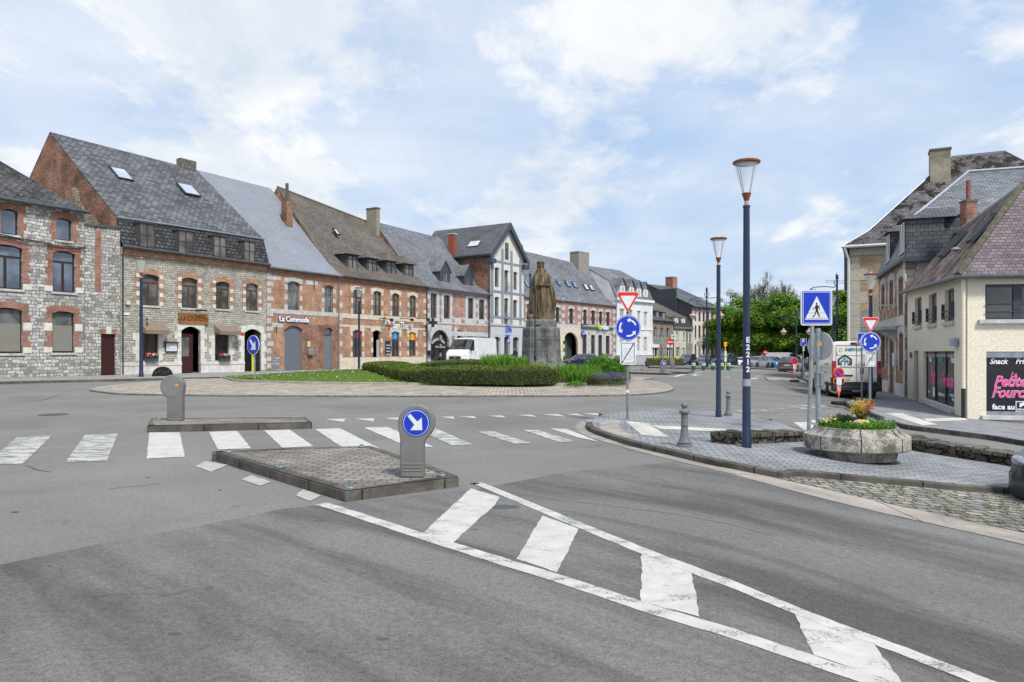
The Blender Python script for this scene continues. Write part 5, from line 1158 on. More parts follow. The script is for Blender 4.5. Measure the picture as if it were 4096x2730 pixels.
# front wing
h2 = House('wing', 'wing', C_, R__, gzc, 4, CREAM)
e2 = e1; wv = h2.r(3941,4215,1136,1278); ws = h2.r(3945,4230,1407,1664)
h2.walls([list(wv), list(ws)], e2, e2, None, None, th=.22)
f = h2.window(*wv, 'plain', ANTH, GL, bar=.09, y=.10); xm = (wv[0]+wv[1])/2
MB().box(xm-.12, xm+.12, .085, .16, wv[2], wv[3]).build('mullion', ANTH, f); MB().box(wv[0]-.2, wv[1]+.2, -.12, .1, wv[2]-.12, wv[2]-.003).build('sill', BLUEST, f)
MB().box(wv[0], wv[1], -.07, -.04, wv[2]+.22, wv[2]+.25).box(wv[0], wv[1], -.07, -.04, wv[2]+.46, wv[2]+.49).build('window_rail', ANTH, f)
f = h2.window(*ws, 'plain', ZINC, FILM, bar=.04, y=.08); x0, x1, z0, z1 = ws; MB().box(x0, x1, .02, .08, z1-.18, z1-.002).build('roller_box', ZINC, f); MB().box(x0-.15, x1+.1, -.12, .08, z0-.12, z0-.002).build('sill', BLUEST, f); MB().box(x0, x1, .01, .075, z0+.002, z0+.12).build('shutter_foot', ZINC, f)
X = lambda px, py: (h2.ux(px), h2.z(py, px=px))
x, z = X(3998, 1447); text('Snack', .23, 'lettering', WL, h2.root, (x, .075, z), shear=.3, bold=.006, sx=.9); x, z = X(4112, 1447); text('Friterie', .23, 'lettering', WL, h2.root, (x, .075, z), shear=.3, bold=.006, sx=.9)
x, z = X(4060, 1502); fancy('La', .22, h2, x, z, .09, .9); x, z = X(4044, 1529); fancy('Petite', .44, h2, x, z, .09, .84); x, z = X(4092, 1574); fancy('Fourchette', .44, h2, x, z, .09, .84)
x, z = X(4019, 1630); text('face au', .22, 'lettering', WL, h2.root, (x, .075, z), bold=.006)
x, z = X(4096, 1628); lb = MB().box(x-.19, x+.19, .072, .078, z-.16, z+.16).build('supermarket_logo', WL, h2.root); MB().box(x-.165, x+.165, .066, .071, z-.135, z+.135).build('logo_ground', FILM, lb)
text('DELHAIZE', .085, 'lettering', WL, h2.root, (x, .062, z-.09), bold=.002, sx=.8)
P = [(-.10,-.03),(-.08,.05),(-.11,.09),(-.05,.07),(.0,.10),(.05,.10),(.09,.06),(.08,.02),(.05,.03),(.09,-.03),(.05,-.03),(.02,.01),(-.02,.0),(-.03,-.04),(-.07,-.04)]
MB().prism([(x+a, z+.025+b) for a, b in P], .060, .066, 'y').build('lion_emblem', WL, h2.root)
# roof, shared by both walls, in the frame of the long wall
Mi = Matrix.Translation((-h.P0.x, -h.P0.y, -h.zb)); inv = h.root.matrix_basis.inverted()
def lc(x, y, z): return inv @ Vector((x, y, z)) if False else Vector(((Vector((x,y))-h.P0).dot(h.d), (Vector((x,y))-h.P0).dot(h.n), z-h.zb))
n1, n2 = h.n, h2.n
def cross2(o1, o2):   # point inside at o1 from wall one and o2 from wall two
    a, b, c, d = n1.x, n1.y, n2.x, n2.y; det = a*d-b*c; return C_+Vector(((o1*d-b*o2)/det, (a*o2-o1*c)/det))
zE = e1+h.zb; ap = cross2(2.05, 2.05); apz = zat(741, ap.y); ov = cross2(-.3, -.3)
rid = ap-h.d*(L-1.0); far_e = E_-h.n*.3; bk = cross2(4.6, 4.6)
ze0 = e0+h.zb
V1 = [lc(far_e.x, far_e.y, ze0-.05), lc(ov.x, ov.y, zE-.10), lc(ap.x, ap.y, apz), lc(rid.x, rid.y, apz+.0), lc((E_+h.n*4.4).x, (E_+h.n*4.4).y, ze0)]
bkp = cross2(4.4, 4.4)
MB().add([V1[0], V1[1], V1[2], V1[3], lc((E_+h.n*2.05).x, (E_+h.n*2.05).y, apz)], [(0,1,2,3,4)]).build('roof', MIXT, h.root, fix=False)
h.A = [V1[0], V1[3]]; h.B = [V1[1], V1[2]]
re = R__-h2.n*.3; rr = ap+h2.d*(R__-C_).length*1.0
MB().add([V1[1], lc(re.x, re.y, zE-.10), lc(rr.x, rr.y, apz), V1[2]], [(0,1,2,3)]).build('front_roof', PURP, h.root, fix=False)
q4 = cross2(4.4, 4.4); q5 = q4+h2.d*11; q6 = E_+h.n*4.4
MB().add([V1[2], lc(rr.x, rr.y, apz), lc(q5.x, q5.y, zE), lc(q4.x, q4.y, zE)], [(0,1,2,3)]).add([V1[2], lc(q4.x, q4.y, zE), lc(q6.x, q6.y, ze0), lc((E_+h.n*2.05).x, (E_+h.n*2.05).y, apz)], [(0,1,2,3)]).build('back_roof', PURP, h.root, fix=False)
P = [V1[1]+(V1[2]-V1[1])*(i/14)+Vector((0,0,.03+.03*(i % 2))) for i in range(15)]
MB().tube(P, .10, 6).build('mossy_hip', plain('mossy_tile', (.09,.085,.06), .95, var=.6, scale=5), h.root)
MB().tube([V1[2]+Vector((0,0,.03)), V1[3]+Vector((0,0,.03))], .08, 6).tube([V1[2]+Vector((0,0,.03)), lc(rr.x, rr.y, apz+.03)], .08, 6).build('ridge_flashing', plain('pale_zinc', (.36,.40,.45), .5, .3), h.root)
gq = MB().tube([V1[0]+Vector((0,0,.0)), V1[1]+Vector((0,0,-.02)), lc(re.x, re.y, zE-.12)], .075, 8).build('gutter', ZINCD, h.root, smooth=True)
MB().tube([lc(C_.x-.12, C_.y-.02, zE-.15), lc(C_.x-.12, C_.y-.02, h.zb+.9)], .055, 8).build('downpipe', CREAM, h.root, smooth=True); MB().tube([lc(C_.x-.12, C_.y-.02, h.zb+.9), lc(C_.x-.12, C_.y-.02, h.zb-.1)], .06, 8).build('pipe_shoe', plain('iron_black', (.02,.02,.022), .5), h.root, smooth=True)
up_ = Vector((0, 2.35, apz-ze0)).normalized(); ax_ = Vector((1, 0, (zE-ze0)/L)).normalized(); nn_ = ax_.cross(up_)
def rp(px, f): y = -.3+2.35*f; x = h.ux(px, y); return Vector((x, y, (ze0-h.zb)+(zE-ze0)*x/L+(apz-zE*x/L-ze0*(1-x/L))*f))
for px, f in ((3812, .60), (3938, .56)):
    mm = Matrix((ax_, up_, nn_)).transposed().to_4x4(); mm.translation = rp(px, f); mb = MB(); w_, h_ = .42, .62
    for r in ((-w_, w_, -h_, -h_+.07), (-w_, w_, h_-.07, h_), (-w_, -w_+.07, -h_+.07, h_-.07), (w_-.07, w_, -h_+.07, h_-.07)): mb.box(*r, -.03, .11, m=mm)
    f_ = mb.build('skylight', ANTH, h.root); MB().box(-w_+.07, w_-.07, -h_+.07, h_-.07, -.02, .08, m=mm).build('pane', plain('dark_glass_sky', (.16,.19,.20), .12, .3), f_)
pv = rp(3822, .36); MB().ball(pv+Vector((0,0,.12)), .14, 10, 6, (1,1,.6)).build('roof_vent', plain('lead_blue', (.22,.25,.33), .5), h.root, smooth=True)
merge(h, h2)
# chimney behind the ridge, with its flue
yq = 31.5; c = at(3874, yq); cz = lambda py: zat(py, yq)
o = thing('chimney_stack', 'low brick chimney with a tall red clay flue behind the mottled roof', 'chimney', (c.x, c.y, cz(870)-1.6)); zb_ = cz(870)-1.6
MB().box(-.23, .23, -.23, .23, 0, cz(812)-zb_).build('brick_base', BRKO, o); MB().box(-.26, .26, -.26, .26, cz(812)-zb_, cz(803)-zb_).build('chimney_cap', plain('cap_dark', (.12,.11,.1), .9), o); MB().lathe([(.10,0),(.10,cz(724)-cz(803))], 14, (0,0,cz(803)-zb_)).build('flue', plain('clay_flue', (.22,.09,.075), .7, var=.3), o, smooth=True)

# --- mansard house with the white balcony
P0, P1 = at(3514, 41.5), at(3621, 33.35)
h = House('balcony_house', 'tall brick and stone house with white iron balcony and black slate mansard', P0, P1, -.55, 13, BRK, rubble('side_rubble', [(.20,.19,.18), (.30,.29,.27), (.25,.24,.22)], (.10,.10,.09), .6, .35, .06)); L = h.L
e1 = h.z(1036, x=L); e0 = e1
wu = [h.r(3526,3541,1137,1237), h.r(3558,3575,1119,1240), h.r(3595,3615,1106,1262)]; gr = [h.r(3526,3541,1336,1472), h.r(3597,3616,1331,1483)]; dd = h.r(3559,3579,1345,1552)
h.walls([list(q) for q in wu+gr]+[[dd[0], dd[1], dd[2]-.3, dd[3]]], e0-.02, e0-.02, [(0,e0),(12,e0)], [(0,e0),(12,e0)])
for q in wu+gr: h.window(*q, 'tall', plain('pale_frame', (.42,.44,.42), .6), GLC, bar=.06, y=.17); h.arch(q[0], q[1], q[3], .14, BLUEST, hh=.32, ext=.32)
h.pilasters(wu+gr, .32, .5, False, h.trim, .02); h.pilasters([(dd[0], dd[1], dd[2], dd[3])], .35, .6, False, h.trim, .02)
MB().box(dd[0], dd[1], .16, .2, dd[2]-.3, dd[3]).build('door', plain('pale_frame', (.42,.44,.42), .6), h.root); h.arch(dd[0], dd[1], dd[3], .1, BLUEST, hh=.3, ext=.3)
zb1 = h.z(1490, px=3605); h.block(.02, dd[0]-.36, -.5, zb1-.55, .04); h.block(dd[1]+.36, L-.02, -.5, zb1-.55, .04); h.block(.02, L-.02, wu[2][2]-.45, wu[2][2]-.1, .025); h.block(.02, L-.02, gr[1][3]+.35, gr[1][3]+.8, .025); h.block(.02, .3, 0, e0-.3, .022); h.block(L-.35, L-.02, 0, e0-.1, .022)
h.done('stone_trim', STONEW)
zf = h.z(1318, px=3535); xa, xb = h.ux(3500), h.ux(3584); MB().box(max(xa, .2), xb, -1.0, .02, zf-.16, zf).build('balcony_slab', STONE, h.root)
xa = max(xa, .2); bal = MB(); WI = plain('white_iron', (.62,.61,.57), .6); zr_ = zf+1.05
bal.box(xa, xb, -.99, -.95, zr_, zr_+.05).box(xa, xb, -.99, -.95, zf+.03, zf+.07).box(xb-.04, xb, -.97, 0, zr_, zr_+.05).box(xb-.04, xb, -.97, 0, zf+.03, zf+.07).box(xa, xa+.04, -.97, 0, zr_, zr_+.05)
for i in range(8):
    cx_ = xa+(i+.5)*(xb-xa)/8; w_ = (xb-xa)/16*.9
    for sgn in (1, -1): bal.tube([(cx_+sgn*w_*math.sin(a*.35)*(1 if a < 9 else .6), -.97, zf+.07+(zr_-zf-.07)*a/9) for a in range(10)], .018, 4)
    bal.tube([(cx_+.1*math.cos(a*.7), -.97, zf+.55+.13*math.sin(a*.7)) for a in range(10)], .016, 4)
for i in range(3):
    cy_ = -.82+i*.32; bal.tube([(xb-.02, cy_, zf+.05), (xb-.02, cy_+.12, zf+.5), (xb-.02, cy_, zr_)], .018, 4); bal.tube([(xb-.02, cy_, zf+.05), (xb-.02, cy_-.12, zf+.5), (xb-.02, cy_, zr_)], .018, 4)
bal.build('balcony_rail', WI, h.root)
for x in (xa+.5, xb-.25): MB().prism([(-.8, zf-.18), (0, zf-.18), (0, zf-.9), (-.2, zf-.6), (-.65, zf-.3)], x-.1, x+.1, 'x').build('balcony_bracket', STONE, h.root)
kn = 1.15; kz_ = h.z(871, x=L-.35, y=.5); yr_ = 6.0; rx, rz_ = L/2, None
ry, rz_ = h.ridge(3813, 688, L/2)
ry = max(3.5, min(ry, 9)); rz_ = h.z(690, x=L/2, y=ry); Dm = 13
o_ = .12; b0 = [(-o_,-o_,e0),(L+o_,-o_,e0),(L+o_,Dm,e0),(-o_,Dm,e0)]; k0 = [(.35,.5,kz_),(L-.35,.5,kz_),(L-.35,Dm,kz_),(.35,Dm,kz_)]
MB().add(b0+k0, [(0,1,5,4),(1,2,6,5),(3,0,4,7),(0,3,2,1)]).build('mansard', slate('blue_black_slate', (.050,.055,.066), (.085,.09,.105), (.015,.015,.018), .3, .2, .012, .38, dirt=.25), h.root)
k1 = [(.25,.4,kz_+.02),(L-.25,.4,kz_+.02),(L-.25,Dm+.2,kz_+.02),(.25,Dm+.2,kz_+.02)]
MB().add(k1+[(L/2,ry,rz_),(L/2,Dm+.2,rz_)], [(0,1,4),(1,2,5,4),(3,0,4,5),(0,3,2,1)]).build('roof', SL_MID, h.root)
MB().tube([(k1[1][0],k1[1][1],kz_+.05),(L/2,ry,rz_+.05),(L/2,Dm,rz_+.05)], .07, 6).tube([(k1[0][0],k1[0][1],kz_+.05),(L/2,ry,rz_+.05)], .07, 6).build('zinc_hip', plain('pale_zinc', (.36,.40,.45), .5, .3), h.root)
MB().box(-.2, L+.2, -.24, -.1, e0-.14, e0+.02).box(L+.08, L+.2, -.1, Dm, e0-.14, e0+.02).build('cornice', ANTH, h.root)
h.A = [Vector(b0[0]), Vector(k0[0])]; h.B = [Vector(b0[1]), Vector(k0[1])]
for q in ((3546,3559,944,1048), (3601,3618,897,1012)): h.dormer(q[0], q[1], q[2], q[3], 0, 'hip', SL_DRK, SL_DRK, WHITE, rise=.55, ov=.18, side=.10, style='double', pm=GLW, depth=1.6)
onwall(h, 'menu_case', 'pale glazed notice case beside the balcony house door', 'notice case', 3582, 3590, 1412, 1466, plain('menu_paper', (.62,.66,.70), .5), .12)

# --- large old building with the mossy roof
P0 = at(3398, 50); P1 = P0+Vector((.898, -.44))*16.5
h = House('mossy_mansion', 'large old yellowish stone building with a tall steep roof blotched with dark moss', P0, P1, -.9, 13.2, YBRK, YSTN); L = h.L
e0 = h.z(984, x=0); h.walls([], e0, e0, [(0,e0),(13.2,e0)], [(0,e0),(13.2,e0)])
for k in range(13):
    z = .2+k*.8
    if z+.78 < e0-.7: h.block(.012, 1.1 if k % 2 else .65, z, z+.78)
h.block(.012, L-.012, e0-.7, e0-.1, .06); h.done('stone_trim', plain('yellow_cut_stone', (.42,.38,.31), .9, var=.25))
s1, s2 = 1.15, 6.6
z1_ = h.z(928, x=s1, y=s1); zr_ = h.z(630, x=s2, y=s2)
o_ = .45; vv = [(-o_,-o_,e0-.1),(L+o_,-o_,e0-.1),(L+o_,13.6,e0-.1),(-o_,13.6,e0-.1),(s1,s1,z1_),(L-s1,s1,z1_),(L-s1,12.1,z1_),(s1,12.1,z1_),(s2,s2,zr_),(L-s2,s2,zr_)]
MB().add(vv, [(0,1,5,4),(1,2,6,5),(2,3,7,6),(3,0,4,7),(4,5,9,8),(5,6,9),(6,7,8,9),(7,4,8),(0,3,2,1)]).build('roof', MOSSR, h.root)
MB().tube([(-o_,-o_,e0-.05),(s1,s1,z1_+.05),(s2,s2,zr_+.06),(L-s2,s2,zr_+.06),(L-s1,s1,z1_+.05)], .05, 6).build('zinc_hip', plain('pale_zinc', (.36,.40,.45), .5, .3), h.root)
h.gutter((-.5,-.5,e0-.12), (L,-.5,e0-.12), .1, plain('white_gutter', (.55,.56,.56), .5)); MB().tube([(-.3,-.5,e0-.2),(-.05,-.2,e0-1.0),(-.06,-.15,-1)], .09, 8).build('downpipe', plain('white_gutter', (.55,.56,.56), .5), h.root)
MB().box(-.35, -.08, .5, 1.1, e0-3.0, e0-.6).build('vent_box', plain('dark_vent', (.10,.10,.10), .7), h.root)
CM = brick('flaking_render', (.27,.24,.19), (.36,.32,.24), (.22,.20,.16), 1.5, .9, .004, .5, .45, .95, .5, .7, dirtc=((.27,.115,.07), .75, .60, .05))
yc = 4.6; c0, c1 = h.ux(3721, yc), h.ux(3803, yc); h.chimney(c0, c1, yc, yc+1.3, h.z(735, px=3760, y=yc), h.z(600, px=3760, y=yc), CM, cap=True, capm=plain('cap_dark', (.12,.11,.1), .9))
# tower crane far behind
def crane():
    Y = 320; o = thing('tower_crane', 'pale lattice crane jib far away above the trees', 'crane', (*at(3440, Y), 0)); mb = MB(); s = Y/F
    za, zb_ = zat(1131, Y), zat(1143, Y); xl, xr = (3300-3440)*s, 12.0
    mb.tube([(0,0,0),(0,0,zb_+3)], .7, 4)
    mb.build('mast', plain('crane_grey', (.25,.3,.38), .6), o); jb = MB()
    n = 16
    for i in range(n+1):
        t_ = i/n; x = xl+(xr-xl)*t_; z = za+(zb_-za)*t_
        if i < n:
            x2, z2 = xl+(xr-xl)*(i+1)/n, za+(zb_-za)*(i+1)/n
            jb.tube([(x,0,z),(x2,0,z2)], .12, 4).tube([(x,0,z+1.1),(x2,0,z2+1.1)], .12, 4).tube([(x,0,z),(x2,0,z2+1.1)], .08, 4)
    jb.build('jib', plain('crane_grey', (.25,.3,.38), .6), o)
crane()
# low walls, garage and houses glimpsed under the trees
def plainhouse(name, label, px0, px1, Y, pyt, pye, wall, roof, D=8):
    h = House(name, label, at(px0, Y), at(px1, Y), tz(*at(px0, Y))-.3, D, wall); e = h.z(pye, x=0)
    r = h.z(pyt, x=0, y=D/2); h.walls([], e, e, [(0,e),(D/2,r),(D,e)], [(0,e),(D/2,r),(D,e)]); h.roof([(-.2,-.3,e-.1),(-.2,D/2,r),(-.2,D+.3,e-.1)], [(h.L+.2,-.3,e-.1),(h.L+.2,D/2,r),(h.L+.2,D+.3,e-.1)], roof); return h
plainhouse('low_garage', 'low pale building with dark roof glimpsed under the tree crowns', 2925, 3000, 128, 1378, 1398, WHITEW, SL_DRK)
plainhouse('red_outbuilding', 'small red brick building seen between the far tree trunks', 3001, 3040, 120, 1330, 1376, BRKD, SL_BRN)
plainhouse('far_house', 'low whitish house far behind the trees on the right', 3060, 3380, 150, 1340, 1385, WHITEW, SL_DRK)
# ------------------------------------------------------------ street furniture
NAVY = plain('navy_paint', (.008,.020,.055), .38, var=.25, scale=3, coat=.3); COPPER = plain('copper_paint', (.20,.062,.028), .45, var=.2); PINKC = plain('pale_copper', (.50,.28,.22), .5)
GREYM = plain('grey_post', (.17,.18,.19), .5, var=.2); GALV = plain('galvanised', (.30,.33,.35), .42, .5, var=.3, scale=9); SIGNB = plain('sign_blue', (.008,.035,.42), .35, var=.04); SIGNW = plain('sign_white', (.62,.64,.66), .4, var=.05); SIGNR = plain('sign_red', (.50,.01,.015), .4, var=.05); SIGNK = plain('sign_black', (.010,.011,.014), .4, var=.05); SGREY = plain('sign_back', (.22,.23,.24), .5, var=.12); ORNG = plain('orange_plastic', (.85,.12,.02), .4, var=.05)
CLEAR, _t, _b = base('clear_globe', .05, .5); _b.inputs['Base Color'].default_value = (.86,.90,.93,1); _b.inputs['Alpha'].default_value = .22
def lamp(px, py, ptop, label, zoff=0.0, discpx=None, Y=None, tape=False):
    p = g(px, py, zoff) if Y is None else Vector((*at(px, Y), tz(*at(px, Y))+zoff))
    h = (zat(ptop, p.y)-p.z); k = h/4.6 if Y is None and h < 5 else h/4.6
    rd = .225 if not discpx else discpx*p.y/F/2
    o = thing('street_lamp', label, 'street lamp', p, 0, 'navy street lamps with copper tops')
    hh = rd*2.75; zt = h; zc = zt-hh*.15; zn = h-hh*1.22; rp = rd*.26
    MB().lathe([(rp*1.45,0),(rp*1.45,h*.03),(rp*1.25,h*.035),(rp*1.1,h*.30),(rp*.92,zn-.03),(rp*1.05,zn-.03),(rp*1.05,zn)], 20, flute=.06).build('pole', NAVY, o, smooth=30)
    MB().lathe([(rp*.6,zn),(rp*.6,zn+hh*.13)], 14).build('neck', PINKC, o, smooth=True)
    MB().lathe([(rp*.62,zn+hh*.12),(rp*.72,zn+hh*.15),(rp*1.32,zn+hh*.33),(rp*1.25,zn+hh*.335)], 18).build('copper_cup', COPPER, o, smooth=True)
    gl = MB(); n = 24; a, b = (rp*1.25, zn+hh*.33), (rd*.88, zt-hh*.10)
    for r_, z in (a, ((a[0]*.45+b[0]*.55), a[1]+(b[1]-a[1])*.5), b):
        for i in range(n): t_ = 2*math.pi*i/n; gl.v.append(Vector((r_*math.cos(t_), r_*math.sin(t_), z)))
    for j in range(2):
        for i in range(n): gl.f.append([j*n+i, j*n+(i+1) % n, (j+1)*n+(i+1) % n, (j+1)*n+i])
    gl.build('globe', CLEAR, o, smooth=True, fix=False)
    st = MB()
    for i in range(4): t_ = .6+i*math.pi/2; st.tube([(a[0]*.95*math.cos(t_), a[0]*.95*math.sin(t_), a[1]), (b[0]*.97*math.cos(t_), b[0]*.97*math.sin(t_), b[1])], .006 if rd < .3 else .012, 4)
    st.build('strut', plain('lamp_strut', (.35,.36,.37), .4, .5), o)
    MB().lathe([(.001,zt-hh*.10),(rd*.78,zt-hh*.10),(rd*.90,zt-hh*.10),(rd*1.0,zt-hh*.075),(rd*1.0,zt-hh*.045),(rd*.93,zt-hh*.02),(rd*.5,zt+hh*.0),(.001,zt+hh*.01)], 28).build('lamp_rim', COPPER, o, smooth=30)
    MB().lathe([(.001,zt-hh*.115),(rd*.55,zt-hh*.115),(rd*.58,zt-hh*.10),(.001,zt-hh*.098)], 20).build('reflector', plain('lamp_diffuser', (.45,.47,.47), .4), o); MB().lathe([(.001,zt+hh*.05),(rd*.16,zt+hh*.04),(rd*.2,zt)], 12).build('finial', SIGNW, o)
    if tape:
        MB().lathe([(rp*1.2,h*.213),(rp*1.2,h*.238)], 20).build('tape', plain('grey_tape', (.28,.29,.31), .5), o)
        for i, ch in enumerate('E2212'): text(ch, .115, 'lettering', SIGNW, o, (.0, -rp*1.24, h*(.373-.0255*i)), bold=.004, ext=.003)
    return o
lamp(2986, 1790, 642, 'tall navy lamp in front, numbered E2212, standing by the low stone wall end', .075, 108, tape=True)
lamp(2874, 1669, 951, 'navy lamp post with copper rim, behind and left of the tallest one', .075, 66)
lamp(565, 1508, 1033, 'navy lamp standing against the rubble front of the restaurant', .12, 48)
lamp(1436, 1492, 1150, 'navy lamp on the pavement by the dormered brick shop', .12, 32)
lamp(3483, 1615, 1094, 'navy lamp on the right pavement behind the roundabout sign', .105, 53)
lamp(3330, 1500, 1182, 'slim navy lamp rising behind the white van and the crossing sign', 0, 34, Y=34)
def scrolllamp(px, Y, pytop, arms, label, reach=1.65, s=1.0, name='scroll_arm_lamp'):
    c = at(px, Y); z0 = tz(c.x, c.y); h = zat(pytop, Y)-z0
    o = thing(name, label, 'street lamp', (c.x, c.y, z0), 0, 'navy lamps with scrolled arms')
    MB().lathe([(.16*s,0),(.16*s,.9*s),(.11*s,1.0*s),(.085*s,h*.55),(.11*s,h*.555),(.08*s,h*.57),(.07*s,h-.5*s),(.13*s,h-.48*s),(.09*s,h-.3*s),(.12*s,h-.22*s),(.02*s,h)], 12).build('pole', NAVY, o, smooth=True)
    for sg in arms:
        r = reach; m = MB(); zt = h-.95*s
        m.tube([(0,0,zt-.0),(sg*.2*s,0,zt-.18*s),(sg*r*.5,0,zt-.12*s),(sg*r*.95,0,zt-.18*s),(sg*(r+.22*s),0,zt-.35*s)], .035*s, 5)
        m.tube([(0,0,zt-1.4*s),(sg*.12*s,0,zt-1.1*s),(sg*.55*r,0,zt-.72*s),(sg*r*.9,0,zt-.32*s)], .03*s, 5)
        cx_, cz_ = sg*(r-.02*s), zt-.75*s
        m.tube([(cx_+.42*s*math.cos(a), 0, cz_+.42*s*math.sin(a)) for a in [math.pi*.45+sg*0+i*.35 for i in range(15)]], .028*s, 5)
        m.tube([(0,0,zt+.35*s),(sg*.25*s,0,zt+.25*s),(sg*.18*s,0,zt+.05*s),(sg*.05*s,0,zt-.1*s)], .03*s, 5)
        m.tube([(cx_,0,cz_-.42*s),(cx_,0,cz_-.7*s)], .03*s, 5)
        am = m.build('arm', NAVY, o)
        MB().lathe([(.03*s,.0),(.12*s,-.05*s),(.13*s,-.22*s),(.30*s,-.30*s),(.36*s,-.42*s),(.36*s,-.46*s)], 14, (cx_,0,cz_-.68*s)).build('lantern_hood', PINKC, am, smooth=40)
        MB().lathe([(.26*s,.0),(.22*s,-.2*s),(.1*s,-.32*s),(.01*s,-.34*s)], 12, (cx_,0,cz_-1.13*s)).build('lantern_bowl', plain('milk_glass', (.5,.52,.52), .3), am, smooth=True)
    return o
scrolllamp(2827, 70, 1147, (-1, 1), 'double-armed scroll lamp behind the parked cars near the tall brick house', 1.35)
scrolllamp(3185, 76, 1232, (-1, 1), 'double-armed scroll lamp in front of the trees behind the parking sign', 1.35, .9)
scrolllamp(3348, 40, 1091, (-1,), 'single-armed scroll lamp rising behind the white van and crossing sign', 1.35, .72)
scrolllamp(2121, 47, 1086, (1,), 'scroll-armed lamp partly hidden behind the statue', 1.1, .75)

def plate(mb_pts, y0, y1, name, mat, par): return MB().prism(mb_pts, y0, y1, 'y').build(name, mat, par)
def circ(r, n=40, cx=0, cz=0): return [(cx+r*math.cos(2*math.pi*i/n), cz+r*math.sin(2*math.pi*i/n)) for i in range(n)]
def rrect(w, h, r=.04, cz=0, n=5):
    P = []
    for sx, sz, a0 in ((1,1,0),(-1,1,90),(-1,-1,180),(1,-1,270)):
        for i in range(n+1): a = rad(a0+90*i/n); P.append((sx*(w/2-r)+r*math.cos(a), cz+sz*(h/2-r)+r*math.sin(a)))
    return P
def rtri(w, r=.05, cz=0, up=False):
    hgt = w*.88; V = [(-w/2, hgt/2), (w/2, hgt/2), (0, -hgt/2)]
    if up: V = [(x, -z) for x, z in V]
    P = []; c = Vector((0, sum(z for x, z in V)/3))
    for i in range(3):
        a, b, d = Vector(V[i-1]), Vector(V[i]), Vector(V[(i+1) % 3]); u, v = (a-b).normalized(), (d-b).normalized()
        for t_ in (0, .25, .5, .75, 1): q = b+u*r*(1-t_)+v*r*t_; q += (c-b).normalized()*r*.9*(abs(t_-.5)*0-.0); P.append((q.x, q.y+cz))
    return P
def arrowarc(R0, a0, a1, wd, y0, y1, mb, cz=0, hl=.3, hw=2.3):
    n = 12; a0, a1 = rad(a0), rad(a1); s = 1 if a1 > a0 else -1; ae = a1-s*hl; P = []
    for i in range(n+1): a = a0+(ae-a0)*i/n; P.append(((R0+wd/2)*math.cos(a), (R0+wd/2)*math.sin(a)+cz))
    P.append(((R0+wd*hw/2)*math.cos(ae), (R0+wd*hw/2)*math.sin(ae)+cz)); P.append((R0*math.cos(a1), R0*math.sin(a1)+cz)); P.append(((R0-wd*hw/2)*math.cos(ae), (R0-wd*hw/2)*math.sin(ae)+cz))
    for i in range(n, -1, -1): a = a0+(ae-a0)*i/n; P.append(((R0-wd/2)*math.cos(a), (R0-wd/2)*math.sin(a)+cz))
    mb.prism(P, y0, y1, 'y')
def roundabout_plate(o, r, cz, y=-.06):
    b = plate(circ(r, cz=cz), y, y+.02, 'roundabout_disc', SIGNW, o); plate(circ(r*.97, cz=cz), y-.002, y, 'disc_rim', SIGNB, b); plate(circ(r*.925, cz=cz), y-.004, y-.002, 'disc_ring', SIGNW, b); plate(circ(r*.895, cz=cz), y-.006, y-.004, 'disc_face', SIGNB, b)
    m = MB()
    for a in (75, 195, 315): arrowarc(r*.62, a-65 if False else a-75+20, a+25, r*.13, y-.009, y-.006, m, cz, .42, 3.0)
    m.build('arrows', SIGNW, b)
def giveway(o, w, cz, y=-.06):
    b = plate(rtri(w, .06*w/.6, cz), y, y+.02, 'give_way_plate', SIGNW, o); plate(rtri(w*.95, .055*w/.6, cz), y-.002, y, 'red_border', SIGNR, b); plate(rtri(w*.62, .02, cz+w*.0), y-.004, y-.002, 'white_field', SIGNW, b)
def zone(o, w, h, cz, y=-.06, faded=True):
    b = plate(rrect(w, h, .05, cz), y, y+.02, 'zone_plate', SIGNW, o); m = MB(); iw, ih, t_ = w*.84, h*.88, w*.028
    m.box(-iw/2, iw/2, y-.003, y, cz+ih/2-t_, cz+ih/2).box(-iw/2, iw/2, y-.003, y, cz-ih/2, cz-ih/2+t_).box(-iw/2, -iw/2+t_, y-.003, y, cz-ih/2+t_, cz+ih/2-t_).box(iw/2-t_, iw/2, y-.003, y, cz-ih/2+t_, cz+ih/2-t_)
    a = Vector((-iw/2+t_, cz-ih/2+t_)); e = Vector((iw/2-t_, cz+ih/2-t_)); d = (e-a).normalized(); n = Vector((-d.y, d.x))*w*.045
    m.prism([tuple(a+n*.2), tuple(a-n*.0+Vector((n.length,0))), tuple(e-n*.4), tuple(e+Vector((-n.length*1.2,0)))], y-.006, y-.003, 'y'); m.build('black_marking', SIGNK, b)
    gc = plain('faded_grey', (.42,.43,.45), .5, var=.03) if faded else plain('zone_grey', (.24,.25,.27), .5)
    rg = MB(); cc = circ(w*.36, 32, 0, cz-h*.04); c2 = circ(w*.345, 32, 0, cz-h*.04)
    for i in range(32): j = (i+1) % 32; rg.add([(cc[i][0], y-.002, cc[i][1]), (cc[j][0], y-.002, cc[j][1]), (c2[j][0], y-.002, c2[j][1]), (c2[i][0], y-.002, c2[i][1])], [(0,1,2,3)])
    rg.build('ring', plain('zone_grey', (.24,.25,.27), .5), b, fix=False)
    text('30', w*.5, 'lettering', plain('pale_digits', (.54,.56,.58), .5, var=.02) if faded else gc, b, (0, y-.003, cz-h*.04), bold=w*.012, ext=.001)
    if not faded: text('ZONE', w*.2, 'lettering', gc, b, (0, y-.003, cz+h*.34), bold=.003, ext=.001, spacing=1.2)
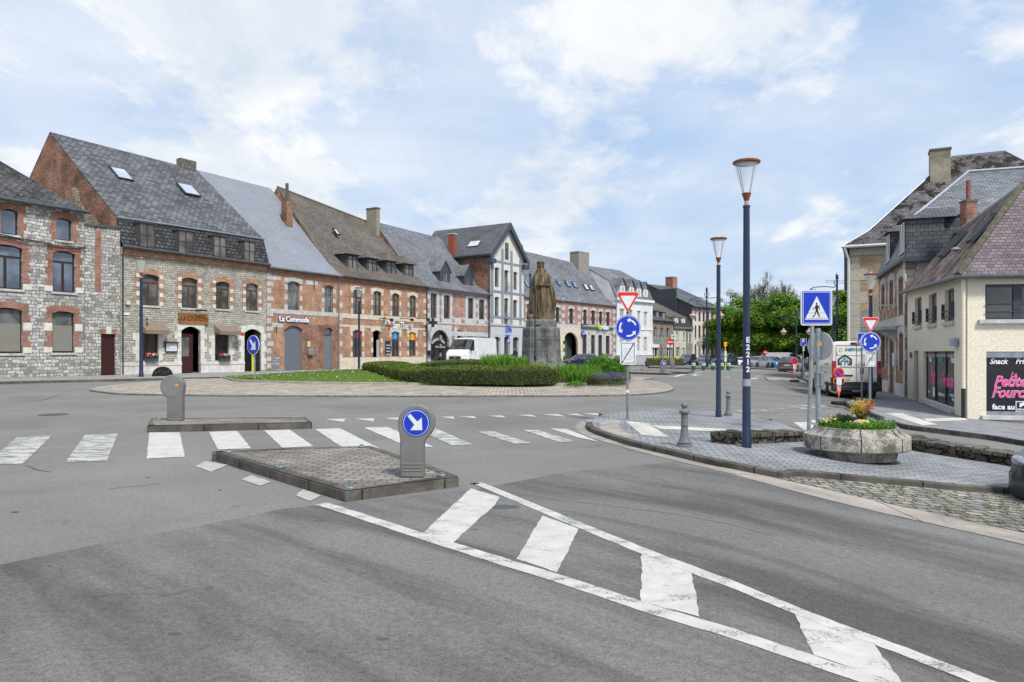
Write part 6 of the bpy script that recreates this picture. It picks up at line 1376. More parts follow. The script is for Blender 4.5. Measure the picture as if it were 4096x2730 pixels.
def cyl(o, r, z0, z1, name='pole', mat=None, n=14, x=0, y=0): return MB().lathe([(r, z0), (r, z1)], n, (x, y, 0)).build(name, mat or GREYM, o, smooth=50)
# give way + roundabout + end of zone, by the corner
p = g(2510, 1680, .075); zz = lambda py: zat(py, p.y)-p.z; s_ = p.y/F
o = thing('roundabout_signpost', 'grey post with give-way triangle, blue roundabout disc and faded end-of-30 plate near the kerb', 'road sign', p)
cyl(o, .027, 0, zz(1165)); giveway(o, 99*s_, zz(1212)); roundabout_plate(o, 52*s_, zz(1313)); zone(o, 63*s_, 92*s_, zz(1413)); 
MB().box(-.03, .022, -.031, -.0275, zz(1572), zz(1560)).build('sticker', SIGNW, o)
# same set on the right pavement
p = g(3479, 1634, .105); zz = lambda py: zat(py, p.y)-p.z; s_ = p.y/F
o = thing('roundabout_signpost', 'post with give-way triangle, roundabout disc and ZONE 30 plate beside the lettered van', 'road sign', p)
cyl(o, .04, 0, zz(1275)); giveway(o, 72*s_, zz(1302)); roundabout_plate(o, 40*s_, zz(1369)); zone(o, 43*s_, 62*s_, zz(1437), faded=False)
# zebra crossing sign and the twin post with the sign seen from behind
def crossing(o, w, h, cz, y=-.05):
    b = plate(rrect(w, h, .045, cz), y, y+.022, 'crossing_plate', SIGNW, o); plate(rrect(w*.93, h*.93, .035, cz), y-.002, y, 'blue_rim', SIGNB, b); plate(rrect(w*.88, h*.89, .03, cz), y-.004, y-.002, 'white_line', SIGNW, b); plate(rrect(w*.84, h*.855, .025, cz), y-.006, y-.004, 'blue_field', SIGNB, b)
    tb, tt = cz-h*.34, cz+h*.32; plate([(-w*.38, tb), (w*.38, tb), (0, tt)], y-.008, y-.006, 'white_triangle', SIGNW, b)
    m = MB(); Q = lambda x, z: (x*w, cz+z*h); Y0, Y1 = y-.011, y-.008
    m.prism([Q(-.02,.14), Q(.02,.14), Q(.022,.08), Q(-.022,.08)], Y0, Y1, 'y')
    m.prism([Q(-.035,.065), Q(.03,.07), Q(.045,.03), Q(.035,-.09), Q(-.032,-.09), Q(-.042,.02)], Y0-.0005, Y1, 'y')
    m.prism([Q(-.035,.062), Q(-.07,-.005), Q(-.14,-.035), Q(-.137,-.05), Q(-.055,-.022), Q(-.02,.02)], Y0-.001, Y1, 'y')
    m.prism([Q(.025,.068), Q(.08,.035), Q(.098,-.06), Q(.082,-.062), Q(.06,.018), Q(.02,.03)], Y0-.0015, Y1, 'y')
    m.prism([Q(-.032,-.085), Q(.012,-.085), Q(-.02,-.15), Q(-.09,-.265), Q(-.135,-.25), Q(-.11,-.24), Q(-.055,-.16)], Y0-.002, Y1, 'y')
    m.prism([Q(-.01,-.085), Q(.036,-.085), Q(.065,-.16), Q(.095,-.25), Q(.105,-.262), Q(.06,-.272), Q(.07,-.245), Q(.02,-.155)], Y0-.0025, Y1, 'y')
    m.build('walking_figure', SIGNK, b); l = MB()
    for i in range(9):
        if not 3 < i < 6: l.box(w*(-.27+.06*i), w*(-.235+.06*i), Y0, Y1, cz-h*.152, cz-h*.145)
    for i in range(11):
        l.box(w*(-.35+.064*i), w*(-.31+.064*i), Y0, Y1, cz-h*.315, cz-h*.305)
    l.build('dashes', SIGNK, b)
p = g(3234, 1752, .075); zz = lambda py: zat(py, p.y)-p.z; s_ = p.y/F
o = thing('crossing_sign', 'large blue zebra crossing sign with walking figure on a galvanised post behind the planter', 'road sign', p)
MB().tube([(0,0,0), (.09,0,zz(1175))], .035, 12).build('pole', GALV, o, smooth=50); b_ = None
crossing(o, 125*s_, 142*s_, zz(1232)); [setattr(ch, 'location', (.125, 0, 0)) for ch in o.children if ch.name.startswith('crossing_plate')]
p = g(3272, 1712, .075); zz = lambda py: zat(py, p.y)-p.z; s_ = p.y/F
o = thing('rear_sign', 'galvanised post carrying a round sign seen edge-on from behind and a grey box', 'road sign', p)
cyl(o, .048, 0, zz(1314), mat=GALV); m = Matrix.Rotation(rad(-58), 4, 'Z')
MB().prism(circ(57*s_, 36, 0, zz(1385)), .06, .085, 'y', m).build('disc_back', plain('disc_back', (.40,.41,.42), .4), o); MB().prism(circ(57*s_, 36, 0, zz(1385)), .085, .088, 'y', m).build('disc_front', SIGNR, o)
for py in (1330, 1495, 1545): MB().lathe([(.058, zz(py)), (.058, zz(py)+.05)], 14).build('clamp', ZINC, o)
MB().box(-.09, .09, -.02, .10, zz(1548), zz(1490), .02, m).build('terminal_box', GREYM, o)
MB().box(.02, .05, -.055, -.04, zz(1385), zz(1368)).build('sticker', plain('orange_sticker', (.8,.32,.02), .5), o)
# crossing sign seen partly behind the right-hand signpost
p = g(3447, 1602, .105); zz = lambda py: zat(py, p.y)-p.z; s_ = p.y/F
o = thing('crossing_sign', 'smaller blue crossing sign partly hidden behind the right roundabout sign', 'road sign', p); cyl(o, .03, 0, zz(1335)); crossing(o, 42*s_, 46*s_, zz(1355))
# keep-right pillars on the islands
PLG = plain('grey_pillar', (.155,.155,.15), .5, var=.12)
def pillar(px, py, pth, zoff, label, back=False, s=1.0, mirror=1, group='illuminated keep-right pillars'):
    p = g(px, py, zoff); h = zat(pth, p.y)-p.z; o = thing('traffic_pillar', label, 'traffic pillar', p, 0, group)
    r = h*.252; w = h*.168; cx_ = w*.32*mirror; zc = h-r; P = []
    a0 = -math.pi*.5
    body = [(-w if mirror > 0 else w*.95, 0)] 
    pts = []
    n = 30
    if mirror > 0:
        pts = [(-w, 0), (w*.95, 0), (w*.95, zc-r*1.05)]; a1, a2 = rad(-48), rad(180)
        for i in range(n+1): a = a1+(a2-a1)*i/n; pts.append((cx_+r*math.cos(a), zc+r*math.sin(a)))
        pts[-1] = (cx_-r, zc); pts.append((-w, zc-r*.9))
    else:
        pts = [(-w*.95, 0), (w, 0), (w, zc-r*.9)]; a1, a2 = rad(0), rad(228)
        for i in range(n+1): a = a1+(a2-a1)*i/n; pts.append((cx_+r*math.cos(a), zc+r*math.sin(a)))
        pts.append((-w*.95, zc-r*1.05))
    d = h*.085
    mb = MB(); mb.prism(pts, -d, d, 'y'); me = mb.build('pillar_body', PLG, o)
    md = me.modifiers.new('b', 'BEVEL'); md.width = h*.022; md.segments = 3; md.limit_method = 'ANGLE'
    for p_ in me.data.polygons: p_.use_smooth = True
    me.data.set_sharp_from_angle(angle=rad(60))
    for k in range(3): MB().box(-w*.8, w*.8, -d-.006, d+.006, h*(.085+.045*k), h*(.105+.045*k), .004).build('rib', PLG, o)
    if back: plate(circ(r*.86, cx=cx_, cz=zc), -d-.004, -d+.001, 'blank_face', plain('blank_face', (.17,.17,.17), .55), o); MB().box(cx_+r*.35, cx_+r*.62, -d-.007, -d-.003, zc+r*.02, zc+r*.18).build('sticker', plain('orange_sticker', (.8,.32,.02), .5), o)
    else:
        f = plate(circ(r*.74, cx=cx_, cz=zc), -d-.004, -d+.002, 'disc_rim', SIGNB, o); plate(circ(r*.69, cx=cx_, cz=zc), -d-.006, -d-.004, 'white_ring', SIGNW, f); plate(circ(r*.66, cx=cx_, cz=zc), -d-.008, -d-.006, 'blue_disc', SIGNB, f)
        q = r*.74; A = [(-.55,.56),(-.42,.70),(.06,.20),(.26,.42),(.44,-.46),(-.46,-.32),(-.22,-.12)]
        A = [(-.62,.50),(-.42,.68),(.10,.10),(.42,.40),(.46,-.52),(-.42,-.52),(-.12,-.14)]
        MB().prism([(cx_+a*q, zc+b*q) for a, b in A], -d-.011, -d-.008, 'y').build('white_arrow', SIGNW, f)
    return o
pillar(1652, 1908, 1617, .11, 'grey plastic pillar with blue keep-right arrow on the near brick island', False)
pillar(703, 1683, 1500, .12, 'blank grey back of a round-headed pillar on the left island', True, mirror=-1)
pillar(2651, 1493, 1440, .12, 'small keep-right pillar with damaged blue arrow on the far island', False)
pillar(2691, 1478, 1436, .13, 'blank grey pillar back behind the damaged arrow pillar', True, mirror=-1)
# blue arrow sign on the lawn tip
p = g(1018, 1523, .1); zz = lambda py: zat(py, p.y)-p.z; s_ = p.y/F
o = thing('keep_right_sign', 'round blue arrow sign on a yellow and grey post at the roundabout lawn tip', 'road sign', p, rad(-35))
cyl(o, .05, 0, zz(1345), mat=GALV); b = plate(circ(39*s_, cz=zz(1381)), -.09, -.06, 'disc_rim', SIGNW, o); plate(circ(37*s_, cz=zz(1381)), -.093, -.09, 'blue_disc', SIGNB, b)
q = 37*s_; plate([(a*q, zz(1381)+c*q) for a, c in [(-.62,.50),(-.42,.68),(.10,.10),(.42,.40),(.46,-.52),(-.42,-.52),(-.12,-.14)]], -.098, -.093, 'white_arrow', SIGNW, b)
MB().box(-.12, -.02, -.08, -.05, zz(1498), zz(1420)).build('yellow_strip', plain('yellow_reflector', (.75,.72,.02), .4), o)
# small parking, no-entry, bus stop and other signs
def parking(px, Y, pt, pb, w, label, zb=None, yaw=0, pole_b=None):
    c = at(px, Y); z0 = tz(c.x, c.y); o = thing('parking_sign', label, 'road sign', (c.x, c.y, z0), yaw, 'disabled parking signs'); s = Y/F; z = lambda py: zat(py, Y)-z0
    cyl(o, .04, 0, z(pt-2), mat=GALV); b = plate(rrect(w*s, (pb-pt)*s, .04, z((pt+pb)/2)), -.08, -.05, 'parking_plate', SIGNW, o); plate(rrect(w*s*.9, (pb-pt)*s*.93, .03, z((pt+pb)/2)), -.084, -.08, 'blue_field', SIGNB, b)
    hh = (pb-pt)*s; text('P', hh*.62, 'lettering', SIGNW, b, (-w*s*.06, -.088, z((pt+pb)/2)+hh*.12), bold=.012); zc = z(pb)+hh*.22; rr = hh*.10; x0 = w*s*.18
    mb = MB(); mb.tube([(x0+rr*math.cos(a), -.088, zc-.02+rr*math.sin(a)) for a in [math.pi*.75+i*.45 for i in range(10)]], .008, 4).tube([(x0-.01, -.088, zc+rr*1.7), (x0, -.088, zc+.02), (x0+rr*.9, -.088, zc+.02), (x0+rr*1.4, -.088, zc-rr)], .010, 4); mb.build('wheelchair_symbol', SIGNW, b)
    return o, z, s
o, z, s_ = parking(3213, 52, 1355, 1385, 23, 'blue disabled parking sign with an arrow plate beside the dark parked car')
b = plate(rrect(7*s_, 17*s_, .02, z(1396)), -.07, -.05, 'arrow_plate', SIGNW, o); MB().box(-.012, .012, -.075, -.07, z(1402), z(1390)).build('arrow', SIGNK, b)
parking(2036, 55, 1356, 1381, 11, 'narrow blue disabled parking sign in front of the tall white house')
def noentry(px, Y, py, r, label, base_py=None):
    c = at(px, Y); z0 = tz(c.x, c.y); o = thing('no_entry_sign', label, 'road sign', (c.x, c.y, z0), 0, 'no entry signs'); z = zat(py, Y)-z0; r_ = r*Y/F
    cyl(o, .05, 0, z+r_*.8); b = plate(circ(r_, cz=z), -.09, -.06, 'red_disc', SIGNR, o); MB().box(-r_*.82, r_*.82, -.095, -.09, z-r_*.13, z+r_*.13).build('white_bar', SIGNW, b)
noentry(2681, 72, 1369, 13.4, 'red no-entry sign standing before the grey stone house'); noentry(3061, 84, 1410, 8.2, 'small red no-entry sign beyond the parked cars under the trees')
noentry(2649.5, 71, 1388, 5, 'narrow red no-entry sign standing left of the large one')
c = at(2797, 70); o = thing('rear_round_sign', 'round grey sign seen from behind on a thin post between parked dark cars', 'road sign', (c.x, c.y, 0)); z = zat(1374, 70); cyl(o, .045, 0, z+.2); r_ = 11.5*70/F; b = plate(circ(r_, cz=z), -.09, -.06, 'disc_back', SGREY, o); plate(circ(r_*1.05, cz=z), -.06, -.055, 'disc_edge', SIGNW, b); MB().box(.1, .2, -.095, -.09, z-.1, z).build('sticker', plain('orange_sticker', (.8,.32,.02), .5), b)
c = at(2694, 78); o = thing('map_sign', 'white square town map sign on a thin post before the cream house', 'sign', (c.x, c.y, 0)); z = zat(1348, 78); cyl(o, .05, 0, z+.3, mat=SIGNK); b = plate(rrect(19*78/F, 18*78/F, .02, z), -.1, -.07, 'white_panel', SIGNW, o); mb = MB()
for i in range(26): a, rr = R.random()*6.28, R.random()*.18; mb.box(rr*math.cos(a)-.02, rr*math.cos(a)+.03, -.105, -.1, z+rr*math.sin(a)-.015, z+rr*math.sin(a)+.03)
stuff(mb.build('round_emblem', plain('emblem_grey', (.08,.09,.12), .5), b))
c = at(2901, 68); o = thing('bus_stop', 'yellow bus stop post with timetable panels in front of the dark van', 'bus stop', (c.x, c.y, 0)); z = lambda py: zat(py, 68); YEL = plain('bus_yellow', (.80,.48,.01), .4, var=.05); cyl(o, .055, 0, z(1386), mat=YEL); s_ = 68/F
plate([(-6*s_, z(1369)), (6*s_, z(1369)), (6*s_, z(1383)), (2*s_, z(1388)), (-2*s_, z(1388)), (-6*s_, z(1383))], -.1, -.02, 'yellow_head', YEL, o); text('ARRET BUS', .055, 'lettering', SIGNK, o, (0,-.11,z(1377)))
for a, b in ((1406,1426), (1429,1448)): MB().box(-4.5*s_, 4.5*s_, -.12, -.06, z(b), z(a)).build('timetable_panel', SIGNW, o)
# temporary no-parking signs
def tempsign(px, py, ptop, label, cross=False):
    p = g(px, py, .01); h = zat(ptop, p.y)-p.z; o = thing('temporary_sign', label, 'temporary sign', p, 0, 'temporary no parking signs'); s = h/1.33
    MB().box(-.19*s, .19*s, -.24*s, .24*s, 0, .12*s, .02*s).build('rubber_foot', plain('black_rubber', (.02,.02,.02), .9), o); cyl(o, .018*s, .1*s, .5*s, mat=ZINC)
    zc = h-.17*s; b = plate(circ(.19*s, cz=zc), -.03, .0, 'orange_case', ORNG, o); plate(circ(.172*s, cz=zc), -.034, -.03, 'red_ring', SIGNR, b); plate(circ(.12*s, cz=zc), -.037, -.034, 'blue_centre', SIGNB, b)
    q = .125*s; t_ = .022*s; mb = MB(); mb.prism([(-q*.7-t_, zc+q*.7-t_), (-q*.7+t_, zc+q*.7+t_), (q*.7+t_, zc-q*.7+t_), (q*.7-t_, zc-q*.7-t_)], -.040, -.037, 'y')
    if cross: mb.prism([(q*.7-t_, zc+q*.7+t_), (q*.7+t_, zc+q*.7-t_), (-q*.7+t_, zc-q*.7-t_), (-q*.7-t_, zc-q*.7+t_)], -.041, -.037, 'y')
    mb.build('red_slash', SIGNR, b); zp = zc-.29*s
    plate(rrect(.40*s, .19*s, .06*s, zp), -.025, .01, 'orange_panel', ORNG, o); plate(rrect(.35*s, .15*s, .04*s, zp), -.03, -.025, 'black_panel', SIGNK, o)
    MB().box(-.095*s, .095*s, -.036, -.03, zp-.14*s, zp+.12*s).build('paper_notice', SIGNW, o); zq = zp-.32*s
    plate([(-.07*s, zp-.12*s), (.07*s, zp-.12*s), (.07*s, zq-.05*s), (.03*s, zq-.12*s), (.03*s, zq-.2*s), (-.03*s, zq-.2*s), (-.03*s, zq-.12*s), (-.07*s, zq-.05*s)], -.02, .01, 'orange_arm', ORNG, o)
    MB().box(-.045*s, .045*s, -.024, -.02, zq-.03*s, zp-.14*s).build('white_arm_plate', SIGNW, o); MB().box(-.01*s, .01*s, -.03, -.024, zq, zp-.18*s).prism([(-.028*s, zp-.2*s), (.028*s, zp-.2*s), (0, zp-.16*s)], -.031, -.024, 'y').build('black_arrow', SIGNK, o)
tempsign(3355, 1620, 1474, 'temporary no-parking sign with orange frame close behind the white van')
tempsign(3178, 1529, 1433, 'temporary no-stopping sign with red cross on the cobbles behind the dark car', True)
# bollards
def bollard(px, py, ptop, zoff, label, first=[None]):
    p = g(px, py, zoff); h = zat(ptop, p.y)-p.z
    if first[0]: return dup(first[0], p, 0, label, sc=h/1.0)
    o = thing('bollard', label, 'bollard', p, 0, 'cast grey bollards with ball tops'); G_ = plain('bollard_grey', (.14,.145,.15), .5, var=.15)
    MB().lathe([(.175,0),(.175,.03),(.15,.045),(.16,.085),(.165,.10),(.135,.11),(.115,.16),(.092,.26),(.078,.40),(.076,.46),(.086,.465),(.086,.49),(.074,.495),(.072,.66),(.082,.665),(.082,.69),(.072,.695),(.085,.74),(.118,.765),(.12,.80),(.085,.83),(.055,.85),(.055,.87)], 20).build('post', G_, o, smooth=35)
    MB().ball((0,0,.925), .076, 16, 10).build('ball', G_, o, smooth=True); o.scale = (h, h, h); first[0] = o; return o
bollard(2738, 1786, 1609, .075, 'grey ball-topped bollard at the front of the paved corner'); bollard(2913, 1664, 1563, .075, 'grey ball-topped bollard between the two tall navy lamps')
bollard(3207, 1511, 1469, .1, 'left of the two far grey bollards behind the temporary sign'); bollard(3217, 1518, 1472, .1, 'right of the two far grey bollards, nearest the white van')
def gbollard(px, k):
    p = g(px, 1482.5, 0); h = zat(1451, p.y)-p.z; o = thing('green_bollard', ['leftmost green bollard with white bands, at the tip of the middle island','second green and white bollard from the left, before the dark hatchback','third green and white bollard from the left','green and white bollard half hidden by the navy lamp post','rightmost green and white bollard, below the bus stop'][k], 'bollard', p, 0, 'green and white bollards')
    GR = plain('bollard_green', (.015,.13,.06), .5); MB().lathe([(.155,0),(.185,h*.52),(.185,h*.93),(.15,h)], 14).build('post', GR, o, smooth=35)
    for a, b in ((.60,.74), (.80,.93)): MB().lathe([(.19,h*a),(.19,h*b)], 14).build('white_band', SIGNW, o)
for k, px in enumerate((2774, 2814, 2852, 2886, 2914)): gbollard(px, k)
# road studs on the islands
STUD = plain('stud_steel', (.25,.28,.29), .45, .6); STG = plain('stud_glass', (.05,.13,.16), .2)
for k, (px, py, zo, lab) in enumerate(((916,1806,.122,'steel road stud at the far left corner of the near island'), (1124,1868,.122,'steel road stud in the middle of the near island left edge'), (1402,1950,.122,'steel road stud at the front corner of the near island'), (1766,1901,.122,'steel road stud right of the keep-right pillar'), (1446,1788,.122,'steel road stud at the back of the near island'), (1174,1668,.132,'steel road stud at the right end of the left island'), (634,1680,.132,'steel road stud at the left end of the left island'))):
    p = g(px, py, zo); p.z += .001; o = thing('road_stud', lab, 'road stud', p, 0, 'glass and steel road studs'); MB().lathe([(.055,0),(.052,.008),(.04,.014)], 16).build('steel_ring', STUD, o, smooth=True); MB().lathe([(.036,.010),(.03,.026),(.012,.034),(.001,.035)], 14).build('glass_dome', STG, o, smooth=True)
# low dry-stone walls
DRY = rubble('dark_dry_stone', [(.05,.045,.038), (.13,.11,.085), (.08,.07,.055), (.17,.15,.12), (.07,.06,.05)], (.012,.011,.009), .24, .12, .12, .05, moss=((.36,.36,.34), .70))
CAPS = brick('wall_caps', (.10,.09,.075), (.17,.155,.13), (.02,.018,.015), .42, .6, .02, .5, .5, .95, 1.0, 2.2, dirtc=((.36,.36,.33), 4, .64, .06))
def lowwall(path, h, wd, name, label):
    P = smooth_path(path, 10); o = thing(name, label, 'low wall', (P[0].x, P[0].y, tz(P[0].x, P[0].y))); base_ = Vector((P[0].x, P[0].y, tz(P[0].x, P[0].y)))
    nz = lambda i: h
    body = MB(); cap = MB(); n = len(P)
    for j, p in enumerate(P):
        d = (P[min(j+1, n-1)]-P[max(j-1, 0)]).normalized(); nn = Vector((-d.y, d.x)); z = tz(p.x, p.y)
        for off, zz in ((0, -.1), (-.012*math.sin(j*1.7), .0), (.015*math.sin(j*2.3), nz(j)*.5), (.0, nz(j)*.80), (wd, nz(j)*.80), (wd, -.1)):
            q = p+nn*off; body.v.append(Vector((q.x, q.y, z+zz))-base_)
    for j in range(n-1):
        for k in range(5): a = j*6+k; body.f.append([a, a+1, a+7, a+6])
    body.f += [list(range(6)), list(range((n-1)*6, n*6))[::-1]]; body.build('stone_body', DRY, o)
    j = 0
    while j < n-1:
        e = min(n-1, j+R.choice((1, 2, 2))); p, q = P[j], P[e]; d = (q-p); L_ = d.length; d.normalize(); nn = Vector((-d.y, d.x)); z = tz(p.x, p.y)+h*.78-h*.8; z2 = tz(q.x, q.y)+h*.78-h*.8; hh = h*.80; sl_ = math.atan2(z2-z, L_); t_ = .055+R.random()*.03; ov = .03+R.random()*.03
        m = Matrix(((d.x, nn.x, 0, p.x-base_.x), (d.y, nn.y, 0, p.y-base_.y), (0, 0, 1, z-base_.z), (0,0,0,1))) @ Matrix.Rotation(-sl_+R.uniform(-.008, .008), 4, 'Y')
        cap.box(.008, L_-.008, -ov, wd*.5-.01, hh-.005, hh+t_, .008, m); cap.box(.02, L_+.01, wd*.5, wd+ov, hh-.005, hh+t_*R.uniform(.8,1.1), .008, m); j = e
    cap.build('cap_stones', CAPS, o); return o
lowwall([g(2912, 1779, .075), g(3030, 1776, .075), g(3130, 1771, .075), g(3214, 1767, .075)], .24, .36, 'stone_wall', 'low dark stone wall between the tall navy lamp and the planter')
lowwall([g(3560, 1783, .075), g(3635, 1800, .075), g(3820, 1831, .075), g(4035, 1865, .075), g(4300, 1915, .075)], .27, .42, 'stone_wall', 'long low dark stone wall running from the planter to the right edge')
# round concrete planter
AGG = None
def aggregate():
    m, t, b = base('exposed_aggregate', .9, .2); p = OB(t); f = t.noise(p, 60, 2, .8); l = t.noise(p, 3.5, 8, .7)
    c = t.ramp(f, (.38, (.13,.12,.10)), (.5, (.34,.32,.28)), (.64, (.60,.57,.51))); c = t.mix(t.ramp(l, (.46, 0), (.6, .85)), c, (.07,.068,.055)); t.set(b.inputs['Base Color'], c); bump(t, b, f, .6, .006); return m
AGG = aggregate()
p = g(3418, 1852, .075); cpl = Vector((0, p.y+.56, 0)); cpl.x = (3424-XC)/F*cpl.y; cpl.z = tz(cpl.x, cpl.y)+.076; o = thing('concrete_planter', 'round weathered exposed-aggregate concrete planter full of spring plants', 'planter', cpl)
o.scale = (.90, .90, .90)
MB().lathe([(.60,0),(.61,.03),(.625,.10),(.66,.15),(.76,.165),(.80,.17),(.815,.185),(.815,.385),(.81,.40),(.775,.41),(.72,.43),(.675,.465),(.650,.51),(.645,.53),(.605,.53),(.59,.48)], 48).build('planter_bowl', AGG, o, smooth=35)
MB().lathe([(.62,.47),(.3,.51),(.001,.52)], 24).build('soil', plain('planter_soil', (.035,.025,.018), .95), o)
jm = MB()
for a in (math.pi*1.14, math.pi*1.39, math.pi*1.66, .1, 1.6): 
    for (r0, z0_), (r1, z1_) in zip([(.817,.18),(.817,.395),(.725,.432),(.66,.49)], [(.817,.395),(.725,.432),(.66,.49),(.65,.53)]): jm.tube([((r0)*math.cos(a), r0*math.sin(a), z0_), (r1*math.cos(a), r1*math.sin(a), z1_)], .006, 4)
jm.build('joint', plain('black_joint', (.015,.013,.01), .9), o)
PL = cpl
# ------------------------------------------------------------ vehicles
def carpaint(name, c, metal=.25, rough=.28):
    if name in _pc: return _pc[name]
    m, t, b = base(name, rough, .5, metal); n = t.noise(OB(t), 2.2, 5, .6)
    t.set(b.inputs['Base Color'], t.ramp(n, (.3, tuple(x*.88 for x in c)), (.7, tuple(min(1, x*1.06) for x in c)))); b.inputs['Coat Weight'].default_value = .7; b.inputs['Coat Roughness'].default_value = .05
    t.set(b.inputs['Roughness'], t.ramp(t.noise(OB(t), 9, 4), (.35, rough*.8), (.7, rough*1.4))); _pc[name] = m; return m
TYRE = plain('tyre', (.016,.016,.017), .85); RIM = plain('alloy', (.32,.33,.34), .35, .6); CGL = glassmat('car_glass', (.012,.015,.018), .0, .04, (.05,.06,.065), 1.0); BPL = plain('bumper_plastic', (.025,.026,.028), .6); HL = plain('headlamp', (.26,.29,.32), .08, .35, coat=1); TL = plain('tail_lamp', (.35,.008,.012), .2, coat=.6); PLT = plain('number_plate', (.62,.62,.58), .5); CHR = plain('chrome', (.55,.57,.6), .18, .9)
SHAPES = {
 'hatch': dict(L=4.1, W=1.76, H=1.48, top=[(0,.50),(.015,.60),(.04,.70),(.13,.955),(.22,.99),(.38,1.0),(.55,.975),(.60,.94),(.76,.66),(.80,.635),(.93,.55),(.985,.46),(1,.36)], belt=.60, rw=(.02,.13), ws=(.60,.76), side=[(.12,.34),(.36,.56),(.575,.70)], wh=(.19,.82), r=.31),
 'suv': dict(L=4.4, W=1.84, H=1.6, top=[(0,.48),(.012,.60),(.035,.68),(.12,.955),(.2,.99),(.4,1.0),(.56,.975),(.61,.94),(.745,.69),(.78,.665),(.93,.60),(.985,.52),(1,.38)], belt=.61, rw=(.02,.12), ws=(.61,.745), side=[(.11,.32),(.34,.55),(.57,.70)], wh=(.19,.81), r=.35),
 'mpv': dict(L=4.45, W=1.8, H=1.64, top=[(0,.50),(.012,.62),(.03,.68),(.09,.96),(.16,.99),(.36,1.0),(.58,.965),(.64,.92),(.81,.62),(.84,.60),(.95,.52),(.985,.46),(1,.36)], belt=.58, rw=(.02,.09), ws=(.64,.81), side=[(.09,.28),(.30,.52),(.54,.74)], wh=(.19,.82), r=.32),
 'van': dict(L=5.9, W=2.05, H=2.6, top=[(0,.94),(.006,.985),(.03,1.0),(.3,1.0),(.60,1.0),(.70,.975),(.74,.94),(.885,.60),(.90,.575),(.965,.50),(.99,.43),(1,.30)], belt=.56, rw=None, ws=(.74,.885), side=[(.725,.86)], wh=(.20,.84), r=.34),
}
def interp(P, x):
    for (a, b), (c, d) in zip(P, P[1:]):
        if x <= c: return b+(d-b)*(x-a)/(c-a) if c > a else d
    return P[-1][1]
def car(kind, label, color, loc, th, scale=1.0, cat='car', group=None, name='parked_car', grille=None, lights=True, plate=True, dark_low=True, seam=True):
    S_ = SHAPES[kind]; L, W_, H_ = S_['L'], S_['W'], S_['H']; o = thing(name, label, cat, loc, th, group); o.scale = (scale,)*3
    r = S_['r']; wx = [S_['wh'][0]*L, S_['wh'][1]*L]; van = kind == 'van'
    xs = {0, .006, .02, .04, .07, .985, .97, 1.0, *[p[0] for p in S_['top']]}
    for a, b in S_['side']: xs |= {a, b}
    if S_['rw']: xs |= set(S_['rw'])
    xs |= set(S_['ws'])
    for w in wx:
        for k in range(-6, 7): xs.add((w+(r+.06)*math.sin(k*math.pi/12)*1.0)/L)
    xs = sorted(x for x in xs if 0 <= x <= 1); q = [xs[0]]
    for x in xs[1:]:
        if x-q[-1] > .0035 or x in (1.0,) or any(abs(x-v) < 1e-9 for s_ in S_['side'] for v in s_) or x in S_['ws']: q.append(x)
    xs = q; rows = []
    for x in xs:
        X = x*L; top = interp(S_['top'], x)*H_; ed = min(1, (x/.05)) if not van else min(1, .93+x*4); ef = min(1, (1-x)/.10)
        w = W_/2*(.86+.14*math.sin(ed*math.pi/2))*(.80+.20*math.sin(ef*math.pi/2)); belt = min(S_['belt']*H_, top-.05)
        gh = max(0, min(1, (top-belt-.06)/(H_*.30))); wr = w*(.95-.20*gh) if not van else w*(.985-.055*gh)
        zb = .20 if not van else .26
        for wc in wx:
            d = abs(X-wc)
            if d < r+.06: zb = max(zb, r+math.sqrt(max(0, (r+.06)**2-d*d)))
        zm = max(zb+.02, belt*.62)
        rows.append([(X,0,zb),(X,w*.86,zb),(X,w*.985,zb+.04),(X,w*1.0,max(zm, zb+.05)),(X,w*.965,max(belt, zb+.08)),(X,wr,top-.035*(1 if gh > .1 else .4)-.02),(X,wr*.82,top-.004),(X,0,top+.02*(0 if van else 1))])
    n = len(rows[0]); V = []; body = []; gl = {'windscreen': [], 'rear_window': [], 'side_window_a': [], 'side_window_b': []}; full = []
    for rw in rows: full.append([Vector(p) for p in rw]+[Vector((p[0], -p[1], p[2])) for p in rw[-2:0:-1]])
    m = len(full[0]); verts = [v for f in full for v in f]
    def side_ok(x0, x1): return any(x0 >= a-1e-6 and x1 <= b+1e-6 for a, b in S_['side'])
    for i in range(len(xs)-1):
        for j in range(m):
            k = (j+1) % m; f = [i*m+j, i*m+k, (i+1)*m+k, (i+1)*m+j]; mid = (xs[i]+xs[i+1])/2
            if j == 4 and side_ok(xs[i], xs[i+1]): gl['side_window_a'].append(f)
            elif k == m-4 and side_ok(xs[i], xs[i+1]): gl['side_window_b'].append(f)
            elif j in (5, 6, 7, 8) and S_['ws'][0] <= mid <= S_['ws'][1]: gl['windscreen'].append(f)
            elif S_['rw'] and j in (5, 6, 7, 8) and S_['rw'][0]+.012 <= mid <= S_['rw'][1]: gl['rear_window'].append(f)
            else: body.append(f)
    body += [list(range(m))[::-1], [(len(xs)-1)*m+j for j in range(m)]]
    ctr = Matrix.Translation((-L/2, 0, 0))
    def part(faces, nm, mat, sm=32, push=0):
        used = sorted({v for f in faces for v in f}); ix = {v: i for i, v in enumerate(used)}; mb = MB(); mb.v = [ctr @ verts[v] for v in used]; mb.f = [[ix[v] for v in f] for f in faces]
        return mb.build(nm, mat, o, smooth=sm, fix=(nm == 'body'))
    part(body, 'body', color, 28)
    for nm, f in gl.items():
        if f: part(f, nm.replace('_a', '').replace('_b', '').replace('side_window', 'side_window'), CGL, 60)
    # underside, wheels
    MB().box(-L*.46, L*.46, -W_*.40, W_*.40, .16, .42).build('underbody', BPL, o)
